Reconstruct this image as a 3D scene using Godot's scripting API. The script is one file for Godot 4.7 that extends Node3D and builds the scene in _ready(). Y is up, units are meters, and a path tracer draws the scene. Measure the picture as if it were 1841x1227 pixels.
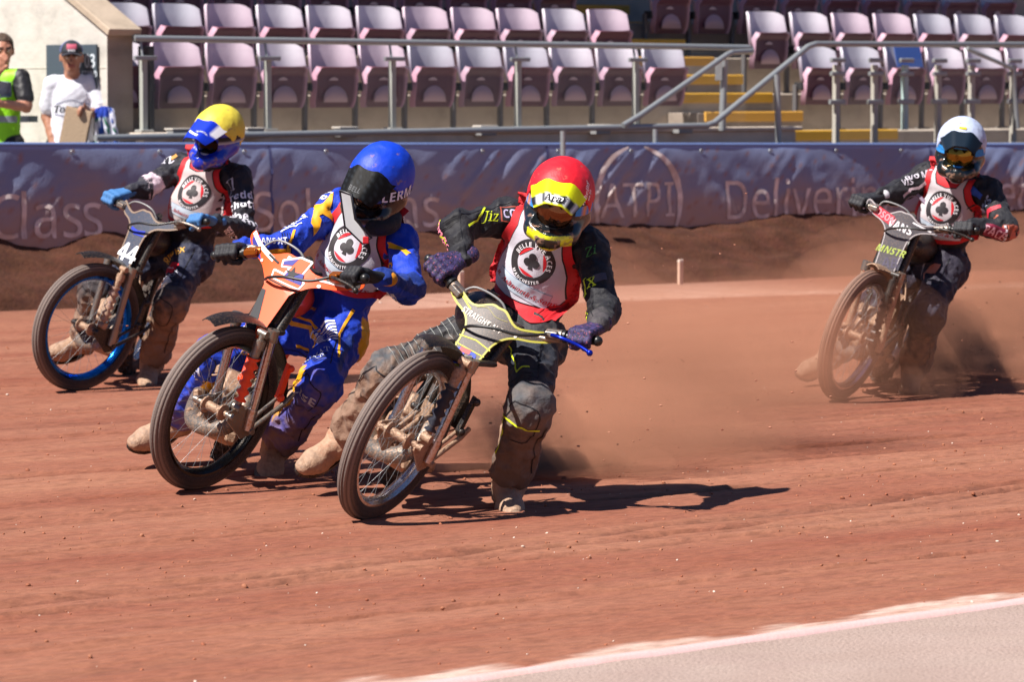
extends Node3D
# Four speedway riders sliding through a bend on a red shale track, an empty stand behind the fence.

# ---------------------------------------------------------------- places
const FOCAL := 7000.0          # lens, in picture widths of 1841
const EYE := Vector3(0, 1.65, 0)
const ALONG := Vector3(0.79, 0, -0.613)    # the way the straight, the fence and the seat rows run
const OUT := Vector3(0.613, 0, 0.79)       # from the fence towards the infield
const FENCE0 := Vector3(-3.72, 0, -28.3)

func W(px: float, py: float, d: float) -> Vector3:    # a pixel of the photograph and a distance -> a point
	var r := Vector3((px - 920.5) / FOCAL, -(py - 613.5) / FOCAL, -1).rotated(Vector3.RIGHT, -atan(470.5 / FOCAL))
	return EYE + r * (d / -r.z)

func S(t: float, y: float, g: float) -> Vector3:      # metres along the fence, up, out from the fence
	return FENCE0 + ALONG * t + OUT * g + Vector3(0, y, 0)

func hx(s: String) -> Color:                          # vertex colours are linear
	return Color(s).srgb_to_linear()

# ---------------------------------------------------------------- naming
var taken := {}
func numbered(n: String) -> String:
	var k: int = taken.get(n, 0)
	taken[n] = k + 1
	return n if k == 0 else "%s_%03d" % [n, k]

func thing(called: String, label: String, category: String, at := Vector3.ZERO, group := "") -> Node3D:
	var o := Node3D.new()
	o.name = numbered(called)
	add_child(o, true)
	o.position = at
	tag(o, label, category, group)
	return o

func tag(o: Node, label: String, category: String, group := "") -> void:
	o.set_meta("label", label)
	o.set_meta("category", category)
	if group: o.set_meta("group", group)

func struct(o: Node) -> Node:
	o.set_meta("kind", "structure")
	return o

# ---------------------------------------------------------------- mesh building
class MB:
	var v := PackedVector3Array()
	var n := PackedVector3Array()
	var c := PackedColorArray()
	var t := PackedVector2Array()
	var i := PackedInt32Array()
	func add(p: Vector3, nn: Vector3, col: Color, uv := Vector2.ZERO) -> int:
		v.append(p); n.append(nn); c.append(col); t.append(uv)
		return v.size() - 1
	func tri(a: int, b: int, d: int) -> void:
		var g := (v[d] - v[a]).cross(v[b] - v[a])
		if g.dot(n[a] + n[b] + n[d]) < 0.0:
			i.append(a); i.append(d); i.append(b)
		else:
			i.append(a); i.append(b); i.append(d)
	func quad(a: int, b: int, d: int, e: int) -> void:
		tri(a, b, d); tri(a, d, e)
	func flat(a: Vector3, b: Vector3, d: Vector3, col: Color) -> void:      # n by order: clockwise from the front
		var nn := (d - a).cross(b - a).normalized()
		tri(add(a, nn, col), add(b, nn, col), add(d, nn, col))
	func flat4(a: Vector3, b: Vector3, d: Vector3, e: Vector3, col: Color) -> void:
		var nn := (d - a).cross(b - a).normalized()
		quad(add(a, nn, col), add(b, nn, col), add(d, nn, col), add(e, nn, col))
	func smooth() -> void:               # normals from the faces round each vertex
		var s := PackedVector3Array(); s.resize(v.size())
		for k in range(0, i.size(), 3):
			var g := (v[i[k + 2]] - v[i[k]]).cross(v[i[k + 1]] - v[i[k]])
			s[i[k]] += g; s[i[k + 1]] += g; s[i[k + 2]] += g
		for k in v.size():
			n[k] = s[k].normalized() if s[k].length_squared() > 1e-20 else Vector3.UP
	func tube(path: Array, rad: Variant, col: Color, sides := 10, caps := true) -> MB:
		var m := path.size()
		var side := Vector3.ZERO
		var prev := -1
		for k in m:
			var d: Vector3 = (path[mini(k + 1, m - 1)] - path[maxi(k - 1, 0)]).normalized()
			if side == Vector3.ZERO:
				side = d.cross(Vector3.UP if absf(d.y) < 0.9 else Vector3.RIGHT).normalized()
			side = (side - d * side.dot(d)).normalized()
			var up := d.cross(side)
			var r: float = rad[k] if rad is Array else rad
			var first := v.size()
			for s in sides:
				var q := side * cos(TAU * s / sides) + up * sin(TAU * s / sides)
				add(path[k] + q * r, q, col)
			if prev >= 0:
				for s in sides:
					var e := (s + 1) % sides
					quad(prev + s, prev + e, first + e, first + s)
			prev = first
			if caps and (k == 0 or k == m - 1):
				var nn := -d if k == 0 else d
				var mid := add(path[k], nn, col)
				var ring := v.size()
				for s in sides:
					add(path[k] + (side * cos(TAU * s / sides) + up * sin(TAU * s / sides)) * r, nn, col)
				for s in sides:
					tri(mid, ring + s, ring + (s + 1) % sides)
		return self
	# profile of (radius, height) turned round the y axis of xf; colour per point if cols is an Array
	func lathe(prof: Array, xf: Transform3D, col: Variant, seg := 24, from := 0.0, to := TAU, closed := false) -> MB:
		var m := prof.size()
		var whole := to - from > 6.28
		for k in (m if closed else m - 1):
			var a: Vector2 = prof[k]
			var b: Vector2 = prof[(k + 1) % m]
			var d := b - a
			if d.length_squared() < 1e-12: continue
			var own := Vector2(d.y, -d.x).normalized()
			var na := own
			var nb := own
			if k > 0 or closed:
				var e: Vector2 = a - prof[(k - 1 + m) % m]
				var o := Vector2(e.y, -e.x).normalized()
				if o.dot(own) > 0.6: na = (own + o).normalized()
			if k < m - 2 or closed:
				var e2: Vector2 = prof[(k + 2) % m] - b
				var o2 := Vector2(e2.y, -e2.x).normalized()
				if o2.dot(own) > 0.6: nb = (own + o2).normalized()
			var ca: Color = col[k] if col is Array else col
			var cb: Color = col[(k + 1) % m] if col is Array else col
			var st := v.size()
			var steps := seg if whole else seg + 1
			for s in steps:
				var g := from + (to - from) * s / seg
				var x := cos(g)
				var z := sin(g)
				add(xf * Vector3(a.x * x, a.y, a.x * z), xf.basis * Vector3(na.x * x, na.y, na.x * z), ca)
				add(xf * Vector3(b.x * x, b.y, b.x * z), xf.basis * Vector3(nb.x * x, nb.y, nb.x * z), cb)
			for s in seg:
				var e3 := (s + 1) % steps
				quad(st + s * 2, st + s * 2 + 1, st + e3 * 2 + 1, st + e3 * 2)
		return self
	func box(xf: Transform3D, size: Vector3, col: Color, bev := 0.004) -> MB:
		var h := size / 2
		bev = minf(bev, minf(h.x, minf(h.y, h.z)) * 0.9)
		var ids := {}
		for ax in 3:
			for sg in [-1, 1]:
				for s1 in [-1, 1]:
					for s2 in [-1, 1]:
						var sv := Vector3.ZERO
						sv[ax] = sg; sv[(ax + 1) % 3] = s1; sv[(ax + 2) % 3] = s2
						var p := sv * (h - Vector3.ONE * bev)
						p[ax] = sg * h[ax]
						var nn := Vector3.ZERO
						nn[ax] = sg
						ids[[ax, sv]] = add(xf * p, (xf.basis * nn).normalized(), col)
		for ax in 3:
			var b := (ax + 1) % 3
			var d := (ax + 2) % 3
			for sg in [-1, 1]:
				var q := []
				for w in [[-1, -1], [1, -1], [1, 1], [-1, 1]]:
					var sv2 := Vector3.ZERO
					sv2[ax] = sg; sv2[b] = w[0]; sv2[d] = w[1]
					q.append(ids[[ax, sv2]])
				quad(q[0], q[1], q[2], q[3])
				for s1 in [-1, 1]:       # the bevel between face ax and face b
					var e := []
					for s2 in [-1, 1]:
						var sv3 := Vector3.ZERO
						sv3[ax] = sg; sv3[b] = s1; sv3[d] = s2
						e.append(ids[[ax, sv3]]); e.append(ids[[b, sv3]])
					quad(e[0], e[1], e[3], e[2])
		for x in [-1, 1]:
			for y in [-1, 1]:
				for z in [-1, 1]:
					var sv4 := Vector3(x, y, z)
					tri(ids[[0, sv4]], ids[[1, sv4]], ids[[2, sv4]])
		return self
	func ball(at: Vector3, r: Vector3, col: Color, seg := 12, rings := 8, basis := Basis()) -> MB:
		var st := v.size()
		for a in rings + 1:
			for b in seg:
				var f := PI * a / rings
				var g := TAU * b / seg
				var d := Vector3(sin(f) * cos(g), cos(f), sin(f) * sin(g))
				add(at + basis * (d * r), (basis * (d / r)).normalized(), col)
		for a in rings:
			for b in seg:
				var e := (b + 1) % seg
				quad(st + a * seg + b, st + a * seg + e, st + (a + 1) * seg + e, st + (a + 1) * seg + b)
		return self
	func commit(origin := Vector3.ZERO) -> ArrayMesh:
		var a := []
		a.resize(Mesh.ARRAY_MAX)
		if origin != Vector3.ZERO:
			for k in v.size(): v[k] -= origin
		a[Mesh.ARRAY_VERTEX] = v
		a[Mesh.ARRAY_NORMAL] = n
		a[Mesh.ARRAY_COLOR] = c
		a[Mesh.ARRAY_TEX_UV] = t
		a[Mesh.ARRAY_INDEX] = i
		var m := ArrayMesh.new()
		m.add_surface_from_arrays(Mesh.PRIMITIVE_TRIANGLES, a)
		return m

# one named MeshInstance3D; origin is subtracted from the points
func put(called: String, mb: MB, mat: Material, parent: Node = null, origin := Vector3.ZERO) -> MeshInstance3D:
	var o := MeshInstance3D.new()
	if mb.i.size() == 0: mb.flat(origin, origin + Vector3(0.0001, 0, 0), origin + Vector3(0, 0.0001, 0), Color.BLACK)
	o.mesh = mb.commit(origin)
	o.material_override = mat
	if parent == null:
		o.name = numbered(called)
		add_child(o, true)
	else:
		var k := 0
		var nm := called
		while parent.has_node(nm):
			k += 1
			nm = "%s_%03d" % [called, k]
		o.name = nm
		parent.add_child(o, true)
	return o

func frame(at: Vector3, y: Vector3, near: Vector3) -> Transform3D:      # y is kept, x is the nearest to near
	y = y.normalized()
	var x := (near - y * near.dot(y)).normalized()
	return Transform3D(Basis(x, y, x.cross(y)), at)

# ---------------------------------------------------------------- flat shapes as lists of triangles (3 Vector2 each)
var glyphs := {}
func text2d(text: String, h: float, bold := true, face := "Droid Sans", slant := 0.0) -> PackedVector2Array:
	var key := "%s|%s|%s" % [text, bold, face]
	if not glyphs.has(key):
		var f := SystemFont.new()
		f.font_names = PackedStringArray([face])
		f.font_weight = 700 if bold else 400
		var tm := TextMesh.new()
		tm.font = f; tm.text = text; tm.font_size = 48; tm.pixel_size = 1.0 / 34.0; tm.depth = 0.0; tm.curve_step = 5.0
		var a := tm.get_mesh_arrays()
		var out := PackedVector2Array()
		for p in (a[Mesh.ARRAY_VERTEX] as PackedVector3Array): out.append(Vector2(p.x, p.y))
		glyphs[key] = out
	var r := PackedVector2Array()
	for p in (glyphs[key] as PackedVector2Array): r.append(Vector2(p.x + p.y * slant, p.y) * h)
	return r

func poly2d(outline: PackedVector2Array) -> PackedVector2Array:
	var r := PackedVector2Array()
	for k in Geometry2D.triangulate_polygon(outline): r.append(outline[k])
	return r

func ring2d(r0: float, r1: float, from := 0.0, to := TAU, seg := 40) -> PackedVector2Array:
	var r := PackedVector2Array()
	for s in seg:
		var a := Vector2.from_angle(from + (to - from) * s / seg)
		var b := Vector2.from_angle(from + (to - from) * (s + 1) / seg)
		r.append_array([a * r0, a * r1, b * r1])
		if r0 > 0.0: r.append_array([a * r0, b * r1, b * r0])
	return r

func line2d(pts: PackedVector2Array, w: float) -> PackedVector2Array:
	var r := PackedVector2Array()
	for k in pts.size() - 1:
		var d := (pts[k + 1] - pts[k]).normalized()
		var s := Vector2(-d.y, d.x) * w / 2
		var a := pts[k] - d * w * 0.4
		var b := pts[k + 1] + d * w * 0.4
		r.append_array([a - s, a + s, b + s, a - s, b + s, b - s])
	return r

func curve2d(pts: PackedVector2Array, closed := true, steps := 5) -> PackedVector2Array:      # rounded through the points
	var r := PackedVector2Array()
	var m := pts.size()
	for k in (m if closed else m - 1):
		var p0 := pts[(k - 1 + m) % m] if closed or k > 0 else pts[k]
		var p1 := pts[k]
		var p2 := pts[(k + 1) % m]
		var p3 := pts[(k + 2) % m] if closed or k < m - 2 else p2
		for s in steps: r.append(p1.cubic_interpolate(p2, p0, p3, float(s) / steps))
	if not closed: r.append(pts[m - 1])
	return r

func moved2d(tris: PackedVector2Array, at: Vector2, turn := 0.0, k := 1.0) -> PackedVector2Array:
	var r := PackedVector2Array()
	for p in tris: r.append(at + (p * k).rotated(turn))
	return r

func fine2d(tris: PackedVector2Array, most: float) -> PackedVector2Array:      # split until no edge is longer than most
	var todo := tris
	var done := PackedVector2Array()
	var lim := most * most
	while todo.size():
		var nx := PackedVector2Array()
		for k in range(0, todo.size(), 3):
			var a := todo[k]; var b := todo[k + 1]; var c := todo[k + 2]
			var ab := a.distance_squared_to(b); var bc := b.distance_squared_to(c); var ca := c.distance_squared_to(a)
			if maxf(ab, maxf(bc, ca)) <= lim: done.append_array([a, b, c])
			elif ab >= bc and ab >= ca:
				var m := (a + b) / 2
				nx.append_array([a, m, c, m, b, c])
			elif bc >= ca:
				var m2 := (b + c) / 2
				nx.append_array([a, b, m2, a, m2, c])
			else:
				var m3 := (c + a) / 2
				nx.append_array([a, b, m3, m3, b, c])
		todo = nx
	return done

# lays flat triangles on a surface: place(Vector2) -> Vector3 ; out is the rough outward direction
func lay(mb: MB, tris: PackedVector2Array, place: Callable, col: Color, out: Vector3, most := 0.02) -> void:
	var seen := {}
	var start := mb.v.size()
	var istart := mb.i.size()
	for p in fine2d(tris, most):
		var key := Vector2i((p * 20000.0).round())
		if not seen.has(key):
			seen[key] = mb.add(place.call(p), out, col)
		mb.i.append(seen[key])
	# orient and smooth this piece on its own
	var s := PackedVector3Array(); s.resize(mb.v.size() - start)
	for k in range(istart, mb.i.size(), 3):
		var a := mb.i[k]; var b := mb.i[k + 1]; var d := mb.i[k + 2]
		var g := (mb.v[d] - mb.v[a]).cross(mb.v[b] - mb.v[a])
		if g.dot(out) < 0.0:
			mb.i[k + 1] = d; mb.i[k + 2] = b
			g = -g
		s[a - start] += g; s[b - start] += g; s[d - start] += g
	for k in s.size():
		if s[k].length_squared() > 1e-24: mb.n[start + k] = s[k].normalized()
# ---------------------------------------------------------------- bodies: one smooth field of tapered limbs, meshed as surface nets
class Flesh:
	var a := PackedVector3Array()
	var ba := PackedVector3Array()
	var il := PackedFloat32Array()
	var ra := PackedFloat32Array()
	var dr := PackedFloat32Array()
	var fa := PackedVector3Array()
	var fs := PackedFloat32Array()
	var part := PackedStringArray()
	var cut := PackedByteArray()
	var blend := 0.03
	var folds: FastNoiseLite
	var fold_size := 0.0
	var cell := 0.01
	var lo := Vector3.ZERO
	var nx := 0
	var ny := 0
	var nz := 0
	var grid := PackedFloat32Array()
	func limb(called: String, p: Vector3, q: Vector3, r0: float, r1: float, flat := Vector3.ZERO, squash := 1.0) -> void:
		a.append(p); ba.append(q - p)
		var l := (q - p).length_squared()
		il.append(1.0 / l if l > 1e-9 else 0.0)
		ra.append(r0); dr.append(r1 - r0)
		fa.append(flat.normalized() if flat != Vector3.ZERO else Vector3.ZERO)
		fs.append(1.0 / squash - 1.0 if flat != Vector3.ZERO else 0.0)
		part.append(called); cut.append(0)
	func carve(p: Vector3, q: Vector3, r0: float, r1: float, flat := Vector3.ZERO, squash := 1.0) -> void:
		limb("cut", p, q, r0, r1, flat, squash)
		cut[cut.size() - 1] = 1
	func dist(p: Vector3, k: int) -> float:
		var q := p - a[k]
		var t := clampf(q.dot(ba[k]) * il[k], 0.0, 1.0)
		q -= ba[k] * t
		if fs[k] != 0.0: q += fa[k] * (q.dot(fa[k]) * fs[k])
		return q.length() - ra[k] - dr[k] * t
	func field(p: Vector3, ids: PackedInt32Array) -> float:
		var d := 1.0
		for k in ids:
			var e := dist(p, k)
			if cut[k]:
				d = maxf(d, -e)
				continue
			var h := maxf(blend - absf(d - e), 0.0) / blend
			d = minf(d, e) - h * h * blend * 0.25
		return d
	func all() -> PackedInt32Array:
		var r := PackedInt32Array()
		for k in a.size(): r.append(k)
		return r
	func nearest(p: Vector3) -> int:
		var best := 9.0
		var at := 0
		for k in a.size():
			if cut[k]: continue
			var e := dist(p, k)
			if e < best:
				best = e; at = k
		return at
	func along(p: Vector3, k: int) -> float:
		return clampf((p - a[k]).dot(ba[k]) * il[k], 0.0, 1.0)
	func mesh(size: float) -> MB:
		cell = size
		var hi := Vector3.ONE * -1e9
		lo = Vector3.ONE * 1e9
		for k in a.size():
			if cut[k]: continue
			var r := Vector3.ONE * (maxf(ra[k], ra[k] + dr[k]) + 0.03)
			for e in [a[k], a[k] + ba[k]]:
				lo = lo.min(e - r); hi = hi.max(e + r)
		lo -= Vector3.ONE * cell * 4
		nx = (int(ceil((hi.x - lo.x) / cell / 4)) + 2) * 4
		ny = (int(ceil((hi.y - lo.y) / cell / 4)) + 2) * 4
		nz = (int(ceil((hi.z - lo.z) / cell / 4)) + 2) * 4
		grid.resize(nx * ny * nz)
		grid.fill(1.0)
		var blocks := {}
		var bs := cell * 4
		for k in a.size():
			if cut[k]: continue
			var r := Vector3.ONE * (maxf(ra[k], ra[k] + dr[k]) + 0.02 + blend * 0.5)
			var p0 := ((a[k].min(a[k] + ba[k]) - r - lo) / bs).floor()
			var p1 := ((a[k].max(a[k] + ba[k]) + r - lo) / bs).floor()
			for z in range(maxi(0, int(p0.z)), mini(nz / 4 - 1, int(p1.z)) + 1):
				for y in range(maxi(0, int(p0.y)), mini(ny / 4 - 1, int(p1.y)) + 1):
					for x in range(maxi(0, int(p0.x)), mini(nx / 4 - 1, int(p1.x)) + 1):
						var c := lo + Vector3(x * 4 + 2, y * 4 + 2, z * 4 + 2) * cell
						if dist(c, k) < bs * 1.75 + blend + 0.012:
							blocks[x + y * 4096 + z * 16777216] = true
		var cuts := PackedInt32Array()
		for k in a.size():
			if cut[k]: cuts.append(k)
		var live := []
		for key in blocks:
			var x0: int = (key & 4095) * 4
			var y0: int = ((key >> 12) & 4095) * 4
			var z0: int = (key >> 24) * 4
			var c := lo + Vector3(x0 + 2, y0 + 2, z0 + 2) * cell
			var ids := PackedInt32Array()
			for k in a.size():
				if cut[k] == 0 and dist(c, k) < bs * 1.75 + blend + 0.012: ids.append(k)
			ids.append_array(cuts)
			var dc := field(c, ids)
			if absf(dc) > bs * 1.6 + 0.012:
				if dc < 0.0:
					for z in 4:
						for y in 4:
							var o := x0 + nx * (y0 + y + ny * (z0 + z))
							for x in 4: grid[o + x] = -1.0
				continue
			live.append(Vector3i(x0, y0, z0))
			for z in 4:
				for y in 4:
					var o := x0 + nx * (y0 + y + ny * (z0 + z))
					for x in 4:
						var p := lo + Vector3(x0 + x, y0 + y, z0 + z) * cell
						var d := field(p, ids)
						if fold_size > 0.0 and absf(d) < 0.04:
							d += fold_size * (absf(folds.get_noise_3dv(p)) * 2.0 - 0.45) + fold_size * 0.35 * folds.get_noise_3dv(p * 2.7 + Vector3(9, 3, 5))
						grid[o + x] = d
		var mb := MB.new()
		var where := {}
		var cells := PackedInt32Array()
		var st := [0, 1, nx, nx + 1, nx * ny, nx * ny + 1, nx * ny + nx, nx * ny + nx + 1]
		var ea := [0, 2, 4, 6, 0, 1, 4, 5, 0, 1, 2, 3]
		var eb := [1, 3, 5, 7, 2, 3, 6, 7, 4, 5, 6, 7]
		var corner := [Vector3(0,0,0), Vector3(1,0,0), Vector3(0,1,0), Vector3(1,1,0), Vector3(0,0,1), Vector3(1,0,1), Vector3(0,1,1), Vector3(1,1,1)]
		var g := PackedFloat32Array(); g.resize(8)
		for b in live:
			for z in range(maxi(b.z - 1, 0), b.z + 4):
				for y in range(maxi(b.y - 1, 0), b.y + 4):
					for x in range(maxi(b.x - 1, 0), b.x + 4):
						if x >= nx - 1 or y >= ny - 1 or z >= nz - 1: continue
						var o := x + nx * (y + ny * z)
						var m := 0
						for e in 8:
							g[e] = grid[o + st[e]]
							if g[e] < 0.0: m += 1
						if m == 0 or m == 8 or where.has(o): continue
						var sum := Vector3.ZERO
						var cnt := 0
						for e in 12:
							var u := g[ea[e]]
							var w := g[eb[e]]
							if (u < 0.0) != (w < 0.0):
								sum += (corner[ea[e]] as Vector3).lerp(corner[eb[e]], clampf(u / (u - w), 0.0, 1.0))
								cnt += 1
						where[o] = mb.add(lo + (Vector3(x, y, z) + sum / cnt) * cell, Vector3.UP, Color.WHITE)
						cells.append(o)
		var off := [1, nx, nx * ny]
		for o in cells:
			var in0 := grid[o] < 0.0
			for ax in 3:
				var in1: bool = grid[o + off[ax]] < 0.0
				if in0 == in1: continue
				var s: int = off[(ax + 1) % 3]
				var t: int = off[(ax + 2) % 3]
				var q0: int = where.get(o, -1)
				var q1: int = where.get(o - s, -1)
				var q2: int = where.get(o - s - t, -1)
				var q3: int = where.get(o - t, -1)
				if q0 < 0 or q1 < 0 or q2 < 0 or q3 < 0: continue
				if in0:
					mb.i.append_array([q0, q2, q1, q0, q3, q2])
				else:
					mb.i.append_array([q0, q1, q2, q0, q2, q3])
		mb.smooth()
		return mb
	func at(p: Vector3) -> float:             # the meshed field, read between its points
		var q := (p - lo) / cell
		var x := int(q.x)
		var y := int(q.y)
		var z := int(q.z)
		if q.x < 0 or q.y < 0 or q.z < 0 or x >= nx - 1 or y >= ny - 1 or z >= nz - 1: return 1.0
		var o := x + nx * (y + ny * z)
		var f := q - Vector3(x, y, z)
		var u := nx * ny
		return lerpf(lerpf(lerpf(grid[o], grid[o + 1], f.x), lerpf(grid[o + nx], grid[o + nx + 1], f.x), f.y),
			lerpf(lerpf(grid[o + u], grid[o + u + 1], f.x), lerpf(grid[o + u + nx], grid[o + u + nx + 1], f.x), f.y), f.z)
	func hit(from: Vector3, dir: Vector3, far := 0.4) -> Vector3:       # where a straight line meets the body
		var t := 0.0
		var last := 0.0
		while t < far:
			var d := at(from + dir * t)
			if d < 0.001:
				var a0 := last
				var a1 := t
				for k in 6:
					var m := (a0 + a1) / 2
					if at(from + dir * m) < 0.0: a1 = m
					else: a0 = m
				return from + dir * a1
			last = t
			t += clampf(d * 0.6, 0.002, cell * 2)
		return from + dir * far
# ---------------------------------------------------------------- materials
var M := {}

func noise(freq: float, seed_: int, kind := FastNoiseLite.TYPE_SIMPLEX_SMOOTH, oct := 4) -> FastNoiseLite:
	var f := FastNoiseLite.new()
	f.noise_type = kind; f.frequency = freq; f.seed = seed_; f.fractal_octaves = oct
	return f

func noise_tex(freq: float, seed_: int, size: int, stops := [], normal := false, bump := 4.0, kind := FastNoiseLite.TYPE_SIMPLEX_SMOOTH) -> NoiseTexture2D:
	var t := NoiseTexture2D.new()
	t.width = size; t.height = size; t.seamless = true; t.noise = noise(freq, seed_, kind, 5)
	if normal:
		t.as_normal_map = true; t.bump_strength = bump
	if stops.size():
		var g := Gradient.new()
		var at := PackedFloat32Array()
		var co := PackedColorArray()
		for s in stops:
			at.append(s[0]); co.append(s[1])
		g.offsets = at; g.colors = co
		t.color_ramp = g
	return t

func plain(col: Color, rough: float, metal := 0.0) -> StandardMaterial3D:
	var m := StandardMaterial3D.new()
	m.albedo_color = col; m.roughness = rough; m.metallic = metal
	return m

func painted(rough: float, metal := 0.0) -> StandardMaterial3D:      # colours come from the vertices
	var m := plain(Color.WHITE, rough, metal)
	m.vertex_color_use_as_albedo = true
	return m

func triplanar(m: StandardMaterial3D, scale: float, normal: Texture2D = null, strength := 1.0) -> StandardMaterial3D:
	m.uv1_triplanar = true; m.uv1_scale = Vector3.ONE * scale
	if normal:
		m.normal_enabled = true; m.normal_texture = normal; m.normal_scale = strength
	return m

func muddy(m: StandardMaterial3D, mud: Texture2D) -> StandardMaterial3D:     # dried shale thrown over a surface
	m.detail_enabled = true; m.detail_albedo = mud; m.detail_blend_mode = BaseMaterial3D.BLEND_MODE_MIX
	m.detail_uv_layer = BaseMaterial3D.DETAIL_UV_1
	return m

func make_materials() -> void:
	var tan_ := Color("a5846b")
	var clear := Color(tan_, 0.0)
	var mud_some := noise_tex(0.035, 5, 512, [[0.0, clear], [0.56, clear], [0.62, Color(tan_, 0.85)], [1.0, Color("b59a82")]])
	var mud_lots := noise_tex(0.016, 8, 512, [[0.0, Color("8a6d58", 0.45)], [0.35, Color(tan_, 0.75)], [0.5, Color(tan_, 0.97)], [1.0, Color("b8a08a")]])
	var mud_light := noise_tex(0.06, 11, 512, [[0.0, clear], [0.6, clear], [0.7, Color(tan_, 0.35)], [1.0, Color(tan_, 0.6)]])
	var weave := noise_tex(0.08, 3, 256, [], true, 3.0)
	var grain := noise_tex(0.05, 4, 256, [], true, 4.0)
	var crumple := noise_tex(0.018, 13, 512, [], true, 9.0)
	M.cloth = triplanar(painted(0.72), 2.2, crumple, 0.9)
	M.cloth.rim_enabled = true; M.cloth.rim = 0.08
	M.dusty_cloth = triplanar(painted(0.85), 5.0, weave, 0.5)
	muddy(M.dusty_cloth, mud_light)
	M.print = painted(0.6)
	M.bib = triplanar(painted(0.7), 6.0, weave, 0.3)
	M.satin = triplanar(painted(0.55), 5.0, weave, 0.25)       # helmet covers
	M.shell = painted(0.28)
	M.shell.clearcoat_enabled = true; M.shell.clearcoat = 0.6; M.shell.clearcoat_roughness = 0.12
	M.lens = plain(Color(0.45, 0.31, 0.22), 0.07, 0.9)
	M.gold_lens = plain(Color(0.52, 0.42, 0.18), 0.08, 0.9)
	M.skin = triplanar(painted(0.55), 8.0, grain, 0.15)
	M.glove = triplanar(painted(0.7), 14.0, weave, 0.6)
	M.boot = triplanar(painted(0.75), 7.0, grain, 0.6)
	muddy(M.boot, mud_lots)
	M.rubber = triplanar(painted(0.8), 6.0, grain, 0.35)
	muddy(M.rubber, mud_light)
	M.chrome = plain(Color(0.82, 0.82, 0.84), 0.16, 1.0)
	M.dirty_chrome = muddy(triplanar(plain(Color(0.75, 0.75, 0.78), 0.25, 1.0), 4.0), mud_some)
	M.blue_rim = plain(Color(0.05, 0.36, 0.75), 0.18, 0.9)
	M.black_rim = plain(Color(0.03, 0.03, 0.035), 0.22, 0.3)
	M.alloy = muddy(triplanar(plain(Color(0.55, 0.54, 0.52), 0.42, 0.8), 5.0, grain, 0.3), mud_some)
	M.mud_metal = muddy(triplanar(plain(Color(0.42, 0.37, 0.33), 0.6, 0.3), 7.0, grain, 1.0), mud_lots)
	M.pipe = muddy(triplanar(plain(Color(0.42, 0.4, 0.38), 0.5, 0.5), 4.0, grain, 0.4), mud_some)
	M.black = muddy(triplanar(plain(Color(0.055, 0.055, 0.06), 0.45), 4.0), mud_light)
	M.plastic = painted(0.38)
	M.peak = triplanar(painted(0.6), 6.0, grain, 0.15)
	M.peak.metallic_specular = 0.3
	M.dusty_plastic = muddy(triplanar(painted(0.5), 4.0), mud_light)
	M.orange = plain(Color(0.95, 0.28, 0.10), 0.4)
	M.gold = plain(Color(0.62, 0.33, 0.08), 0.35, 0.6)
	M.steel = triplanar(plain(Color(0.58, 0.6, 0.61), 0.42, 0.35), 2.0, grain, 0.2)
	M.glass = plain(Color(0.75, 0.85, 0.83, 0.015), 0.05)
	M.glass.metallic_specular = 0.25
	M.glass.transparency = BaseMaterial3D.TRANSPARENCY_ALPHA
	var conc := noise_tex(0.012, 21, 512, [[0.0, Color(0.80, 0.80, 0.80)], [0.45, Color(0.95, 0.95, 0.94)], [1.0, Color(1, 1, 1)]])
	M.concrete = triplanar(painted(0.85), 0.6, noise_tex(0.04, 22, 512, [], true, 3.0), 0.4)
	M.concrete.albedo_texture = conc
	M.seat = triplanar(painted(0.42), 3.0, grain, 0.12)
	M.seat_grey = M.seat.duplicate(); M.seat_grey.albedo_color = Color(0.90, 0.92, 0.93)
	M.seat_warm = M.seat.duplicate(); M.seat_warm.albedo_color = Color(0.97, 0.91, 0.93); M.seat_warm.roughness = 0.55
	M.paint = triplanar(painted(0.6), 3.0, grain, 0.3)
	# shale: fine grain as colour and as relief, laid along the track
	M.shale = painted(0.95)
	M.shale.albedo_texture = noise_tex(0.022, 31, 1024, [[0.0, Color(0.82, 0.80, 0.78)], [0.4, Color(0.94, 0.93, 0.92)], [0.62, Color(1, 1, 1)], [0.8, Color(0.88, 0.87, 0.86)], [1.0, Color(1, 1, 1)]])
	M.shale.heightmap_enabled = true
	M.shale.heightmap_texture = noise_tex(0.03, 32, 1024)
	M.shale.heightmap_scale = 0.65
	M.berm = triplanar(painted(0.97), 1.6, noise_tex(0.03, 33, 512, [], true, 6.0), 1.0)
	M.sand = painted(0.92)
	M.sand.albedo_texture = noise_tex(0.05, 34, 1024, [[0.0, Color(0.7, 0.68, 0.66)], [0.35, Color(0.9, 0.9, 0.9)], [1.0, Color(1, 1, 1)]])
	M.sand.heightmap_enabled = true
	M.sand.heightmap_texture = noise_tex(0.06, 35, 1024)
	M.sand.heightmap_scale = 0.3
	M.banner = triplanar(painted(0.82), 2.5, weave, 0.25)
	M.stone = painted(0.8)
# ---------------------------------------------------------------- the track, the fence and the stand
const RUTS := [Vector3(14.05, -0.13, 0.05), Vector3(14.3, -0.16, 0.025), Vector3(14.25, -0.05, 0.03), Vector3(11.95, 0.03, 0.045), Vector3(11.5, 0.03, 0.03), Vector3(14.97, 0, 0.018), Vector3(13, -0.06, 0.03), Vector3(10.6, 0.02, 0.05), Vector3(9.2, 0.01, 0.04), Vector3(8, 0, 0.06), Vector3(6.4, 0.03, 0.05)]

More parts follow.
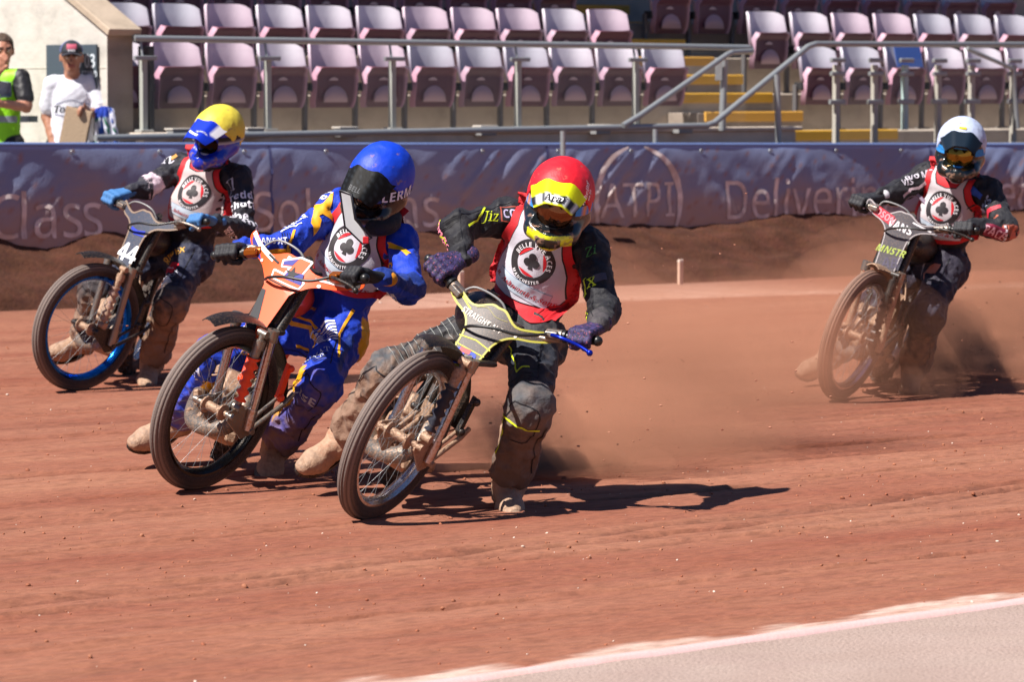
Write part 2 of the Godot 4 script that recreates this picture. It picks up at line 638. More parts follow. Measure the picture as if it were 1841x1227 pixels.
func ruts(t: float, g: float) -> float:               # how far the shale stands above the level at a place
	var h := 0.0
	h += 0.006 * n_wide.get_noise_2d(t * 0.35, g * 2.0)
	h += 0.006 * n_rut.get_noise_2d(t * 0.10, g * 6.0)
	var r := n_cut.get_noise_2d(t * 0.06, g * 2.6)
	h -= 0.010 * clampf(1.0 - absf(r) * 9.0, 0.0, 1.0)
	for q in RUTS:
		var e: float = (g - q.x - (t + 8.0) * q.y - 0.10 * n_wide.get_noise_1d(t * 0.8 + q.x * 7.0)) / q.z
		if absf(e) < 3.0: h += (-0.024 * exp(-e * e) + 0.010 * exp(-pow(absf(e) - 1.6, 2.0) * 3.0)) * clampf(0.65 + n_lump.get_noise_2d(t * 1.5, q.x), 0.2, 1.0)
	h += 0.0035 * n_lump.get_noise_2d(t * 1.2, g * 14.0)
	return h * smoothstep(0.3, 1.5, g) * smoothstep(16.1, 15.2, g)

var n_wide := noise(0.5, 41)
var n_rut := noise(0.6, 42)
var n_cut := noise(0.7, 43, FastNoiseLite.TYPE_SIMPLEX_SMOOTH, 2)
var n_lump := noise(0.5, 44)
var n_tone := noise(0.5, 45)
var n_patch := noise(0.8, 46)

func ground() -> void:
	var ts := PackedFloat32Array()
	var gs := PackedFloat32Array()
	var q := -90.0
	while q < 90.0:
		ts.append(q)
		var near: float = 0.10 if q > -12.0 and q < 8.0 else (0.25 if q > -14.0 and q < 14.0 else 4.0)
		q += near
	q = -70.0
	while q < 90.0:
		gs.append(q)
		q += 0.022 if q > 0.45 and q < 16.05 else (0.2 if q > -0.6 and q < 16.5 else 4.0)
	var mb := MB.new()
	var base := hx("884d37")
	var pale := hx("9b674f")
	var damp := hx("5c3324")
	var chalk := hx("d0b6a8")
	for g in gs:
		for t in ts:
			var h := ruts(t, g)
			var k := 0.5 + 0.8 * n_tone.get_noise_2d(t * 0.12, g * 1.6) + 0.35 * n_patch.get_noise_2d(t * 1.2, g * 4.0)
			var col := base.lerp(pale, clampf(k, 0.0, 1.0))
			col = col.lerp(damp, clampf(-h * 26.0, 0.0, 0.75))
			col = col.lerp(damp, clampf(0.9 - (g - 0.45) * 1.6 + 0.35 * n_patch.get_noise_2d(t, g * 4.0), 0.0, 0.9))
			# the dusty lighter band the bikes have swept
			col = col.lerp(hx("c08a6c"), 0.75 * clampf(1.0 - absf(g - 9.9 - 0.5 * n_wide.get_noise_1d(t)) / 0.45, 0.0, 1.0) * clampf(0.5 + n_patch.get_noise_2d(t * 2.0, g * 9.0), 0.0, 1.0) * smoothstep(-6.0, -9.0, t - g * 0.2 + 0.5))
			var w := 1.348 + (t + 0.797) * 0.155
			if t > 2.2: w = 1.81 + (t - 2.2) * 0.107
			col = col.lerp(hx("d8b09c"), 0.62 * clampf(1.4 - absf(g - w) / 0.26, 0.0, 1.0) * clampf(0.75 + 0.5 * n_patch.get_noise_2d(t * 3.0, g * 8.0), 0.0, 1.0))
			var e := g - kerb_at(t)
			var rag := 0.20 + 0.14 * n_rut.get_noise_2d(t * 1.4, 3.0) + 0.12 * n_lump.get_noise_2d(t * 5.0, g * 12.0)
			col = col.lerp(chalk, clampf((e + rag) * 26.0, 0.0, 0.85) * clampf(0.9 + n_patch.get_noise_2d(t * 4.0, g * 12.0), 0.3, 1.0) if e > -0.6 else 0.0)
			mb.add(Vector3.ZERO, Vector3.UP, col, Vector2(t / 3.6, g / 1.3))
			mb.v[mb.v.size() - 1] = S(t, h, g)
	var m := ts.size()
	for a in gs.size() - 1:
		for b in m - 1:
			var o := a * m + b
			mb.i.append_array([o, o + 1, o + m, o + 1, o + m + 1, o + m])
	mb.smooth()
	if mb.n[m * 300 + 50].y < 0.0:
		for k in range(0, mb.i.size(), 3):
			var x := mb.i[k + 1]
			mb.i[k + 1] = mb.i[k + 2]; mb.i[k + 2] = x
		mb.smooth()
	struct(put("shale_track", mb, M.shale))
	# the sandy infield inside the kerb
	mb = MB.new()
	var sand := hx("a48d82")
	for a in 60:
		for b in 120:
			var g := 60.0 if a == 59 else 0.07 + a * 0.09
			var t := -60.0 if b == 0 else (40.0 if b == 119 else -13.0 + b * 0.12)
			var k := n_patch.get_noise_2d(t * 2.0, g * 4.0)
			mb.add(S(t, 0.012 + 0.006 * n_lump.get_noise_2d(t * 4.0, g * 9.0), kerb_at(t) + g), Vector3.UP, sand.lerp(hx("b5a095"), 0.5 + 0.5 * k), Vector2(t / 1.1, g / 0.8))
	for a in 59:
		for b in 119:
			var o := a * 120 + b
			mb.quad(o, o + 1, o + 121, o + 120)
	mb.smooth()
	struct(put("infield", mb, M.sand))
	mb = MB.new()
	var pink := hx("d3b0ac")
	for b in 150:
		var t := -60.0 if b == 0 else (40.0 if b == 149 else -14.0 + b * 0.1)
		var lift := 0.020 + 0.003 * n_lump.get_noise_1d(t * 3.0)
		var g := kerb_at(t) + 0.006 * n_lump.get_noise_1d(t * 2.0 + 50.0)
		for w in [[-0.012, 0.0], [0.0, lift], [0.05, lift], [0.064, -0.01]]:
			mb.add(S(t, w[1], g + w[0]), Vector3.UP, pink.lerp(hx("d9a493"), clampf(n_patch.get_noise_2d(t * 5.0, w[0] * 20.0), 0.0, 0.6)))
		if b > 0:
			for w in 3:
				var o := b * 4 + w
				mb.quad(o - 4, o - 3, o + 1, o)
	mb.smooth()
	struct(put("kerb", mb, M.paint))

func kerb_at(t: float) -> float:
	return 16.11 + (t + 7.0) * -0.085 * (1.0 if t > -14.0 and t < 10.0 else 0.2)

func pebbles() -> void:
	var rng := RandomNumberGenerator.new()
	rng.seed = 77
	var mb := MB.new()
	mb.ball(Vector3.ZERO, Vector3(1, 0.6, 0.8), Color.WHITE, 7, 5)
	for k in mb.v.size(): mb.v[k] *= 1.0 + 0.35 * n_lump.get_noise_3dv(mb.v[k] * 3.0)
	mb.smooth()
	var mm := MultiMesh.new()
	mm.transform_format = MultiMesh.TRANSFORM_3D
	mm.use_colors = true
	mm.mesh = mb.commit()
	var total := 4200
	mm.instance_count = total
	for k in total:
		var g := 1.0 + 14.9 * pow(rng.randf(), 0.55)
		var t := lerpf(-11.5, 9.0, rng.randf())
		if g > 12.0: t = lerpf(-11.5, -2.0, rng.randf())
		var r := 0.0022 + 0.0065 * pow(rng.randf(), 5.0)
		if g < 8.0: r *= 1.25
		var b := Basis.from_euler(Vector3(rng.randf() * 0.5, rng.randf() * TAU, rng.randf() * 0.5)).scaled(Vector3.ONE * r)
		mm.set_instance_transform(k, Transform3D(b, S(t, ruts(t, g) + r * 0.25, g)))
		var dark := rng.randf() < 0.82
		mm.set_instance_color(k, hx("8f4f35").lerp(hx("a86a4c"), rng.randf()) if dark else hx("c4ab99").lerp(hx("d8cabd"), rng.randf()))
	var cl := MultiMesh.new()
	cl.transform_format = MultiMesh.TRANSFORM_3D
	cl.use_colors = true
	cl.mesh = mm.mesh
	cl.instance_count = 2000
	for k in 2000:
		var q: Vector3 = RUTS[rng.randi() % RUTS.size()]
		var t := lerpf(-11.0, 6.0, rng.randf())
		var g := q.x + (t + 8.0) * q.y + rng.randfn(0.0, 0.22) if k < 1500 else lerpf(1.0, 15.5, rng.randf())
		var r := 0.003 + 0.009 * pow(rng.randf(), 5.0)
		cl.set_instance_transform(k, Transform3D(Basis.from_euler(Vector3(rng.randf() * 3.0, rng.randf() * TAU, rng.randf() * 3.0)).scaled(Vector3.ONE * r), S(t, ruts(t, g) + r * 0.3, g)))
		cl.set_instance_color(k, hx("84492f").lerp(hx("a06a4e"), rng.randf()))
	var co := MultiMeshInstance3D.new()
	co.name = "shale_clods"
	co.multimesh = cl
	co.material_override = M.stone
	co.set_meta("kind", "stuff")
	co.set_meta("label", "loose brown clods of shale along the wheel ruts")
	add_child(co)
	var o := MultiMeshInstance3D.new()
	o.name = "loose_gravel"
	o.multimesh = mm
	o.material_override = M.stone
	o.set_meta("kind", "stuff")
	o.set_meta("label", "small pale and brown stones strewn over the shale track")
	add_child(o)

func berm() -> void:
	var mb := MB.new()
	var n1 := noise(1.2, 51)
	var n2 := noise(3.5, 52)
	var wide := 420
	for a in wide:
		var t := -3.5 + a * 0.052
		for b in 30:
			var u := b / 29.0
			var g := -0.1 + u * 0.95
			var edge := 0.55 + 0.07 * n1.get_noise_1d(t * 0.6)
			var h: float = edge * pow(clampf(1.0 - (g + 0.05) / 0.62, 0.0, 1.0), 0.8)
			h += 0.045 * n1.get_noise_2d(t * 0.6, g * 2.5) * smoothstep(0.95, 0.5, u) + 0.022 * n2.get_noise_2d(t, g * 2.0) * smoothstep(1.0, 0.6, u)
			h += -0.035 * u
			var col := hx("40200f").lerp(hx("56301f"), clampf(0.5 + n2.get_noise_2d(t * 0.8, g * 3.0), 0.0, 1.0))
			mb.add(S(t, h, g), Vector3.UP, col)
	for a in wide - 1:
		for b in 29:
			var o := a * 30 + b
			mb.quad(o, o + 1, o + 31, o + 30)
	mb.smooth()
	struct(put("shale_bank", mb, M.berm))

func fence_top(t: float) -> float:
	return 1.17 - 0.0104 * t

func fence() -> void:
	var at := S(4.0, 0, 0)
	var f := thing("advertising_fence", "low track fence hung with a long creased navy advertising banner, dirty towards its foot", "fence", at)
	var n1 := noise(0.9, 61, FastNoiseLite.TYPE_SIMPLEX_SMOOTH, 3)
	var n2 := noise(2.4, 62)
	var bulge := func(t: float, y: float) -> float:
		var diag := n1.get_noise_2d(t * 1.1 + y * 1.4, y * 0.5)
		var sharp := n1.get_noise_2d(t * 2.4 - y * 2.6 + 30.0, y * 0.4)
		return 0.03 + 0.045 * diag + 0.024 * (1.0 - absf(sharp) * 3.0) * smoothstep(0.0, 0.5, n1.get_noise_2d(t * 0.4, 9.0) + 0.3) + 0.006 * n2.get_noise_2d(t * 2.0, y * 3.0)
	var spot := func(t: float, u: float) -> Vector3:      # u 0 at the foot, 1 at the top
		var y: float = lerpf(0.12, fence_top(t), u)
		return S(t, y, bulge.call(t, y) * (1.0 - pow(u, 8.0)) + 0.012)
	var mb := MB.new()
	var wide := 560
	var tall := 30
	for a in wide:
		var t := -3.4 + a * 0.036
		for b in tall:
			var u: float = b / float(tall - 1)
			var dust := smoothstep(0.95, 0.30, u + 0.25 * n1.get_noise_2d(t * 0.9, u * 1.5) + 0.10 * n2.get_noise_2d(t * 1.2, u * 5.0))
			var col := hx("7884a6").lerp(hx("938c98"), clampf(dust * 1.2, 0.0, 1.0)).lerp(hx("a3877a"), clampf(dust * 1.3 - 0.55, 0.0, 0.8))
			if n2.get_noise_2d(t * 8.0, u * 26.0) > 0.42: col = col.lerp(hx("94695a"), 0.6)
			if u > 0.975: col = hx("8098d4")
			mb.add(spot.call(t, u), OUT, col)
	for a in wide - 1:
		for b in tall - 1:
			var o := a * tall + b
			mb.quad(o, o + 1, o + tall + 1, o + tall)
	mb.smooth()
	put("banner", mb, M.banner, f, at)
	mb = MB.new()
	for k in 26:
		var t := -3.2 + k * 0.76
		var p: Vector3 = spot.call(t, 0.955)
		mb.lathe([Vector2(0.009, 0.0), Vector2(0.018, 0.004), Vector2(0.02, 0.0)], frame(p + OUT * 0.004, OUT, Vector3.UP), hx("a9adb5"), 12)
	put("eyelets", mb, M.steel, f, at).set_meta("kind", "stuff")
	for t in [2.35, 5.05, 9.3]:
		mb = MB.new()
		for k in 24:
			var a: Vector3 = spot.call(t, k / 24.0)
			var b: Vector3 = spot.call(t, (k + 1) / 24.0)
			mb.quad(mb.add(a + OUT * 0.003 - ALONG * 0.012, OUT, hx("4c5480")), mb.add(b + OUT * 0.003 - ALONG * 0.012, OUT, hx("4c5480")), mb.add(b + OUT * 0.003 + ALONG * 0.012, OUT, hx("4c5480")), mb.add(a + OUT * 0.003 + ALONG * 0.012, OUT, hx("4c5480")))
		mb.smooth()
		put("banner_seam", mb, M.banner, f, at)
	# board behind the banner and its top rail
	mb = MB.new()
	for a in 14:
		var t := -3.4 + a * 1.45
		mb.box(Transform3D(Basis(ALONG, Vector3.UP, OUT), S(t + 0.72, 0.56, -0.05)), Vector3(1.44, 1.06, 0.03), hx("8c8d90"))
	put("fence_board", mb, M.paint, f, at)
	mb = MB.new()
	mb.tube([S(-3.4, fence_top(-3.4) + 0.006, 0.0), S(4.0, fence_top(4.0) + 0.006, 0.0), S(16.6, fence_top(16.6) + 0.006, 0.0)], 0.018, hx("6377a8"), 8)
	put("top_rail", mb, M.paint, f, at)
	var ink := hx("e6dcda")
	var write := func(tris: PackedVector2Array, t0: float, y0: float, name_: String) -> void:
		var w := MB.new()
		lay(w, tris, func(p: Vector2) -> Vector3:
			var t := t0 + p.x
			var y := y0 + p.y
			return S(t, y, bulge.call(t, y) * (1.0 - pow(clampf((y - 0.12) / (fence_top(t) - 0.12), 0.0, 1.0), 8.0)) + 0.018), ink, OUT, 0.05)
		for k in w.v.size():
			var q := w.v[k] - FENCE0
			var d := 0.5 + 0.9 * n2.get_noise_2d(q.dot(ALONG) * 1.5, q.y * 3.0)
			w.c[k] = ink.lerp(hx("a8948e"), clampf(d, 0.0, 0.75))
		put(name_, w, M.banner, f, at)
	for q in [["C", 0.0], ["l", 0.16], ["a", 0.345], ["s", 0.577], ["s", 0.763]]: write.call(text2d(q[0], 0.33, false), q[1], 0.65, "lettering")
	write.call(text2d("Solutions", 0.31, false), 3.06, 0.64, "lettering")
	write.call(text2d("Delivering", 0.32, false), 7.90, 0.64, "lettering")
	write.call(text2d("a better", 0.32, false), 10.25, 0.64, "lettering")
	write.call(text2d("ATPI", 0.28, false), 5.985, 0.66, "lettering")
	var arcs := PackedVector2Array()
	for sg in [-1.0, 1.0]:
		var seg := 26
		for k in seg:
			var pts := []
			for j in [k, k + 1]:
				var a: float = lerpf(deg_to_rad(80.0), deg_to_rad(-38.0), j / float(seg))
				var wd: float = 0.055 * pow(sin(PI * clampf(j / float(seg) * 0.9 + 0.04, 0.0, 1.0)), 0.7) + 0.002
				pts.append(Vector2(sg * 0.48 * cos(a), 0.45 * sin(a)))
				pts.append(Vector2(sg * (0.48 - wd) * cos(a), (0.45 - wd) * sin(a)))
			arcs.append_array([pts[0], pts[1], pts[2], pts[1], pts[3], pts[2]])
	write.call(arcs, 5.985, 0.66, "emblem")
	# a short white marker stake in front of the fence
	var o := MeshInstance3D.new()
	mb = MB.new()
	var foot := Vector3(0, 0, 0)
	mb.box(Transform3D(Basis(ALONG, Vector3.UP, OUT), Vector3(0, 0.09, 0)), Vector3(0.045, 0.22, 0.03), hx("cfae98"), 0.006)
	mb.box(Transform3D(Basis(ALONG, Vector3.UP, OUT), Vector3(0, 0.185, 0.004)), Vector3(0.047, 0.03, 0.03), hx("d9c3b4"), 0.006)
	o = put("marker_stake", mb, M.paint)
	o.position = S(5.9, 0.0, 0.68)
	tag(o, "short dusty white marker stake standing in the shale at the foot of the bank", "stake")
	var o2: MeshInstance3D = o.duplicate()
	o2.name = numbered("marker_stake")
	add_child(o2, true)
	o2.position = S(3.63, -0.02, 0.75)
	tag(o2, "short dusty white marker stake in the shale left of the red-capped rider", "stake")

func stand() -> void:
	var turn := Basis(ALONG, Vector3.UP, OUT)
	var grey := hx("b9ac9e")
	# stepped concrete terrace
	var tr := MB.new()
	for r in 6:
		var g0: float = -1.16 if r == 0 else -1.18 - 0.8 * r
		var g1 := -1.98 - 0.8 * r
		tr.box(Transform3D(turn, S(9.75, (1.19 + 0.33 * r) / 2, (g0 + g1) / 2)), Vector3(16.3, 1.19 + 0.33 * r, absf(g1 - g0)), grey, 0.012)
	struct(put("terrace", tr, M.concrete))
	# the walk in front of it and the low parapet on which the balustrade stands
	var wk := MB.new()
	wk.box(Transform3D(turn, S(9.75, 0.5, -0.9)), Vector3(16.3, 1.0, 0.5), hx("8f8378"), 0.01)
	struct(put("walkway", wk, M.concrete))
	var pp := MB.new()
	pp.box(Transform3D(turn, S(5.0, 0.61, -0.72)), Vector3(6.7, 1.2, 0.13), hx("d9cbbc"), 0.012)
	pp.box(Transform3D(turn, S(5.0, 1.225, -0.72)), Vector3(6.8, 0.035, 0.19), hx("dccdbd"), 0.008)
	var par := put("parapet", pp, M.concrete)
	tag(par, "low concrete parapet with a pale coping under the glass balustrade", "wall")
	for k in 6:
		var mb := MB.new()
		mb.box(Transform3D(turn, Vector3(0, 0.03, 0)), Vector3(0.16, 0.075, 0.1), hx("8b8c8c"), 0.006)
		mb.box(Transform3D(turn, Vector3(0, 0.07, 0)), Vector3(0.18, 0.012, 0.12), hx("c9c4bb"), 0.003)
		var o := put("junction_box", mb, M.paint)
		o.position = S([1.93, 2.62, 3.5, 4.9, 6.1, 7.0][k], 1.20, -0.6)
		tag(o, "small grey box on the parapet " + ["nearest the end wall", "behind the yellow-helmeted rider's head", "right of the yellow-helmeted rider", "between the blue and the red helmets", "above the ringed emblem of the banner", "at the foot of the sloping handrail"][k], "box", "boxes on the parapet")
	seats(turn)
	steps(turn)
	rails(turn)
	end_wall(turn)
	# roof over the back rows
	var rf := MB.new()
	rf.box(Transform3D(turn, S(11.2, 6.2, -7.85)), Vector3(24.0, 0.25, 9.6), hx("8a8d92"), 0.03)
	struct(put("stand_roof", rf, M.paint))
	var bw := MB.new()
	bw.box(Transform3D(turn, S(9.0, 3.0, -12.0)), Vector3(26.0, 6.0, 0.3), hx("4a4d55"), 0.03)
	struct(put("back_wall", bw, M.paint))

func seat_plate(mb: MB, f: Callable, nu: int, nv: int, thick: float, col: Callable) -> void:      # a moulded sheet with two faces and a rim
	var grid := []
	for v in nv + 1:
		for u in nu + 1: grid.append(f.call(u / float(nu) * 2.0 - 1.0, v / float(nv)))
	var st := mb.v.size()
	var w := nu + 1
	for side in 2:
		for v in nv + 1:
			for u in nu + 1:
				var du: Vector3 = grid[v * w + mini(u + 1, nu)] - grid[v * w + maxi(u - 1, 0)]
				var dv: Vector3 = grid[mini(v + 1, nv) * w + u] - grid[maxi(v - 1, 0) * w + u]
				var nn := du.cross(dv).normalized()
				mb.add(grid[v * w + u] - (nn * thick if side == 1 else Vector3.ZERO), nn if side == 0 else -nn, col.call(u / float(nu) * 2.0 - 1.0, v / float(nv)))
	var b := st + w * (nv + 1)
	for v in nv:
		for u in nu:
			var o := v * w + u
			mb.quad(st + o, st + o + 1, st + o + w + 1, st + o + w)
			mb.quad(b + o, b + o + 1, b + o + w + 1, b + o + w)
	var rim := []
	for u in nu + 1: rim.append(u)
	for v in range(1, nv + 1): rim.append(v * w + nu)
	for u in range(nu - 1, -1, -1): rim.append(nv * w + u)
	for v in range(nv - 1, 0, -1): rim.append(v * w)
	for k in rim.size():
		var x: int = rim[k]
		var y: int = rim[(k + 1) % rim.size()]
		var mid: Vector3 = grid[(nv / 2) * w + nu / 2]
		var nn2: Vector3 = (grid[x] - mid).normalized()
		var nn3: Vector3 = (grid[y] - mid).normalized()
		mb.quad(mb.add(mb.v[st + x], nn2, mb.c[st + x]), mb.add(mb.v[st + y], nn3, mb.c[st + y]), mb.add(mb.v[b + y], nn3, mb.c[b + y]), mb.add(mb.v[b + x], nn2, mb.c[b + x]))

func make_seat() -> Node3D:
	var s := Node3D.new()
	var bleached := hx("dccbd8")
	var maroon := hx("583748")
	var mb := MB.new()
	# back: a wide shell that wraps forward at both sides, bleached by the sun
	seat_plate(mb, func(u: float, v: float) -> Vector3:
		var top := 1.0 - 0.14 * pow(absf(u), 8.0)
		var y := 0.05 + 0.31 * v * top
		var x := 0.228 * u * (1.0 - 0.05 * v * v) 
		return Vector3(x, y + 0.40, -0.025 - 0.04 * v + 0.12 * pow(absf(u), 3.4) + 0.018 * (1.0 - v)), 18, 8, 0.02,
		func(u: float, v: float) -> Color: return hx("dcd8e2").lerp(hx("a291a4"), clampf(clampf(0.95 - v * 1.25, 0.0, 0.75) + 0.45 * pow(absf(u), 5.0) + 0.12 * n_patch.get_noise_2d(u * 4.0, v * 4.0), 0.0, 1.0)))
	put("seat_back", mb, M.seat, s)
	# pan: folded up, its underside towards the track
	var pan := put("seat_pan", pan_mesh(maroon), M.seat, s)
	mb = MB.new()
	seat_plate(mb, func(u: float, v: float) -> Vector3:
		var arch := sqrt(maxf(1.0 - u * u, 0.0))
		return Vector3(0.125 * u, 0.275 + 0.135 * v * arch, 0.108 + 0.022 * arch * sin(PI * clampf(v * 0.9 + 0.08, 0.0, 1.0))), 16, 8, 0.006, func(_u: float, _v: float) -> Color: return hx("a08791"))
	seat_plate(mb, func(u: float, v: float) -> Vector3: return Vector3(0.05 * u - 0.02, 0.455 + 0.025 * v * (1.0 - u * u), 0.112 + 0.006 * (1.0 - u * u)), 8, 3, 0.004, func(_u: float, _v: float) -> Color: return hx("b9a3a8"))  # small pale lens: a highlight on the pan, put in as colour
	put("boss_and_highlight", mb, M.seat, pan)
	mb = MB.new()
	mb.box(Transform3D(Basis(), Vector3(0, 0.40, 0.02)), Vector3(0.50, 0.03, 0.03), hx("33333a"), 0.004)
	for sg in [-1, 1]:
		mb.box(Transform3D(Basis(), Vector3(sg * 0.225, 0.40, 0.05)), Vector3(0.035, 0.07, 0.11), hx("2b2b31"), 0.006)
	mb.box(Transform3D(Basis(), Vector3(-0.245, 0.2, 0.02)), Vector3(0.035, 0.42, 0.05), hx("5c5b5c"), 0.005)
	mb.box(Transform3D(Basis(), Vector3(-0.245, 0.008, 0.03)), Vector3(0.07, 0.012, 0.13), hx("6c6a68"), 0.003)
	put("bracket", mb, M.paint, s)
	return s

func pan_mesh(maroon: Color) -> MB:
	var mb := MB.new()
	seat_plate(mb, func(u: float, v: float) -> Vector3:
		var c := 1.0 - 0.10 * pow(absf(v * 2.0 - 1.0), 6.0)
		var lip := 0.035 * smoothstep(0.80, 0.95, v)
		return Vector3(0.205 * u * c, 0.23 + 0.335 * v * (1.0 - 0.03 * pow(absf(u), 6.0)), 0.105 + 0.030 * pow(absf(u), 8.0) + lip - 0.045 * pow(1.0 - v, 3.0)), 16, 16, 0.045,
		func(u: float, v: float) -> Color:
			if absf(u) > 0.93: return hx("b48fa2")  # side rims painted paler, as if the sun caught them
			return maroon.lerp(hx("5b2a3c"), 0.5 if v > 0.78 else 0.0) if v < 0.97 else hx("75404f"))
	return mb

func seats(turn: Basis) -> void:
	var proto := make_seat()
	var rng := RandomNumberGenerator.new()
	rng.seed = 12
	var where := []
	for k in 11: where.append([2.62 + 0.507 * k, 0, k, "left"])
	for k in 12: where.append([2.13 + 0.509 * k, 1, k, "left"])
	for k in 13: where.append([1.65 + 0.507 * k, 2, k, "left"])
	where.append([2.11, 0, -1, "left"])
	for k in 7: where.append([9.54 + 0.527 * k, 0, k, "right"])
	for k in 8: where.append([9.62 + 0.533 * k, 1, k, "right"])
	for k in 9: where.append([9.1 + 0.535 * k, 2, k, "right"])
	var words := ["first", "second", "third", "fourth", "fifth", "sixth", "seventh", "eighth", "ninth", "tenth", "eleventh", "twelfth", "thirteenth"]
	var rows := ["front row", "second row", "shaded third row"]
	for w in where:
		var s: Node3D = proto if w == where[0] else proto.duplicate()
		s.name = numbered("stadium_seat")
		add_child(s, true)
		var mt: Material = [M.seat, M.seat_grey, M.seat_warm][rng.randi() % 3]
		s.get_node("seat_back").material_override = mt
		s.get_node("seat_pan").material_override = [M.seat, M.seat_grey, M.seat_warm][rng.randi() % 3]
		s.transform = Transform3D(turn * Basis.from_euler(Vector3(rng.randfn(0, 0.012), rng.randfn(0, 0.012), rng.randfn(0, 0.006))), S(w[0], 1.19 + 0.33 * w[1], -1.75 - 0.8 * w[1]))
		var lab := ""
		if w[2] < 0: lab = "folded pink seat half hidden behind the gate post beside the end wall"
		elif w[3] == "left": lab = "folded pink seat, %s from the end wall, %s left of the steps" % [words[w[2]], rows[w[1]]]
		else: lab = "folded pink seat, %s from the steps, %s to their right" % [words[w[2]], rows[w[1]]]
		tag(s, lab, "seat", "folded seats of the stand")
	# a blue card left on a seat
	var mb := MB.new()
	mb.box(Transform3D(Basis(), Vector3.ZERO), Vector3(0.33, 0.20, 0.008), hx("3f5fa8"), 0.002)
	var o := put("seat_notice", mb, M.paint)
	o.transform = Transform3D(turn * Basis(Vector3.RIGHT, -0.25), S(10.64, 1.86, -1.66))
	tag(o, "blue notice hung on a front row seat right of the steps", "notice")

func steps(turn: Basis) -> void:
	var o := thing("stair_flight", "concrete stairs with yellow nosings climbing between the seat blocks", "stairs", S(8.6, 1.19, -1.2))
	for k in 9:
		var y := 1.19 + 0.165 * k
		var g := -1.16 - 0.41 * k
		var mb := MB.new()
		if k > 0:
			mb.box(Transform3D(turn, S(8.62, y - 0.085, g - 0.22)), Vector3(1.24, 0.17, 0.44), hx("93877c"), 0.01)
			put("step", mb, M.concrete, o, o.position)
		mb = MB.new()
		var col := hx("dcab3a") if k % 3 != 1 else hx("d2a044")
		var wide := 1.95 if k == 0 else 1.16
		var mid := 9.05 if k == 0 else 8.66
		mb.box(Transform3D(turn, S(mid, y - 0.038, g + 0.006)), Vector3(wide, 0.084, 0.03), col, 0.006)
		mb.box(Transform3D(turn, S(mid, y + 0.004, g - 0.02)), Vector3(wide, 0.012, 0.07), col, 0.004)
		put("nosing", mb, M.paint, o, o.position)
	# handrail post with a small sign on the stair, and the sloping rails
	var p := thing("stair_handrail", "grey tubular handrail sloping up the stairs behind the red-capped rider", "handrail", S(7.0, 1.2, -0.5))
	var mb2 := MB.new()
	mb2.tube([W(1120, 226, 32.2), W(1150, 208, 32.35), W(1306, 99, 33.3), W(1316, 94, 33.4), W(1352, 92, 33.7)], 0.024, hx("7d8288"), 10)
	put("rail", mb2, M.steel, p, p.position)
	mb2 = MB.new()
	mb2.tube([W(1302, 108, 33.35), W(1298, 235, 33.35)], 0.03, hx("90938f"), 8)
	put("post", mb2, M.steel, p, p.position)
	mb2 = MB.new()
	mb2.box(Transform3D(Basis(), W(1292, 128, 33.3)), Vector3(0.06, 0.16, 0.012), hx("b4b9b6"), 0.003)
	put("clamp_plate", mb2, M.steel, p, p.position)
	var p2 := thing("lower_handrail", "long grey handrail running low along the walk and rising at the stairs", "handrail", S(4.0, 1.2, -0.3))
	mb2 = MB.new()
	mb2.tube([S(1.0, 1.213, -0.3), W(1270, 226, 32.8), W(1284, 221, 32.9), W(1452, 84, 33.9), W(1466, 79, 34.0), W(1841, 80, 36.3), W(1960, 81, 37.1)], 0.026, hx("7b8086"), 10)
	put("rail", mb2, M.steel, p2, p2.position)
	for x in [1012, 1178, 1325]:
		mb2 = MB.new()
		if x == 1325: mb2.tube([W(1396, 134, 33.5), W(1400, 262, 33.5)], 0.028, hx("9a9d9b"), 8)
		else: mb2.tube([W(x, 236 - (x - 1000) * 0.02, 31.2 + (x - 1000) * 0.006), W(x, 280, 31.2 + (x - 1000) * 0.006)], 0.022, hx("9a9d9b"), 8)
		put("post", mb2, M.steel, p2, p2.position)

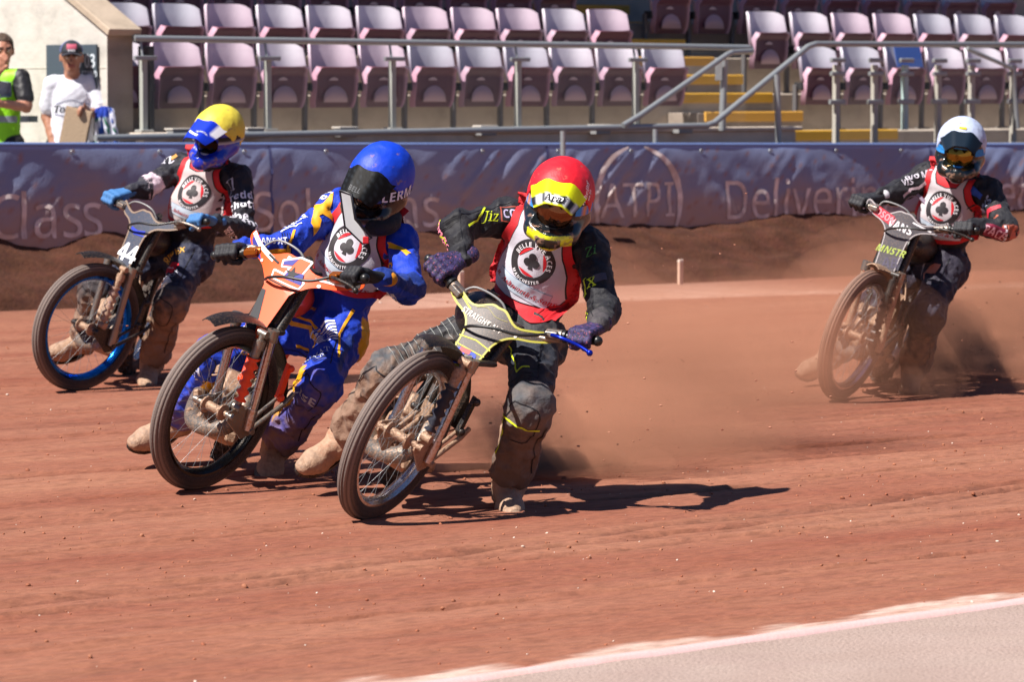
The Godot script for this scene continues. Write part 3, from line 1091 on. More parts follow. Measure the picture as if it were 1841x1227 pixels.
func rails(turn: Basis) -> void:
	var b := thing("glass_balustrade", "balustrade of clear glass panels and grey posts in front of the left seat block", "balustrade", S(4.5, 1.24, -0.75))
	var mb := MB.new()
	mb.tube([S(1.66, 1.965, -0.8), S(7.9, 1.925, -0.8), S(8.0, 1.915, -0.86), S(8.12, 1.89, -1.0)], 0.027, hx("7b8086"), 10)
	put("top_rail", mb, M.steel, b, b.position)
	var ts := [1.72, 2.87, 4.08, 5.36, 6.62]
	for k in ts.size():
		mb = MB.new()
		mb.box(Transform3D(turn, S(ts[k], 1.54, -0.76)), Vector3(0.05, 0.58, 0.05), hx("a3a69f"), 0.006)
		mb.box(Transform3D(turn, S(ts[k], 1.255, -0.75)), Vector3(0.12, 0.02, 0.1), hx("9b9c98"), 0.004)
		put("post", mb, M.paint, b, b.position)
		mb = MB.new()
		mb.box(Transform3D(turn, S(ts[k], 1.815, -0.73)), Vector3(0.20, 0.035, 0.03), hx("5e6a68"), 0.006)
		mb.tube([S(ts[k], 1.82, -0.77), S(ts[k], 1.95, -0.8)], 0.011, hx("7b8086"), 6)
		put("clamp", mb, M.steel, b, b.position)
		if k < ts.size() - 1:
			mb = MB.new()
			mb.box(Transform3D(turn, S((ts[k] + ts[k + 1]) / 2, 1.575, -0.725)), Vector3(ts[k + 1] - ts[k] - 0.07, 0.62, 0.012), Color.WHITE, 0.003)
			put("glass_panel", mb, M.glass, b, b.position)
	mb = MB.new()
	mb.box(Transform3D(turn, S((6.62 + 7.85) / 2, 1.575, -0.725)), Vector3(1.16, 0.62, 0.012), Color.WHITE, 0.003)
	put("glass_panel", mb, M.glass, b, b.position)
	var r := thing("glass_balustrade", "balustrade with close-set posts, clamps and glass panels in front of the right seat block", "balustrade", S(10.2, 1.17, -0.75))
	var tr := [8.91, 9.37, 9.74, 10.15, 10.57, 11.1, 11.55, 12.0]
	for k in tr.size():
		mb = MB.new()
		var low := 1.02 if k != 2 else 1.2
		mb.box(Transform3D(turn, S(tr[k], (low + 1.78) / 2, -0.76)), Vector3(0.055, 1.78 - low, 0.05), hx("aaa79d") if k != 2 else hx("a9c2bf"), 0.006)
		put("post", mb, M.paint, r, r.position)
		for y in [1.70, 1.82]:
			mb = MB.new()
			mb.box(Transform3D(turn, S(tr[k], y, -0.74)), Vector3(0.17, 0.04, 0.04), hx("4e5553"), 0.008)
			put("clamp", mb, M.steel, r, r.position)
		mb = MB.new()
		mb.box(Transform3D(turn, S(tr[k], 1.45, -0.745)), Vector3(0.19, 0.045, 0.035), hx("3c4450"), 0.008)
		put("clamp", mb, M.steel, r, r.position)
		if k < tr.size() - 1:
			mb = MB.new()
			mb.box(Transform3D(turn, S((tr[k] + tr[k + 1]) / 2, 1.46, -0.735)), Vector3(tr[k + 1] - tr[k] - 0.06, 0.74, 0.012), Color.WHITE, 0.003)
			put("glass_panel", mb, M.glass, r, r.position)
	mb = MB.new()
	mb.tube([S(10.55, 1.93, -0.8), S(11.05, 1.75, -0.72), S(11.1, 1.2, -0.7)], 0.022, hx("6d6d68"), 8)
	put("brace", mb, M.steel, r, r.position)

func end_wall(turn: Basis) -> void:
	var o := thing("end_wall", "tall pale concrete wall with a sloping coping at the end of the seats", "wall", S(1.55, 0.2, -0.9))
	var mb := MB.new()
	# outline in the plane across the stand: (distance back, height)
	var pts := [Vector2(0, 0), Vector2(0, 2.0), Vector2(0.9, 2.42), Vector2(5.0, 4.3), Vector2(9.0, 6.0), Vector2(9.0, 0)]
	var t0 := 1.47
	var t1 := 1.70
	var wallc := hx("c8c4bd")
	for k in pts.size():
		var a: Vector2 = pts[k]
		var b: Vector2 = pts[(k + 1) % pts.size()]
		mb.flat4(S(t0, a.y, -0.88 - a.x), S(t1, a.y, -0.88 - a.x), S(t1, b.y, -0.88 - b.x), S(t0, b.y, -0.88 - b.x), hx("a89c8e") if k == 0 else wallc)  # the front end is painted darker to stand for its shade
	for s in [t0, t1]:
		for k in range(1, pts.size() - 1):
			mb.flat(S(s, pts[0].y, -0.88), S(s, pts[k].y, -0.88 - pts[k].x), S(s, pts[k + 1].y, -0.88 - pts[k + 1].x), wallc)
	# make every face look outwards
	var mid := S(1.58, 2.0, -4.0)
	for k in range(0, mb.i.size(), 3):
		var ctr := (mb.v[mb.i[k]] + mb.v[mb.i[k + 1]] + mb.v[mb.i[k + 2]]) / 3.0
		if mb.n[mb.i[k]].dot(ctr - mid) < 0.0 and absf(mb.n[mb.i[k]].dot(ALONG)) > 0.8:
			for e in 3: mb.n[mb.i[k + e]] = -mb.n[mb.i[k + e]]
			var x := mb.i[k + 1]
			mb.i[k + 1] = mb.i[k + 2]; mb.i[k + 2] = x
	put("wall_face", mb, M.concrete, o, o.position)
	mb = MB.new()
	var slope := (pts[2] - pts[1]).normalized() as Vector2
	mb.box(Transform3D(turn * Basis(Vector3.RIGHT, atan2(slope.y, slope.x)), S(1.585, 2.0 + slope.y * 1.5 + 0.03, -0.88 - slope.x * 1.5 + 0.03)), Vector3(0.30, 0.06, 3.1), hx("b5a491"), 0.01)
	put("coping", mb, M.concrete, o, o.position)
	# cast joint lines
	mb = MB.new()
	for y in [1.74]:
		mb.box(Transform3D(turn, S(1.468, y, -2.6)), Vector3(0.008, 0.008, 3.4), hx("cbc6bd"), 0.003)
	put("cast_joint", mb, M.concrete, o, o.position)
	var sg := thing("wall_sign", "dark grey notice board with pale lettering on the end wall", "sign", S(1.44, 1.6, -1.3))
	mb = MB.new()
	mb.box(Transform3D(turn, S(1.448, 1.66, -1.36)), Vector3(0.02, 0.52, 0.74), hx("46525c"), 0.004)
	put("board", mb, M.paint, sg, sg.position)
	var right := OUT
	mb = MB.new()
	for row in [[text2d("000 03", 0.105, true), Vector2(0.14, 0.13)], [text2d("SOUTH STAND", 0.05, true), Vector2(0.15, 0.03)]]:
		lay(mb, moved2d(row[0], row[1]), func(p: Vector2) -> Vector3: return S(1.436, 1.66, -1.36) + right * p.x + Vector3.UP * p.y, hx("c9d3dc"), -ALONG, 0.3)
	put("lettering", mb, M.print, sg, sg.position)
	# dark gate post between wall and first seat
	mb = MB.new()
	mb.box(Transform3D(turn, S(0, 0.4, 0) - FENCE0), Vector3(0.12, 0.72, 0.06), hx("2e2b30"), 0.008)
	var gp := put("gate_post", mb, M.paint)
	gp.position = S(1.93, 1.15, -1.05)
	tag(gp, "dark metal post between the end wall and the first front row seat", "post")
	# the ground of the passage and the far side of it
	mb = MB.new()
	mb.box(Transform3D(turn, S(-6.0, 0.1, -4.3)), Vector3(15.0, 0.2, 8.0), hx("a09a92"), 0.01)
	struct(put("passage_floor", mb, M.concrete))
# ---------------------------------------------------------------- speedway bikes
func prism(mb: MB, pts: Array, by: Vector3, col: Color) -> void:      # a flat outline of points given a thickness
	var mid := Vector3.ZERO
	for p in pts: mid += p / pts.size()
	var st := []
	for s in 2:
		var o := by * (s - 0.5)
		var nn := by.normalized() * (1.0 if s == 1 else -1.0)
		var c := mb.add(mid + o, nn, col)
		var ids := []
		for p in pts: ids.append(mb.add(p + o, nn, col))
		for k in pts.size(): mb.tri(c, ids[k], ids[(k + 1) % pts.size()])
	for k in pts.size():
		var a: Vector3 = pts[k]
		var b: Vector3 = pts[(k + 1) % pts.size()]
		var nn2 := (b - a).cross(by).normalized()
		if nn2.dot((a + b) / 2 - mid) < 0.0: nn2 = -nn2
		mb.quad(mb.add(a - by / 2, nn2, col), mb.add(b - by / 2, nn2, col), mb.add(b + by / 2, nn2, col), mb.add(a + by / 2, nn2, col))

func smooth_path(pts: Array, steps := 6) -> Array:
	var r := []
	var m := pts.size()
	for k in m - 1:
		var p0: Vector3 = pts[maxi(k - 1, 0)]
		var p3: Vector3 = pts[mini(k + 2, m - 1)]
		for s in steps: r.append((pts[k] as Vector3).cubic_interpolate(pts[k + 1], p0, p3, s / float(steps)))
	r.append(pts[m - 1])
	return r

func arc_plate(mb: MB, c: Vector3, n: Vector3, f: Vector3, u: Vector3, a0: float, a1: float, r0: float, r1: float, half: float, droop: float, col: Color, thick := 0.004) -> void:
	seat_plate(mb, func(x: float, v: float) -> Vector3:
		var a := lerpf(a0, a1, v)
		var r := lerpf(r0, r1, pow(v, 2.0)) - droop * x * x
		var taper := 1.0 - 0.45 * pow(v, 6.0)
		return c + n * half * x * taper + (f * cos(a) + u * sin(a)) * r, 6, 22, thick, func(_x: float, _v: float) -> Color: return col)

func wheel(called: String, bike: Node3D, c: Vector3, n: Vector3, f: Vector3, ring: float, fat: float, rimmat: Material, knobs: bool, tone: Color) -> Node3D:
	var w := Node3D.new()
	w.name = called
	bike.add_child(w, true)
	var o := bike.position
	var xf := frame(c, n, f)
	var prof := []
	var cols := []
	var seg := 40
	for k in seg:
		var a := TAU * k / seg
		var r := fat
		if cos(a) > 0.25:
			var rib := 0.5 + 0.5 * cos(a * 14.0)
			r = fat * (1.0 + 0.05 * cos(a)) - (0.0035 if rib < 0.30 else 0.0)
		prof.append(Vector2(ring + r * cos(a), -r * sin(a) * 0.92))
		var dusty := smoothstep(-0.1, 0.75, cos(a))
		cols.append(hx("2b2626").lerp(tone, dusty * (0.85 if r > fat * 0.99 else 0.35)))
	var mb := MB.new()
	mb.lathe(prof, xf, cols, 72, 0.0, TAU, true)
	put("tyre", mb, M.rubber, w, o)
	if knobs:
		mb = MB.new()
		for k in 44:
			var a := TAU * k / 44.0
			var rd := xf.basis.x * cos(a) + xf.basis.z * sin(a)
			var tn := xf.basis.y.cross(rd)
			for s in ([-0.032, 0.0, 0.032] if k % 2 == 0 else [-0.018, 0.018]):
				mb.box(Transform3D(Basis(xf.basis.y, rd, tn), c + rd * (ring + fat + 0.003 - absf(s) * 0.35) + xf.basis.y * s), Vector3(0.02, 0.024, 0.022), tone.lerp(hx("2b2626"), 0.4), 0.003)
		put("tread_knobs", mb, M.rubber, w, o).set_meta("kind", "stuff")
	mb = MB.new()
	var ir := ring - fat
	mb.lathe([Vector2(ir + 0.012, -0.026), Vector2(ir + 0.002, -0.027), Vector2(ir - 0.004, -0.02), Vector2(ir - 0.014, -0.010), Vector2(ir - 0.016, 0.0), Vector2(ir - 0.014, 0.010), Vector2(ir - 0.004, 0.02), Vector2(ir + 0.002, 0.027), Vector2(ir + 0.012, 0.026)], xf, Color.WHITE, 72)
	put("rim", mb, rimmat, w, o)
	mb = MB.new()
	mb.lathe([Vector2(0.0, -0.075), Vector2(0.012, -0.075), Vector2(0.014, -0.055), Vector2(0.034, -0.05), Vector2(0.035, -0.042), Vector2(0.02, -0.036), Vector2(0.018, 0.036), Vector2(0.035, 0.042), Vector2(0.034, 0.05), Vector2(0.014, 0.055), Vector2(0.012, 0.075), Vector2(0.0, 0.075)], xf, Color.WHITE, 18)
	put("hub", mb, M.mud_metal, w, o)
	mb = MB.new()
	for k in 36:
		var a := TAU * k / 36.0
		var s := 1.0 if k % 2 == 0 else -1.0
		var b := a + (0.9 if (k / 2) % 2 == 0 else -0.9)
		var p := c + xf.basis.x * cos(b) * 0.031 + xf.basis.z * sin(b) * 0.031 + xf.basis.y * 0.045 * s
		var q := c + (xf.basis.x * cos(a) + xf.basis.z * sin(a)) * (ir - 0.012)
		mb.tube([p, q], 0.0008, Color.WHITE, 3, false)
	put("spokes", mb, M.steel, w, o)
	return w

var SHIELD := PackedVector2Array([Vector2(0, 0.067), Vector2(0.035, 0.066), Vector2(0.10, 0.034), Vector2(0.17, 0.05), Vector2(0.232, 0.072), Vector2(0.25, 0.052), Vector2(0.235, 0.03), Vector2(0.18, 0.005), Vector2(0.12, -0.012), Vector2(0.085, -0.038), Vector2(0.068, -0.075), Vector2(0.064, -0.11)])

# c: hub_px, depth, tilt, swing (degrees), rear (Vector3 contact), lean, hands, colours ; returns what the rider needs
func bike(c: Dictionary) -> Dictionary:
	var th := deg_to_rad(c.tilt)
	var be := deg_to_rad(c.swing)
	var n := Vector3(cos(be) * cos(th), -cos(be) * sin(th), sin(be))
	var f := n.cross(Vector3.UP).normalized()
	var u := f.cross(n)
	var hub := W(c.hub.x, c.hub.y, c.depth)
	hub.y = 0.31 * sqrt(1.0 - n.y * n.y) + 0.038
	var touch := hub - u * 0.35
	touch.y = 0.0
	var root := thing(c.name, c.label, "motorbike", touch, "speedway bikes in the race")
	var o := root.position
	var rake := deg_to_rad(c.get("rake", 17.0))
	var K := u * cos(rake) - f * sin(rake)
	var FK := f * cos(rake) + u * sin(rake)
	var fp := func(a: float, b: float, d: float) -> Vector3: return hub + n * a + K * b + FK * d
	var top: float = c.get("tube_top", 0.365)
	var sc: Vector3 = c.shield      # height up the fork, set back and slope of the number shield
	var sp := func(a: float, b: float, d: float) -> Vector3: return fp.call(a, sc.x + b, sc.y + sc.z * b + d)
	# main frame
	var rear: Vector3 = c.rear
	var fb := Vector3(touch.x - rear.x, 0, touch.z - rear.z).normalized()
	var nh := Vector3.UP.cross(fb)
	var la := deg_to_rad(c.lean)
	var nb := nh * cos(la) - Vector3.UP * sin(la)
	var ub := Vector3.UP * cos(la) + nh * sin(la)
	var rh := rear + ub * 0.335
	var mp := func(a: float, b: float, d: float) -> Vector3: return rh + nb * a + ub * b + fb * d
	wheel("front_wheel", root, hub, n, f, 0.3125, 0.0375, c.rim, false, c.get("tread", hx("7d716b")))
	wheel("rear_wheel", root, rh, nb, fb, 0.285, 0.047, M.dirty_chrome, true, hx("4a4240"))
	var mb := MB.new()
	# fork
	for s in [1.0, -1.0]:
		mb = MB.new()
		mb.tube([fp.call(s * 0.10, -0.05, -0.115), fp.call(s * 0.10, top, -0.115)], 0.0185, Color.WHITE, 14)
		mb.tube([fp.call(s * 0.10, -0.06, -0.115), fp.call(s * 0.10, 0.03, -0.115)], 0.0225, Color.WHITE, 12)
		var leg := put("fork_leg", mb, c.get("fork", M.dirty_chrome), root, o)
		mb = MB.new()
		mb.tube([fp.call(s * 0.10, top - 0.045, -0.115), fp.call(s * 0.10, top + 0.005, -0.115)], 0.0245, Color.WHITE, 12)
		put("clamp", mb, M.alloy, leg, o)
		mb = MB.new()
		prism(mb, [fp.call(s * 0.085, 0.02, 0.012), fp.call(s * 0.085, -0.02, 0.012), fp.call(s * 0.085, -0.105, -0.10), fp.call(s * 0.085, -0.09, -0.15), fp.call(s * 0.085, 0.03, -0.12)], n * 0.007, hx("9b9a98"))
		mb.tube([fp.call(s * 0.07, 0, 0), fp.call(s * 0.112, 0, 0)], 0.014, hx("b9b9b9"), 10)
		mb.tube([fp.call(s * 0.085, -0.06, -0.115), fp.call(s * 0.13, -0.06, -0.115)], 0.013, hx("b9b9b9"), 10)
		put("link_plate", mb, c.get("links", M.alloy), root, o)
		mb = MB.new()
		mb.tube([fp.call(s * 0.09, -0.075, -0.13), fp.call(s * 0.09, 0.04, -0.32), fp.call(s * 0.09, 0.08, -0.36)], 0.010, Color.WHITE, 6)
		mb.tube([fp.call(s * 0.09, -0.03, -0.12), fp.call(s * 0.09, 0.07, -0.27)], 0.008, Color.WHITE, 6)
		put("trailing_strut", mb, c.get("links", M.alloy), root, o)
		mb = MB.new()
		prism(mb, [fp.call(s * 0.10, 0.075, -0.24), fp.call(s * 0.10, 0.05, -0.27), fp.call(s * 0.10, 0.20, -0.285), fp.call(s * 0.10, 0.22, -0.26)], n * 0.016, Color.WHITE)
		mb.ball(fp.call(s * 0.112, 0.075, -0.257), Vector3.ONE * 0.016, Color.WHITE)
		mb.ball(fp.call(s * 0.112, 0.20, -0.272), Vector3.ONE * 0.016, Color.WHITE)
		put("suspension_link", mb, c.get("link_colour", M.black), root, o)
		# spring unit with its gaiter, on the left leg only
		if s < 0.0: continue
		mb = MB.new()
		mb.tube([fp.call(s * 0.098, 0.24, -0.035), fp.call(s * 0.098, top - 0.035, -0.05)], 0.0195, Color.WHITE, 12)
		mb.tube([fp.call(s * 0.098, top - 0.075, -0.046), fp.call(s * 0.098, top - 0.04, -0.05)], 0.024, Color.WHITE, 12)
		mb.tube([fp.call(s * 0.098, top - 0.045, -0.05), fp.call(s * 0.098, top - 0.01, -0.055)], 0.012, Color.WHITE, 10)
		mb.tube([fp.call(s * 0.075, top - 0.01, -0.058), fp.call(s * 0.12, top - 0.01, -0.058)], 0.016, Color.WHITE, 12)
		mb.tube([fp.call(s * 0.078, 0.04, -0.02), fp.call(s * 0.12, 0.04, -0.02)], 0.018, Color.WHITE, 12)
		mb.tube([fp.call(s * 0.098, 0.04, -0.02), fp.call(s * 0.098, 0.25, -0.037)], 0.012, Color.WHITE, 8)
		var sh := put("shock_absorber", mb, c.get("shock", M.mud_metal), root, o)
		mb = MB.new()
		var pth := []
		var rad := []
		for k in 41:
			var t := k / 40.0
			pth.append((fp.call(s * 0.098, 0.07, -0.023) as Vector3).lerp(fp.call(s * 0.098, 0.255, -0.037), t))
			rad.append(0.0245 + 0.007 * cos(t * TAU * 5.0) - 0.006 * (1.0 - t))
		mb.tube(pth, rad, Color.WHITE, 14)
		put("gaiter", mb, c.gaiter, sh, o)
	mb = MB.new()
	var low: float = minf(sc.y + sc.z * (top - sc.x) - 0.05, -0.15)
	mb.box(Transform3D(Basis(n, K, FK), fp.call(0, top - 0.012, low)), Vector3(0.20, 0.022, 0.05), Color.WHITE, 0.008)
	for s in [1.0, -1.0]: mb.box(Transform3D(Basis(n, K, FK), fp.call(s * 0.092, top - 0.012, (low - 0.115) / 2)), Vector3(0.03, 0.022, absf(low + 0.115) + 0.03), Color.WHITE, 0.008)
	mb.box(Transform3D(Basis(n, K, FK), sp.call(0, 0.02, -0.075)), Vector3(0.20, 0.025, 0.06), Color.WHITE, 0.008)
	mb.tube([fp.call(0, top - 0.02, low - 0.02), sp.call(0, 0.03, -0.09)], 0.03, Color.WHITE, 12)
	for s in [1.0, -1.0]: mb.tube([fp.call(s * 0.075, top - 0.02, low), sp.call(s * 0.075, 0.02, -0.065)], 0.021, Color.WHITE, 10)
	put("fork_yoke", mb, M.black, root, o)
	# front mudguard
	mb = MB.new()
	arc_plate(mb, hub, n, f, u, deg_to_rad(178.0), deg_to_rad(c.get("guard_from", 74.0)), 0.375, c.get("guard_flare", 0.425), 0.062, 0.018, Color.WHITE)
	for s in [1.0, -1.0]: mb.tube([fp.call(s * 0.095, 0.37, -0.11), hub + n * s * 0.05 + (f * cos(2.0) + u * sin(2.0)) * 0.372], 0.006, Color.WHITE, 6)
	put("front_mudguard", mb, c.get("guard", M.black), root, o)
	shield(root, c, sp, n, K, FK)
	# handlebar
	var hl: Vector3 = W(c.hand_l.x, c.hand_l.y, c.hand_l.z)
	var hr: Vector3 = W(c.hand_r.x, c.hand_r.y, c.hand_r.z)
	var il: Vector3 = sp.call(0.24, 0.035, -0.05)
	var ir: Vector3 = sp.call(-0.24, 0.035, -0.05)
	var axl := (hl - il).normalized()
	var axr := (hr - ir).normalized()
	axl = (axl + n * 0.7).normalized()
	axr = (axr - n * 0.7).normalized()
	var wide := smooth_path([hr + axr * 0.06, hr, hr - axr * 0.07, ir * 0.6 + (hr - axr * 0.09) * 0.4, sp.call(-0.11, 0.012, -0.05), sp.call(0, 0.012, -0.05), sp.call(0.11, 0.012, -0.05), il * 0.6 + (hl - axl * 0.09) * 0.4, hl - axl * 0.07, hl, hl + axl * 0.06], 5)
	mb = MB.new()
	mb.tube(wide, 0.0125, Color.WHITE, 10)
	var bar := put("handlebar", mb, c.get("bar", M.alloy), root, o)
	for e in [[hl, axl], [hr, axr]]:
		mb = MB.new()
		mb.tube([e[0] - e[1] * 0.07, e[0] + e[1] * 0.062], 0.0175, hx("1d1d20"), 10)
		mb.tube([e[0] - e[1] * 0.078, e[0] - e[1] * 0.068], 0.026, hx("1d1d20"), 12)
		mb.ball(e[0] + e[1] * 0.062, Vector3.ONE * 0.02, hx("1d1d20"))
		put("grip", mb, M.plastic, bar, o)
		mb = MB.new()
		mb.tube([e[0] - e[1] * 0.085, e[0] - e[1] * 0.15], 0.024, Color.WHITE, 10)
		mb.box(Transform3D(Basis(e[1], (FK.cross(e[1])).normalized(), FK), e[0] - e[1] * 0.12 + FK * 0.025), Vector3(0.06, 0.03, 0.035), Color.WHITE, 0.008)
		put("control_housing", mb, c.get("control", M.alloy), bar, o)
	mb = MB.new()
	var lv := hl - axl * 0.11 + FK * 0.05
	mb.tube(smooth_path([lv, lv + axl * 0.05 + FK * 0.012 - K * 0.006, lv + axl * 0.13 - K * 0.028, lv + axl * 0.185 - K * 0.05]), 0.0075, Color.WHITE, 8)
	mb.ball(lv + axl * 0.185 - K * 0.05, Vector3.ONE * 0.0125, Color.WHITE)
	put("clutch_lever", mb, c.get("lever", M.alloy), bar, o)
	mb = MB.new()
	mb.tube(smooth_path([lv - axl * 0.02, sp.call(0.15, 0.02, 0.045), sp.call(0.05, 0.0, 0.06), sp.call(-0.03, -0.03, 0.045), sp.call(-0.07, -0.055, 0.006)]), 0.006, hx("17171a"), 8)
	mb.tube(smooth_path([hr - axr * 0.13, sp.call(-0.14, 0.085, -0.03), sp.call(-0.02, 0.075, -0.05), sp.call(0.03, 0.0, -0.10)]), 0.005, hx("8a8a8a"), 6)
	put("control_cable", mb, M.plastic, bar, o)
	# frame
	mb = MB.new()
	mb.tube(smooth_path([sp.call(0, 0.05, -0.10), mp.call(0, 0.44, 0.62), mp.call(0, 0.34, 0.25), mp.call(0, 0.30, 0.02)]), 0.019, Color.WHITE, 10)
	mb.tube(smooth_path([fp.call(0, top, low - 0.03), mp.call(0, 0.22, 0.90), mp.call(0, -0.06, 0.82), mp.call(0, -0.12, 0.6), mp.call(0, -0.08, 0.35)]), 0.016, Color.WHITE, 10)
	for s in [1.0, -1.0]:
		mb.tube(smooth_path([mp.call(s * 0.085, 0, 0), mp.call(s * 0.08, -0.05, 0.38), mp.call(s * 0.05, 0.32, 0.36)]), 0.013, Color.WHITE, 8)
		mb.tube([mp.call(s * 0.085, 0, 0), mp.call(s * 0.05, 0.32, 0.1)], 0.011, Color.WHITE, 8)
	put("frame", mb, c.get("frame", M.black), root, o)
	# engine laid forward in the frame
	var lo := (fb * 0.86 + ub * 0.5).normalized()
	var crank: Vector3 = mp.call(-0.03, -0.07, 0.62)
	mb = MB.new()
	var side := frame(crank, nb, fb)
	mb.lathe([Vector2(0, -0.10), Vector2(0.07, -0.10), Vector2(0.105, -0.08), Vector2(0.115, -0.05), Vector2(0.115, 0.05), Vector2(0.105, 0.08), Vector2(0.07, 0.10), Vector2(0, 0.10)], side, Color.WHITE, 26)
	mb.box(Transform3D(Basis(nb, ub, fb), mp.call(-0.02, -0.04, 0.42)), Vector3(0.16, 0.17, 0.2), Color.WHITE, 0.03)
	mb.lathe([Vector2(0, -0.03), Vector2(0.085, -0.03), Vector2(0.09, -0.01), Vector2(0.09, 0.02), Vector2(0, 0.03)], frame(mp.call(-0.13, 0.02, 0.36), nb, fb), Color.WHITE, 22)
	var eng := put("engine", mb, M.mud_metal, root, o)
	mb = MB.new()
	var cyl := frame(crank + lo * 0.11, lo, nb)
	for k in 8:
		var y := k * 0.016
		mb.lathe([Vector2(0, y), Vector2(0.082, y), Vector2(0.084, y + 0.003), Vector2(0.082, y + 0.006), Vector2(0, y + 0.006)], cyl, Color.WHITE, 24)
	mb.tube([crank + lo * 0.08, crank + lo * 0.25], 0.062, Color.WHITE, 16)
	put("cooling_fins", mb, M.alloy, eng, o)
	mb = MB.new()
	mb.box(Transform3D(cyl.basis, crank + lo * 0.275), Vector3(0.17, 0.07, 0.15), Color.WHITE, 0.025)
	mb.box(Transform3D(cyl.basis, crank + lo * 0.325), Vector3(0.12, 0.05, 0.11), Color.WHITE, 0.02)
	for s in [1.0, -1.0]: mb.ball(crank + lo * 0.31 + nb * s * 0.07, Vector3.ONE * 0.02, Color.WHITE)
	put("cylinder_head", mb, M.mud_metal, eng, o)
	mb = MB.new()
	mb.tube([mp.call(-0.02, 0.20, 0.56), mp.call(-0.03, 0.25, 0.46), mp.call(-0.05, 0.25, 0.36)], [0.032, 0.036, 0.03], Color.WHITE, 12)
	mb.box(Transform3D(Basis(nb, ub, fb), mp.call(-0.03, 0.22, 0.48)), Vector3(0.09, 0.10, 0.07), Color.WHITE, 0.015)
	put("carburettor", mb, M.alloy, eng, o)
	mb = MB.new()
	for k in 16:
		var w := Vector3(n_patch.get_noise_1d(k * 7.3), n_patch.get_noise_1d(k * 5.1 + 40.0), n_patch.get_noise_1d(k * 3.7 + 90.0))
		mb.box(Transform3D(Basis.from_euler(w * 4.0), mp.call(-0.05 + w.x * 0.26, -0.02 + w.y * 0.24, 0.79 + w.z * 0.14)), Vector3(0.03 + 0.004 * (k % 5), 0.028 + 0.006 * (k % 3), 0.045), Color.WHITE, 0.009)
	for k in 10:
		var a := Vector3(n_patch.get_noise_1d(k * 9.1 + 7.0), n_patch.get_noise_1d(k * 4.3 + 20.0), 0)
		mb.tube(smooth_path([mp.call(-0.08 + a.x * 0.2, -0.10 + k * 0.02, 0.84), mp.call(0.02 + a.y * 0.2, 0.06 + k * 0.015, 0.88), mp.call(0.03 + a.x * 0.1, 0.25, 0.80)]), 0.0045, Color.WHITE, 6)
	for k in 6:
		mb.box(Transform3D(Basis(nb, ub, fb).rotated(nb, k * 0.7), mp.call(-0.09 + k * 0.04, -0.02 + 0.08 * sin(k * 2.2), 0.73 + 0.03 * cos(k * 1.7))), Vector3(0.045, 0.035, 0.05), Color.WHITE, 0.012)
	for k in 5: mb.tube(smooth_path([mp.call(0.06 - k * 0.03, 0.10 + k * 0.04, 0.75), mp.call(0.08 - k * 0.05, 0.22, 0.83), mp.call(0.02, 0.33, 0.70 + k * 0.02)]), 0.005, Color.WHITE, 6)
	put("oil_lines", mb, M.mud_metal, eng, o).set_meta("kind", "stuff")
	# exhaust
	mb = MB.new()
	mb.tube(smooth_path([crank + lo * 0.27 + nb * 0.03, mp.call(0.04, 0.06, 0.95), mp.call(0.03, -0.03, 0.99), mp.call(-0.03, -0.10, 0.97), mp.call(-0.12, -0.125, 0.87), mp.call(-0.16, -0.10, 0.70), mp.call(-0.17, -0.03, 0.5)]), 0.034, Color.WHITE, 16)
	var ex := put("exhaust_pipe", mb, M.pipe, root, o)
	mb = MB.new()
	mb.tube([mp.call(-0.17, -0.03, 0.52), mp.call(-0.17, -0.01, 0.46), mp.call(-0.17, 0.06, 0.12), mp.call(-0.17, 0.07, 0.06)], [0.032, 0.052, 0.052, 0.03], Color.WHITE, 16)
	put("silencer", mb, M.alloy, ex, o)
	# tank, seat, rear guard
	mb = MB.new()
	var tb := Basis(nb, ub, fb)
	mb.ball(mp.call(0, 0.50, 0.60), Vector3(0.105, 0.095, 0.24), Color.WHITE, 20, 12, tb)
	mb.tube([mp.call(0, 0.585, 0.66), mp.call(0, 0.61, 0.66)], 0.028, Color.WHITE, 12)
	put("fuel_tank", mb, c.tank, root, o)
	mb = MB.new()
	mb.box(Transform3D(tb * Basis(Vector3.RIGHT, 0.12), mp.call(0, 0.43, 0.16)), Vector3(0.17, 0.05, 0.36), hx("1c1b1d"), 0.022)
	put("saddle", mb, M.plastic, root, o)
	mb = MB.new()
	arc_plate(mb, rh, nb, fb, ub, deg_to_rad(62.0), deg_to_rad(175.0), 0.375, 0.44, 0.085, 0.02, Color.WHITE)
	put("rear_mudguard", mb, c.tank, root, o)
	mb = MB.new()
	mb.tube([mp.call(-0.08, -0.09, 0.42), mp.call(-0.26, -0.09, 0.40)], 0.012, Color.WHITE, 8)
	mb.box(Transform3D(tb, mp.call(-0.24, -0.085, 0.40)), Vector3(0.1, 0.02, 0.05), Color.WHITE, 0.005)
	put("footrest", mb, M.mud_metal, root, o)
	mb = MB.new()
	mb.lathe([Vector2(0.02, -0.004), Vector2(0.10, -0.004), Vector2(0.10, 0.004), Vector2(0.02, 0.004)], frame(mp.call(0.10, 0, 0), nb, fb), Color.WHITE, 28)
	for s in [1.0, -1.0]: mb.tube([mp.call(0.10, s * 0.095, 0.0), mp.call(0.10, s * 0.05 + 0.01, 0.36)], 0.007, Color.WHITE, 6)
	put("chain_drive", mb, M.mud_metal, root, o)
	return {"hub": hub, "hand_l": hl, "hand_r": hr, "axis_l": axl, "axis_r": axr, "root": root, "n": n, "K": K, "FK": FK, "fp": fp}

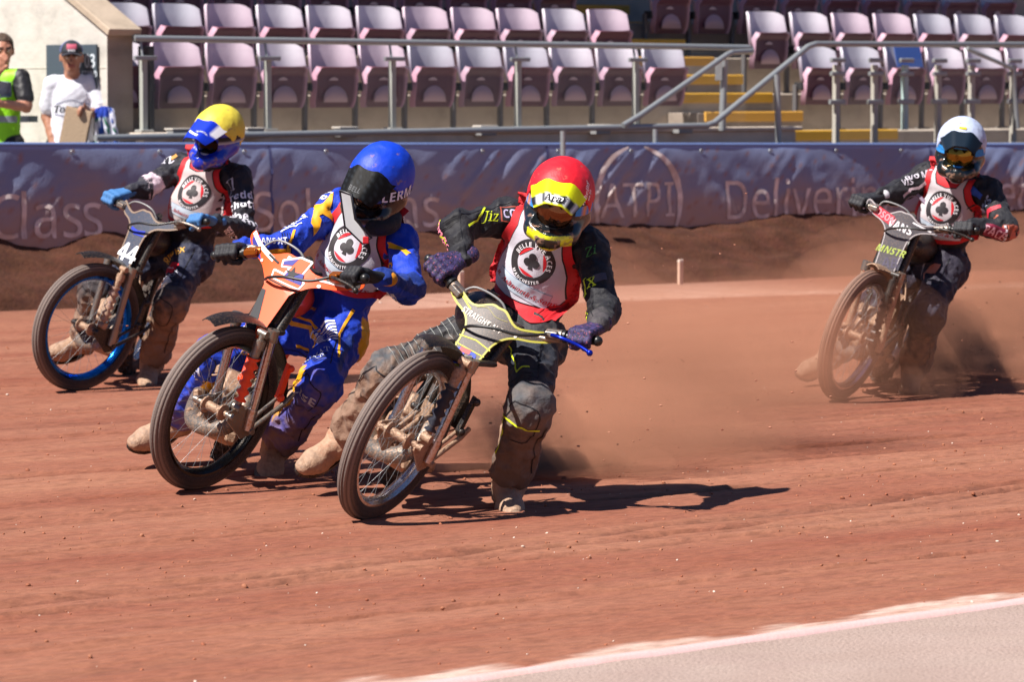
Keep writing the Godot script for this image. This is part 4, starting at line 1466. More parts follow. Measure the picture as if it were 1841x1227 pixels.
func shield(root: Node3D, c: Dictionary, sp: Callable, n: Vector3, K: Vector3, FK: Vector3) -> void:      # the plate in front of the bars
	var o := root.position
	var pts := PackedVector2Array()
	var half := SHIELD.duplicate()
	half.append(Vector2(c.get("shield_foot", 0.058), c.get("shield_low", -0.225)))
	for p in half: pts.append(p)
	for k in range(half.size() - 1, 0, -1): pts.append(Vector2(-half[k].x, half[k].y))
	var wd: float = c.get("shield_wide", 1.0)
	for k in pts.size():
		if pts[k].y > -0.06: pts[k].x *= wd
	var outline := PackedVector2Array()
	for k in pts.size():
		var a := pts[k]
		var b := pts[(k + 1) % pts.size()]
		if a.y < -0.1 or b.y < -0.1: outline.append(a)
		else:
			var p0 := pts[(k - 1 + pts.size()) % pts.size()]
			var p3 := pts[(k + 2) % pts.size()]
			for s in 4: outline.append(a.cubic_interpolate(b, p0, p3, s / 4.0))
	var flat := func(p: Vector2, out: float) -> Vector3:
		return sp.call(p.x, p.y, out - 0.9 * p.x * p.x * (1.0 if p.y > -0.06 else 0.3))
	var mb := MB.new()
	lay(mb, poly2d(outline), func(p: Vector2) -> Vector3: return flat.call(p, 0.0), c.plate, FK, 0.03)
	lay(mb, poly2d(outline), func(p: Vector2) -> Vector3: return flat.call(p, -0.004), c.plate, -FK, 0.03)
	for k in outline.size():
		var a := outline[k]
		var b := outline[(k + 1) % outline.size()]
		var nn: Vector3 = (n * (b - a).y - K * (b - a).x).normalized()
		mb.quad(mb.add(flat.call(a, 0.0), nn, c.edge), mb.add(flat.call(b, 0.0), nn, c.edge), mb.add(flat.call(b, -0.004), nn, c.edge), mb.add(flat.call(a, -0.004), nn, c.edge))
	var plate := put("number_shield", mb, M.dusty_plastic if c.get("dirty", true) else M.plastic, root, o)
	if c.edge_width > 0.0:
		mb = MB.new()
		var inner := Geometry2D.offset_polygon(outline, -c.edge_width)
		if inner.size():
			var strip := PackedVector2Array()
			for piece in Geometry2D.clip_polygons(outline, inner[0]):
				pass
			# a band between the outline and its inset, walked by nearest points
			for k in outline.size():
				var a := outline[k]
				var b := outline[(k + 1) % outline.size()]
				var ia := _near_on(inner[0], a)
				var ib := _near_on(inner[0], b)
				strip.append_array([a, b, ib, a, ib, ia])
			lay(mb, strip, func(p: Vector2) -> Vector3: return flat.call(p, 0.0015), c.edge, FK, 0.03)
			put("shield_border", mb, M.dusty_plastic if c.get("dirty", true) else M.plastic, plate, o)
	for w in c.get("marks", []):
		mb = MB.new()
		lay(mb, w[0], func(p: Vector2) -> Vector3: return flat.call(Vector2(p.x * (wd if p.y > -0.06 else 1.0), p.y), w[2]), w[1], FK, 0.03)
		put(w[3] if w.size() > 3 else "lettering", mb, M.print, plate, o)

func _near_on(poly: PackedVector2Array, p: Vector2) -> Vector2:
	var best := 1e9
	var r := p
	for k in poly.size():
		var q := Geometry2D.get_closest_point_to_segment(p, poly[k], poly[(k + 1) % poly.size()])
		if q.distance_squared_to(p) < best:
			best = q.distance_squared_to(p); r = q
	return r
# ---------------------------------------------------------------- riders
var glove_mesh: Array = []
var boot_flesh: MB
var sole_mesh: ArrayMesh

func make_gloves() -> void:
	var g := Flesh.new()
	g.blend = 0.012
	var wrist := Vector3(0, 0.012, -0.10)
	var ends := [-30.0, -62.0, -55.0, -20.0]
	var reach := [0.033, 0.035, 0.034, 0.031]
	for k in 4:
		var x := -0.036 + 0.024 * k
		var r: float = reach[k]
		var p := []
		for a in [128.0, 66.0, 8.0, ends[k]]:
			p.append(Vector3(x, r * sin(deg_to_rad(a)), r * cos(deg_to_rad(a))))
		g.limb("hand", wrist + Vector3(x * 0.45, 0, 0), p[0], 0.020, 0.0135)
		g.limb("finger", p[0], p[1], 0.0128, 0.0112)
		g.limb("finger", p[1], p[2], 0.0112, 0.0102)
		g.limb("finger", p[2], p[3], 0.0102, 0.0092)
	g.limb("thumb", Vector3(0.022, 0.004, -0.07), Vector3(0.047, -0.014, -0.028), 0.0165, 0.0135)
	g.limb("thumb", Vector3(0.047, -0.014, -0.028), Vector3(0.04, -0.031, 0.004), 0.0125, 0.0105)
	g.limb("thumb", Vector3(0.04, -0.031, 0.004), Vector3(0.022, -0.031, 0.017), 0.0105, 0.009)
	g.limb("cuff", wrist, Vector3(0, 0.016, -0.145), 0.031, 0.037, Vector3.UP, 0.8)
	var mb := g.mesh(0.0042)
	var mir := MB.new()
	mir.v = mb.v.duplicate(); mir.n = mb.n.duplicate(); mir.c = mb.c.duplicate(); mir.t = mb.t.duplicate(); mir.i = mb.i.duplicate()
	for k in mir.v.size():
		mir.v[k].x = -mir.v[k].x; mir.n[k].x = -mir.n[k].x
	for k in range(0, mir.i.size(), 3):
		var x := mir.i[k]
		mir.i[k] = mir.i[k + 1]; mir.i[k + 1] = x
	glove_mesh = [mb, mir]

func make_boots() -> void:
	var b := Flesh.new()
	b.blend = 0.03
	b.folds = noise(14.0, 71); b.fold_size = 0.004
	b.limb("shaft", Vector3(0, 0.17, -0.012), Vector3(0, 0.0, -0.004), 0.058, 0.05)
	b.limb("heel", Vector3(0, -0.055, -0.05), Vector3(0, -0.02, -0.03), 0.042, 0.045)
	b.limb("foot", Vector3(0, -0.02, 0.0), Vector3(0, -0.062, 0.12), 0.05, 0.040, Vector3.RIGHT, 0.95)
	b.limb("toe", Vector3(0, -0.068, 0.11), Vector3(0, -0.07, 0.175), 0.046, 0.032, Vector3.UP, 0.85)
	b.limb("strap", Vector3(-0.03, 0.005, 0.03), Vector3(0.03, 0.005, 0.03), 0.022, 0.022)
	b.limb("strap", Vector3(-0.045, 0.07, 0.02), Vector3(0.045, 0.07, 0.02), 0.022, 0.022)
	b.carve(Vector3(0, -1.096, 0.05), Vector3(0, -1.097, 0.05), 1.0, 1.0)
	boot_flesh = b.mesh(0.0065)
	var s := MB.new()
	var out := []
	for k in 22:
		var a := TAU * k / 22.0
		var z := 0.065 + 0.137 * sin(a)
		out.append(Vector3((0.043 + 0.008 * sin(a)) * cos(a), -0.098 + 0.012 * smoothstep(0.12, 0.21, z), z))
	prism(s, out, Vector3(0, 0.02, 0), Color.WHITE)
	sole_mesh = s.commit()

func boot(parent: Node3D, ankle: Vector3, toe: Vector3, up: Vector3, tones: Array, o: Vector3) -> void:
	var z := (toe - ankle).normalized()
	var y := (up - z * up.dot(z)).normalized()
	var bs := Basis(y.cross(z), y, z) * Basis(Vector3.RIGHT, -0.36)
	var m := MB.new()
	m.v = boot_flesh.v.duplicate(); m.n = boot_flesh.n.duplicate(); m.t = boot_flesh.t.duplicate(); m.i = boot_flesh.i.duplicate()
	var nz := noise(30.0, 72)
	for k in m.v.size():
		var p := m.v[k]
		var col: Color = tones[0]
		if p.z > 0.135: col = tones[1]
		elif p.y > 0.045 and p.y < 0.095 or (p.y > -0.02 and p.y < 0.025 and p.z > 0.0): col = tones[2]
		m.c.append(col.lerp(hx("8f745f"), clampf(0.3 + nz.get_noise_3dv(p), 0.0, 0.8)))
	var b := put("boot", m, M.boot, parent)
	b.transform = Transform3D(bs.scaled(Vector3.ONE * 1.17), ankle - o)
	var s := MeshInstance3D.new()
	s.name = "sole"
	s.mesh = sole_mesh
	s.material_override = M.black
	b.add_child(s, true)

func cast_limb(fl: Flesh, k: int, t: float, ang: float, front: Vector3, lift: float) -> Vector3:     # a point on the body by limb, length and angle
	var ax := fl.ba[k].normalized()
	var x := (front - ax * front.dot(ax)).normalized()
	var y := ax.cross(x)
	var d := x * cos(ang) + y * sin(ang)
	var p := fl.a[k] + fl.ba[k] * t
	return fl.hit(p + d * 0.19, -d, 0.19) + d * lift

# person in racing leathers. c: joints (Vector3 px,py,depth), suit colours, helmet ...
func rider(c: Dictionary, b: Dictionary) -> Dictionary:
	var j := {}
	for k in c.joints: j[k] = W(c.joints[k].x, c.joints[k].y, c.joints[k].z)
	var foot: Vector3 = Vector3(j.ankle_l.x, 0, j.ankle_l.z)
	var root := thing("person", c.label, "person", foot, "riders in the race")
	var o := foot
	var right: Vector3 = (j.shoulder_l - j.shoulder_r).normalized()
	var neck: Vector3 = (j.shoulder_l + j.shoulder_r) / 2
	var up: Vector3 = (neck - j.pelvis).normalized()
	up = (up - right * up.dot(right)).normalized()
	var front := right.cross(up)
	var hands := {}
	for s in ["l", "r"]:
		var ax: Vector3 = b["axis_" + s]
		if s == "r": ax = -ax
		var h: Vector3 = b["hand_" + s]
		var z: Vector3 = h - j["elbow_" + s]
		z = (z - ax * z.dot(ax)).normalized()
		z = (z + (h - j["elbow_" + s]).normalized() * 0.5).normalized()
		z = (z - ax * z.dot(ax)).normalized()
		hands[s] = Transform3D(Basis(ax, z.cross(ax), z) * Basis.from_scale(Vector3.ONE * 1.07), h)
		j["wrist_" + s] = hands[s] * Vector3(0, 0.014, -0.115)
	var fl := Flesh.new()
	fl.folds = noise(7.5, c.seed, FastNoiseLite.TYPE_SIMPLEX_SMOOTH, 2)
	fl.fold_size = 0.015
	fl.blend = 0.045
	var chest: Vector3 = j.chest
	fl.limb("belly", j.pelvis, chest, 0.138, 0.15, front, 0.80)
	fl.limb("chest", chest, neck - up * 0.055, 0.152, 0.125, front, 0.76)
	fl.limb("yoke", j.shoulder_r + (neck - j.shoulder_r) * 0.1, j.shoulder_l + (neck - j.shoulder_l) * 0.1, 0.072, 0.072)
	fl.limb("neck", neck - up * 0.02, j.head - up * 0.05, 0.062, 0.06)
	fl.limb("head", j.head, j.head + up * 0.01, 0.09, 0.09)
	fl.limb("hips", j.hip_r, j.hip_l, 0.125, 0.125)
	for s in ["l", "r"]:
		fl.limb("upper_arm_" + s, j["shoulder_" + s], j["elbow_" + s], 0.066, 0.055)
		fl.limb("forearm_" + s, j["elbow_" + s], j["wrist_" + s], 0.056, 0.041)
		fl.limb("thigh_" + s, j["hip_" + s], j["knee_" + s], 0.102, 0.078)
		var shin: Vector3 = (j["ankle_" + s] - j["knee_" + s])
		fl.limb("shin_" + s, j["knee_" + s], j["ankle_" + s] - shin.normalized() * 0.09, 0.082, 0.070)
		fl.limb("hem_" + s, j["ankle_" + s] - shin.normalized() * 0.20, j["ankle_" + s] - shin.normalized() * 0.075, 0.070, 0.084)
		var bend: Vector3 = (j["knee_" + s] - (j["hip_" + s] + j["ankle_" + s]) / 2).normalized()
		fl.limb("knee_" + s, j["knee_" + s] + bend * 0.018, j["knee_" + s] + bend * 0.018 + shin.normalized() * 0.05, 0.080, 0.078)
	var mb := fl.mesh(0.0095)
	var idx := {}
	for k in fl.part.size(): idx[fl.part[k]] = k
	var tone: Callable = c.suit
	var nz := noise(9.0, c.seed + 1)
	for k in mb.v.size():
		var p := mb.v[k]
		var w := fl.nearest(p)
		var t := fl.along(p, w)
		var ax := fl.ba[w].normalized()
		var x := (front - ax * front.dot(ax)).normalized()
		var d := p - fl.a[w] - fl.ba[w] * t
		mb.c[k] = tone.call(fl.part[w], t, atan2(d.dot(ax.cross(x)), d.dot(x)), p, nz)
	put("racing_suit", mb, M.cloth, root, o)
	for s in ["l", "r"]:
		var gm := MB.new()
		var src: MB = glove_mesh[0 if s == "r" else 1]
		gm.v = src.v.duplicate(); gm.n = src.n.duplicate(); gm.t = src.t.duplicate(); gm.i = src.i.duplicate()
		var gt: Callable = c.glove
		for p in gm.v: gm.c.append(gt.call(p, nz))
		var g := put("glove", gm, M.glove, root)
		g.transform = Transform3D(hands[s].basis, hands[s].origin - o)
		var sh: Vector3 = (j["knee_" + s] - j["ankle_" + s]).normalized()
		boot(root, j["ankle_" + s], j["toe_" + s], sh, c.boots, o)
	var info := {"flesh": fl, "idx": idx, "front": front, "root": root, "o": o}
	for s in ["l", "r"]:      # stitched seams and the stretch ribs at knees and elbows
		var sc: Color = c.get("seam", hx("0b0c10"))
		for q in [["thigh_", 1.15, 0.15], ["thigh_", -1.15, 0.15], ["shin_", 1.2, 0.12], ["shin_", -1.2, 0.12], ["upper_arm_", 1.0, 0.11], ["forearm_", -1.0, 0.11]]:
			mark(info, q[0] + s, 0.5, q[1], 0.0, line2d(PackedVector2Array([Vector2(0.004, q[2]), Vector2(-0.004, 0.0), Vector2(0.003, -q[2])]), 0.0042), sc, 0.0022, "seam")
		for k in 5:
			mark(info, "thigh_" + s, 0.74 + 0.035 * k, 0.0, 0.03 * (k - 2), line2d(PackedVector2Array([Vector2(-0.075, 0.006), Vector2(0.0, -0.004), Vector2(0.075, 0.006)]), 0.0032), sc, 0.0022, "stretch_rib")
			mark(info, "forearm_" + s, 0.04 + 0.04 * k, 0.0, 0.05 * (k - 2), line2d(PackedVector2Array([Vector2(-0.05, 0.004), Vector2(0.0, -0.003), Vector2(0.05, 0.004)]), 0.003), sc, 0.0022, "stretch_rib")
		mark(info, "knee_" + s, 0.5, 0.0, 0.0, line2d(curve2d(PackedVector2Array([Vector2(-0.05, 0.075), Vector2(0.05, 0.075), Vector2(0.062, 0.0), Vector2(0.045, -0.09), Vector2(-0.045, -0.09), Vector2(-0.062, 0.0), Vector2(-0.05, 0.075)]), false, 4), 0.004), sc, 0.0022, "knee_panel_seam")
	bib(root, fl, idx, c, j, right, up, front, o)
	helmet(root, c, j.head, o)
	return {"flesh": fl, "idx": idx, "front": front, "root": root, "o": o, "right": right, "up": up, "chest": chest, "j": j}

func club2d(r: float) -> PackedVector2Array:
	var t := PackedVector2Array()
	for q in [Vector2(0, 0.42), Vector2(-0.42, -0.18), Vector2(0.42, -0.18)]: t.append_array(moved2d(ring2d(0.0, 0.40, 0, TAU, 18), q))
	t.append_array([Vector2(-0.18, -0.1), Vector2(0.18, -0.1), Vector2(0, 0.35)])
	t.append_array([Vector2(0, 0.1), Vector2(-0.26, -0.85), Vector2(0.26, -0.85)])
	for k in t.size(): t[k] *= r
	return t

func arc_text(text: String, r: float, h: float, mid: float, top: bool, gap := 1.12) -> PackedVector2Array:
	var out := PackedVector2Array()
	var wid := []
	var sum := 0.0
	for ch in text:
		var g := text2d(ch, h)
		var x0 := 9.0
		var x1 := -9.0
		for p in g:
			x0 = minf(x0, p.x); x1 = maxf(x1, p.x)
		var w := h * 0.34 if ch == " " else (x1 - x0) + h * 0.16
		wid.append(w); sum += w
	var a := sum * gap / 2 / r
	for k in text.length():
		var half: float = wid[k] * gap / 2 / r
		a -= half
		if text[k] != " ":
			var ang := mid + a if top else mid - a
			out.append_array(moved2d(text2d(text[k], h), Vector2.from_angle(ang) * r, ang - PI / 2 if top else ang + PI / 2))
		a -= half
	return out

func bib(root: Node3D, fl: Flesh, idx: Dictionary, c: Dictionary, j: Dictionary, right: Vector3, up: Vector3, front: Vector3, o: Vector3) -> void:
	var ids := PackedInt32Array([idx.belly, idx.chest, idx.yoke, idx.hips, idx.thigh_l, idx.thigh_r])
	var mid: Vector3 = W(c.bib_px.x, c.bib_px.y, c.joints.chest.z)
	var seen := [mid]
	var tilt: float = c.get("bib_turn", 0.0)
	var rx := right.rotated(front, tilt)
	var ry := up.rotated(front, tilt)
	var n1 := noise(6.0, c.seed + 5)
	var place := func(p: Vector2, lift: float) -> Vector3:
		var q: Vector3 = seen[0] + rx * p.x + ry * p.y + front * 0.26
		var t := 0.0
		var near := 9.0
		var best := 0.0
		for k in 30:
			var d := fl.field(q - front * t, ids)
			if d < near:
				near = d; best = t
			if d < 0.0015 or t > 0.45: break
			t += clampf(d * 0.75, 0.0015, 0.06)
		t = best
		if near < 0.004:
			for k in 5: t += clampf(fl.field(q - front * t, ids) * 0.7, -0.01, 0.01)
		return q - front * (t - lift - 0.020 - 0.006 * n1.get_noise_2dv(p))
	for k in 3:      # slide the bib until its middle lies where it is worn
		var at0: Vector3 = place.call(Vector2.ZERO, 0.0)
		var off := W(c.bib_px.x, c.bib_px.y, -at0.z) - at0
		seen[0] += rx * off.dot(rx) + ry * off.dot(ry)
	mid = seen[0]
	var half := PackedVector2Array([Vector2(0.0, 0.135), Vector2(0.045, 0.145), Vector2(0.075, 0.18), Vector2(0.085, 0.215), Vector2(0.15, 0.205), Vector2(0.142, 0.17), Vector2(0.132, 0.10), Vector2(0.155, 0.03), Vector2(0.18, -0.04), Vector2(0.19, -0.15), Vector2(0.17, -0.192), Vector2(0.09, -0.212), Vector2(0.0, -0.216)])
	var white := PackedVector2Array([Vector2(0.0, 0.09), Vector2(0.06, 0.10), Vector2(0.10, 0.165), Vector2(0.108, 0.165), Vector2(0.094, 0.10), Vector2(0.112, 0.02), Vector2(0.138, -0.05), Vector2(0.15, -0.15), Vector2(0.138, -0.168), Vector2(0.07, -0.182), Vector2(0.0, -0.185)])
	var both := func(h: PackedVector2Array, grow: float) -> PackedVector2Array:
		var r := PackedVector2Array()
		for p in h: r.append(p)
		for k in range(h.size() - 2, 0, -1): r.append(Vector2(-h[k].x, h[k].y))
		if grow != 0.0:
			var g := Geometry2D.offset_polygon(r, grow)
			return g[0]
		return r
	var red := hx("c22029")
	var pale: Color = c.get("bib_tone", hx("c4c0cb"))
	var mb := MB.new()
	lay(mb, poly2d(both.call(half, 0.0)), func(p: Vector2) -> Vector3: return place.call(p, 0.0), red, front, 0.014)
	var bb := put("race_bib", mb, M.bib, root, o)
	mb = MB.new()
	lay(mb, poly2d(both.call(white, 0.004)), func(p: Vector2) -> Vector3: return place.call(p, 0.0032), hx("2a2024"), front, 0.014)
	put("bib_piping", mb, M.bib, bb, o)
	mb = MB.new()
	lay(mb, poly2d(both.call(white, 0.0)), func(p: Vector2) -> Vector3: return place.call(p, 0.0064), pale, front, 0.014)
	put("bib_panel", mb, M.bib, bb, o)
	# crest: dark ring, red segments, club
	mb = MB.new()
	var at := Vector2(0.004, -0.015)
	var R := 0.092
	var dark := hx("2b292b")
	var ink := [mb]      # the mesh that is being printed on
	var say := func(t: PackedVector2Array, col: Color, lift: float) -> void:
		lay(ink[0], t, func(p: Vector2) -> Vector3: return place.call(p, lift), col, front, 0.014)
	say.call(moved2d(ring2d(R * 0.68, R), at), dark, 0.0085)
	for a in [2.35, 0.2, -1.85]:
		var t := PackedVector2Array()
		var p0 := Vector2.from_angle(a - 0.68) * R * 0.64
		for k in 8: t.append_array([p0, Vector2.from_angle(a - 0.68 + 1.36 * k / 8.0) * R * 0.64, Vector2.from_angle(a - 0.68 + 1.36 * (k + 1) / 8.0) * R * 0.64])
		say.call(moved2d(t, at), hx("cf2530"), 0.0085)
	say.call(moved2d(club2d(R * 0.44), at + Vector2(0, 0.004)), dark, 0.0087)
	say.call(moved2d(arc_text("BELLE VUE ACES", R * 0.76, R * 0.20, PI / 2 - 0.25, true, 1.15), at), hx("e8e6ea"), 0.0105)
	say.call(moved2d(arc_text("MANCHESTER", R * 0.90, R * 0.135, -PI / 2 - 0.15, false, 1.15), at), hx("e8e6ea"), 0.0105)
	put("club_crest", mb, M.print, bb, o)
	mb = MB.new()
	ink[0] = mb
	say.call(moved2d(poly2d(PackedVector2Array([Vector2(-0.118, -0.03), Vector2(0.118, -0.03), Vector2(0.118, 0.03), Vector2(-0.118, 0.03)])), Vector2(-0.008, -0.136), -0.2), hx("6f8ba8"), 0.0085)
	say.call(moved2d(poly2d(PackedVector2Array([Vector2(-0.1165, -0.0285), Vector2(0.1165, -0.0285), Vector2(0.1165, 0.0285), Vector2(-0.1165, 0.0285)])), Vector2(-0.008, -0.136), -0.2), hx("b9c6d4"), 0.0095)
	say.call(moved2d(text2d("J.R. Ashworth & Sons", 0.0195, true, "Droid Serif", 0.32), Vector2(-0.01, -0.139), -0.2), hx("a8121f"), 0.0125)
	put("sponsor_panel", mb, M.print, bb, o)
	mb = MB.new()
	lay(mb, poly2d(both.call(half, 0.0)), func(p: Vector2) -> Vector3:
		var q := mid + rx * p.x * 0.86 + ry * p.y - front * 0.36
		var t := 0.0
		var near := 9.0
		var best := 0.0
		for k in 30:
			var d := fl.field(q + front * t, ids)
			if d < near:
				near = d; best = t
			if d < 0.0015 or t > 0.45: break
			t += clampf(d * 0.75, 0.0015, 0.06)
		return q + front * (best - 0.016), red, -front, 0.04)
	put("bib_back", mb, M.bib, bb, o)

# ---------------------------------------------------------------- helmets (z is where the face looks, y the crown)
var shell_mb: MB
var cover_mb: MB

func make_helmets() -> void:
	var h := Flesh.new()
	h.blend = 0.035
	h.limb("shell", Vector3(0, 0.028, -0.035), Vector3(0, 0.022, 0.0), 0.132, 0.130, Vector3.RIGHT, 0.93)
	for s in [-1.0, 1.0]:
		h.limb("jaw", Vector3(s * 0.088, -0.05, -0.01), Vector3(s * 0.066, -0.098, 0.09), 0.044, 0.036)
		h.limb("jaw", Vector3(s * 0.066, -0.098, 0.09), Vector3(s * 0.018, -0.115, 0.152), 0.034, 0.029)
	h.limb("chin", Vector3(0, -0.118, 0.15), Vector3(0, -0.092, 0.158), 0.032, 0.024)
	h.carve(Vector3(-0.05, -0.026, 0.155), Vector3(0.05, -0.026, 0.155), 0.072, 0.072, Vector3.UP, 0.80)
	h.carve(Vector3(0, -0.02, -0.01), Vector3(0, -0.05, 0.02), 0.098, 0.092)
	h.carve(Vector3(0, -0.17, -0.01), Vector3(0, -0.10, 0.02), 0.085, 0.08)
	shell_mb = h.mesh(0.0052)
	var v := Flesh.new()
	v.blend = 0.01
	v.folds = noise(11.0, 81, FastNoiseLite.TYPE_SIMPLEX_SMOOTH, 2); v.fold_size = 0.0016
	v.limb("cap", Vector3(0, 0.028, -0.035), Vector3(0, 0.022, 0.0), 0.1395, 0.1375, Vector3.RIGHT, 0.93)
	var nn := Vector3(0, 0.69, -0.724)
	v.carve(Vector3(0, 0.078, 0.10) - nn * 4.0, Vector3(0, 0.078, 0.10) - nn * 4.001, 4.0, 4.0)
	cover_mb = v.mesh(0.0055)

func recolour(src: MB, f: Callable) -> MB:
	var m := MB.new()
	m.v = src.v.duplicate(); m.n = src.n.duplicate(); m.t = src.t.duplicate(); m.i = src.i.duplicate()
	var nz := noise(26.0, 83)
	for p in m.v:      # spatters of dried shale, thickest low on the front
		var k := clampf((nz.get_noise_3dv(p) - 0.30 + clampf(-p.y, -0.1, 0.1)) * 5.0, 0.0, 0.7) if p.z > -0.05 else 0.0
		m.c.append((f.call(p) as Color).lerp(hx("8f6f5c"), k))
	return m

func cap_point(p: Vector2, lift: float) -> Vector3:       # longitude and latitude (radians) on the helmet cover
	var d := Vector3(sin(p.x) * cos(p.y), sin(p.y), cos(p.x) * cos(p.y))
	var r := 0.14 + lift
	return Vector3(d.x * r * 0.94, 0.025 + d.y * r, -0.018 + d.z * (r + 0.016))

func helmet(root: Node3D, c: Dictionary, at: Vector3, o: Vector3) -> void:
	var h := Node3D.new()
	h.name = "helmet"
	root.add_child(h, true)
	var look: Vector3 = (c.look as Vector3).normalized()
	var up: Vector3 = (c.crown as Vector3)
	up = (up - look * up.dot(look)).normalized()
	h.transform = Transform3D(Basis(up.cross(look), up, look), at - o)
	put("shell", recolour(shell_mb, c.shell), M.shell, h)
	var cm := recolour(cover_mb, func(_p: Vector3) -> Color: return c.cap)
	put("helmet_cover", cm, M.satin, h)
	# peak
	var mb := MB.new()
	var drop: float = c.get("peak_drop", 0.075)
	var plen: float = c.get("peak_len", 0.10)
	var pk := func(u: float, v: float) -> Vector3:
		var w := lerpf(0.108, 0.078, v) * (1.0 - 0.10 * pow(v, 6.0))
		var ridge := 0.012 * exp(-pow((absf(u) - 0.45) * 5.0, 2.0)) * (1.0 - 0.6 * v)
		return Vector3(u * w, 0.105 - drop * v - 0.052 * pow(absf(u), 2.2) * (1.0 - 0.35 * v) + ridge, 0.112 - 0.055 * u * u * (1.0 - v) + plen * v - 0.03 * pow(absf(u), 3.0) * v)
	var pc: Callable = c.peak
	seat_plate(mb, pk, 16, 10, 0.005, pc)
	var peak := put("peak", mb, M.peak, h)
	if c.has("vents"):
		mb = MB.new()
		for q in c.vents:
			lay(mb, moved2d(poly2d(PackedVector2Array([Vector2(-0.09, -0.12), Vector2(0.10, -0.02), Vector2(0.12, 0.12), Vector2(-0.05, 0.06)])), q), func(p: Vector2) -> Vector3: return pk.call(p.x, p.y) + Vector3(0, 0.0015, 0.0015), hx("0c0c0e"), Vector3.UP, 0.1)
		put("vent", mb, M.plastic, peak)
	var up_by := 0.002
	for w in c.get("peak_marks", []):
		mb = MB.new()
		up_by += 0.0011
		lay(mb, w[0], func(p: Vector2) -> Vector3: return pk.call(p.x, p.y) + Vector3(0, up_by, up_by), w[1], Vector3(0, 1, 0.4), 0.08)
		put("lettering", mb, M.print, peak)
	# goggles
	mb = MB.new()
	seat_plate(mb, func(u: float, v: float) -> Vector3:
		var y := lerpf(-0.073, 0.018, v)
		if v < 0.4: y += 0.016 * exp(-pow(u * 4.0, 2.0)) * (1.0 - v / 0.4)
		return Vector3(0.079 * u * (1.0 - 0.16 * pow(1.0 - v, 2.0)), y, 0.113 - 0.042 * u * u + 0.008 * sin(PI * v)), 14, 8, 0.003, func(_u: float, _v: float) -> Color: return Color.WHITE)
	var gog := put("goggle_lens", mb, c.lens, h)
	mb = MB.new()
	var path := []
	for k in 33:
		var a := TAU * k / 32.0
		var u := clampf(cos(a) * 1.25, -1.0, 1.0)
		var v := clampf(sin(a) * 1.25, -1.0, 1.0) * 0.5 + 0.5
		path.append(Vector3(0.082 * u * (1.0 - 0.16 * pow(1.0 - v, 2.0)), lerpf(-0.078, 0.023, v), 0.114 - 0.042 * u * u))
	mb.tube(path, 0.0065, c.get("goggle_frame", hx("1a1a1d")), 8, false)
	put("goggle_frame", mb, M.plastic, gog)
	mb = MB.new()
	seat_plate(mb, func(u: float, v: float) -> Vector3:
		var a := u * (PI - 0.70) + PI
		var y := lerpf(-0.026, 0.012, v) + 0.01
		return Vector3(sin(a) * 0.1285, y, -0.02 + cos(a) * 0.158), 30, 2, 0.003, c.get("strap", func(_u: float, _v: float) -> Color: return hx("2f6fb0")))
	put("goggle_strap", mb, M.cloth, gog)
	# dark padding and lower face inside the opening
	mb = MB.new()
	mb.ball(Vector3(0, -0.052, 0.045), Vector3(0.074, 0.055, 0.066), hx("17151a"), 16, 10)
	put("face_mask", mb, M.cloth, h)
	for w in c.get("cap_marks", []):
		mb = MB.new()
		lay(mb, w[0], func(p: Vector2) -> Vector3: return cap_point(p, 0.0035), w[1], cap_point(w[2], 0.0).normalized(), 0.05)
		put("lettering", mb, M.print, h)
	for w in c.get("chin_marks", []):
		mb = MB.new()
		for tr in w: lay(mb, tr[0], func(p: Vector2) -> Vector3: return tr[2] + tr[3] * p.x + tr[4] * p.y, tr[1], (tr[3] as Vector3).cross(tr[4]), 0.05)
		put("helmet_mark", mb, M.print, h)

# flat marks laid round a limb: x of the mark runs to the picture's right and y up the limb before turn
func mark(r: Dictionary, limb: String, t: float, ang: float, turn: float, tris: PackedVector2Array, col: Color, lift := 0.003, called := "lettering") -> void:
	var fl: Flesh = r.flesh
	var k: int = r.idx[limb]
	var len := fl.ba[k].length()
	var rad := maxf(fl.ra[k] + fl.dr[k] * t, 0.04)
	var mb := MB.new()
	var ax := fl.ba[k].normalized()
	var x := (r.front - ax * (r.front as Vector3).dot(ax)).normalized() as Vector3
	var out := x * cos(ang) + ax.cross(x) * sin(ang)
	lay(mb, moved2d(tris, Vector2.ZERO, turn), func(p: Vector2) -> Vector3: return cast_limb(fl, k, t - p.y / len, ang - p.x / rad, r.front, lift), col, out, 0.014)
	put(called, mb, M.print, r.root, r.o)

func box2d(w: float, h: float) -> PackedVector2Array:
	return PackedVector2Array([Vector2(-w, -h) / 2, Vector2(w, -h) / 2, Vector2(w, h) / 2, Vector2(-w, -h) / 2, Vector2(w, h) / 2, Vector2(-w, h) / 2])

func oval2d(w: float, h: float) -> PackedVector2Array:
	var r := ring2d(0.0, 0.5, 0, TAU, 24)
	for k in r.size(): r[k] *= Vector2(w, h)
	return r

func on_peak(tris: PackedVector2Array, at: Vector2, h: float) -> PackedVector2Array:
	var r := PackedVector2Array()
	for p in tris: r.append(Vector2(at.x + p.x * h * 1.25, at.y - p.y * h))
	return r

func star2d(r: float) -> PackedVector2Array:
	var p := PackedVector2Array()
	for k in 10: p.append(Vector2.from_angle(PI / 2 + TAU * k / 10.0) * (r if k % 2 == 0 else r * 0.4))
	return poly2d(p)
# ---------------------------------------------------------------- the four of them
func dust(col: Color, y: float, low: float, high: float, most: float, nz: FastNoiseLite, p: Vector3) -> Color:      # dried shale climbing up the legs
	return col.lerp(hx("8b6f5b"), clampf(most * smoothstep(high, low, y + 0.22 * nz.get_noise_3dv(p * 1.6)), 0.0, most))

func line(pts: Array, w: float) -> PackedVector2Array:
	return line2d(PackedVector2Array(pts), w)

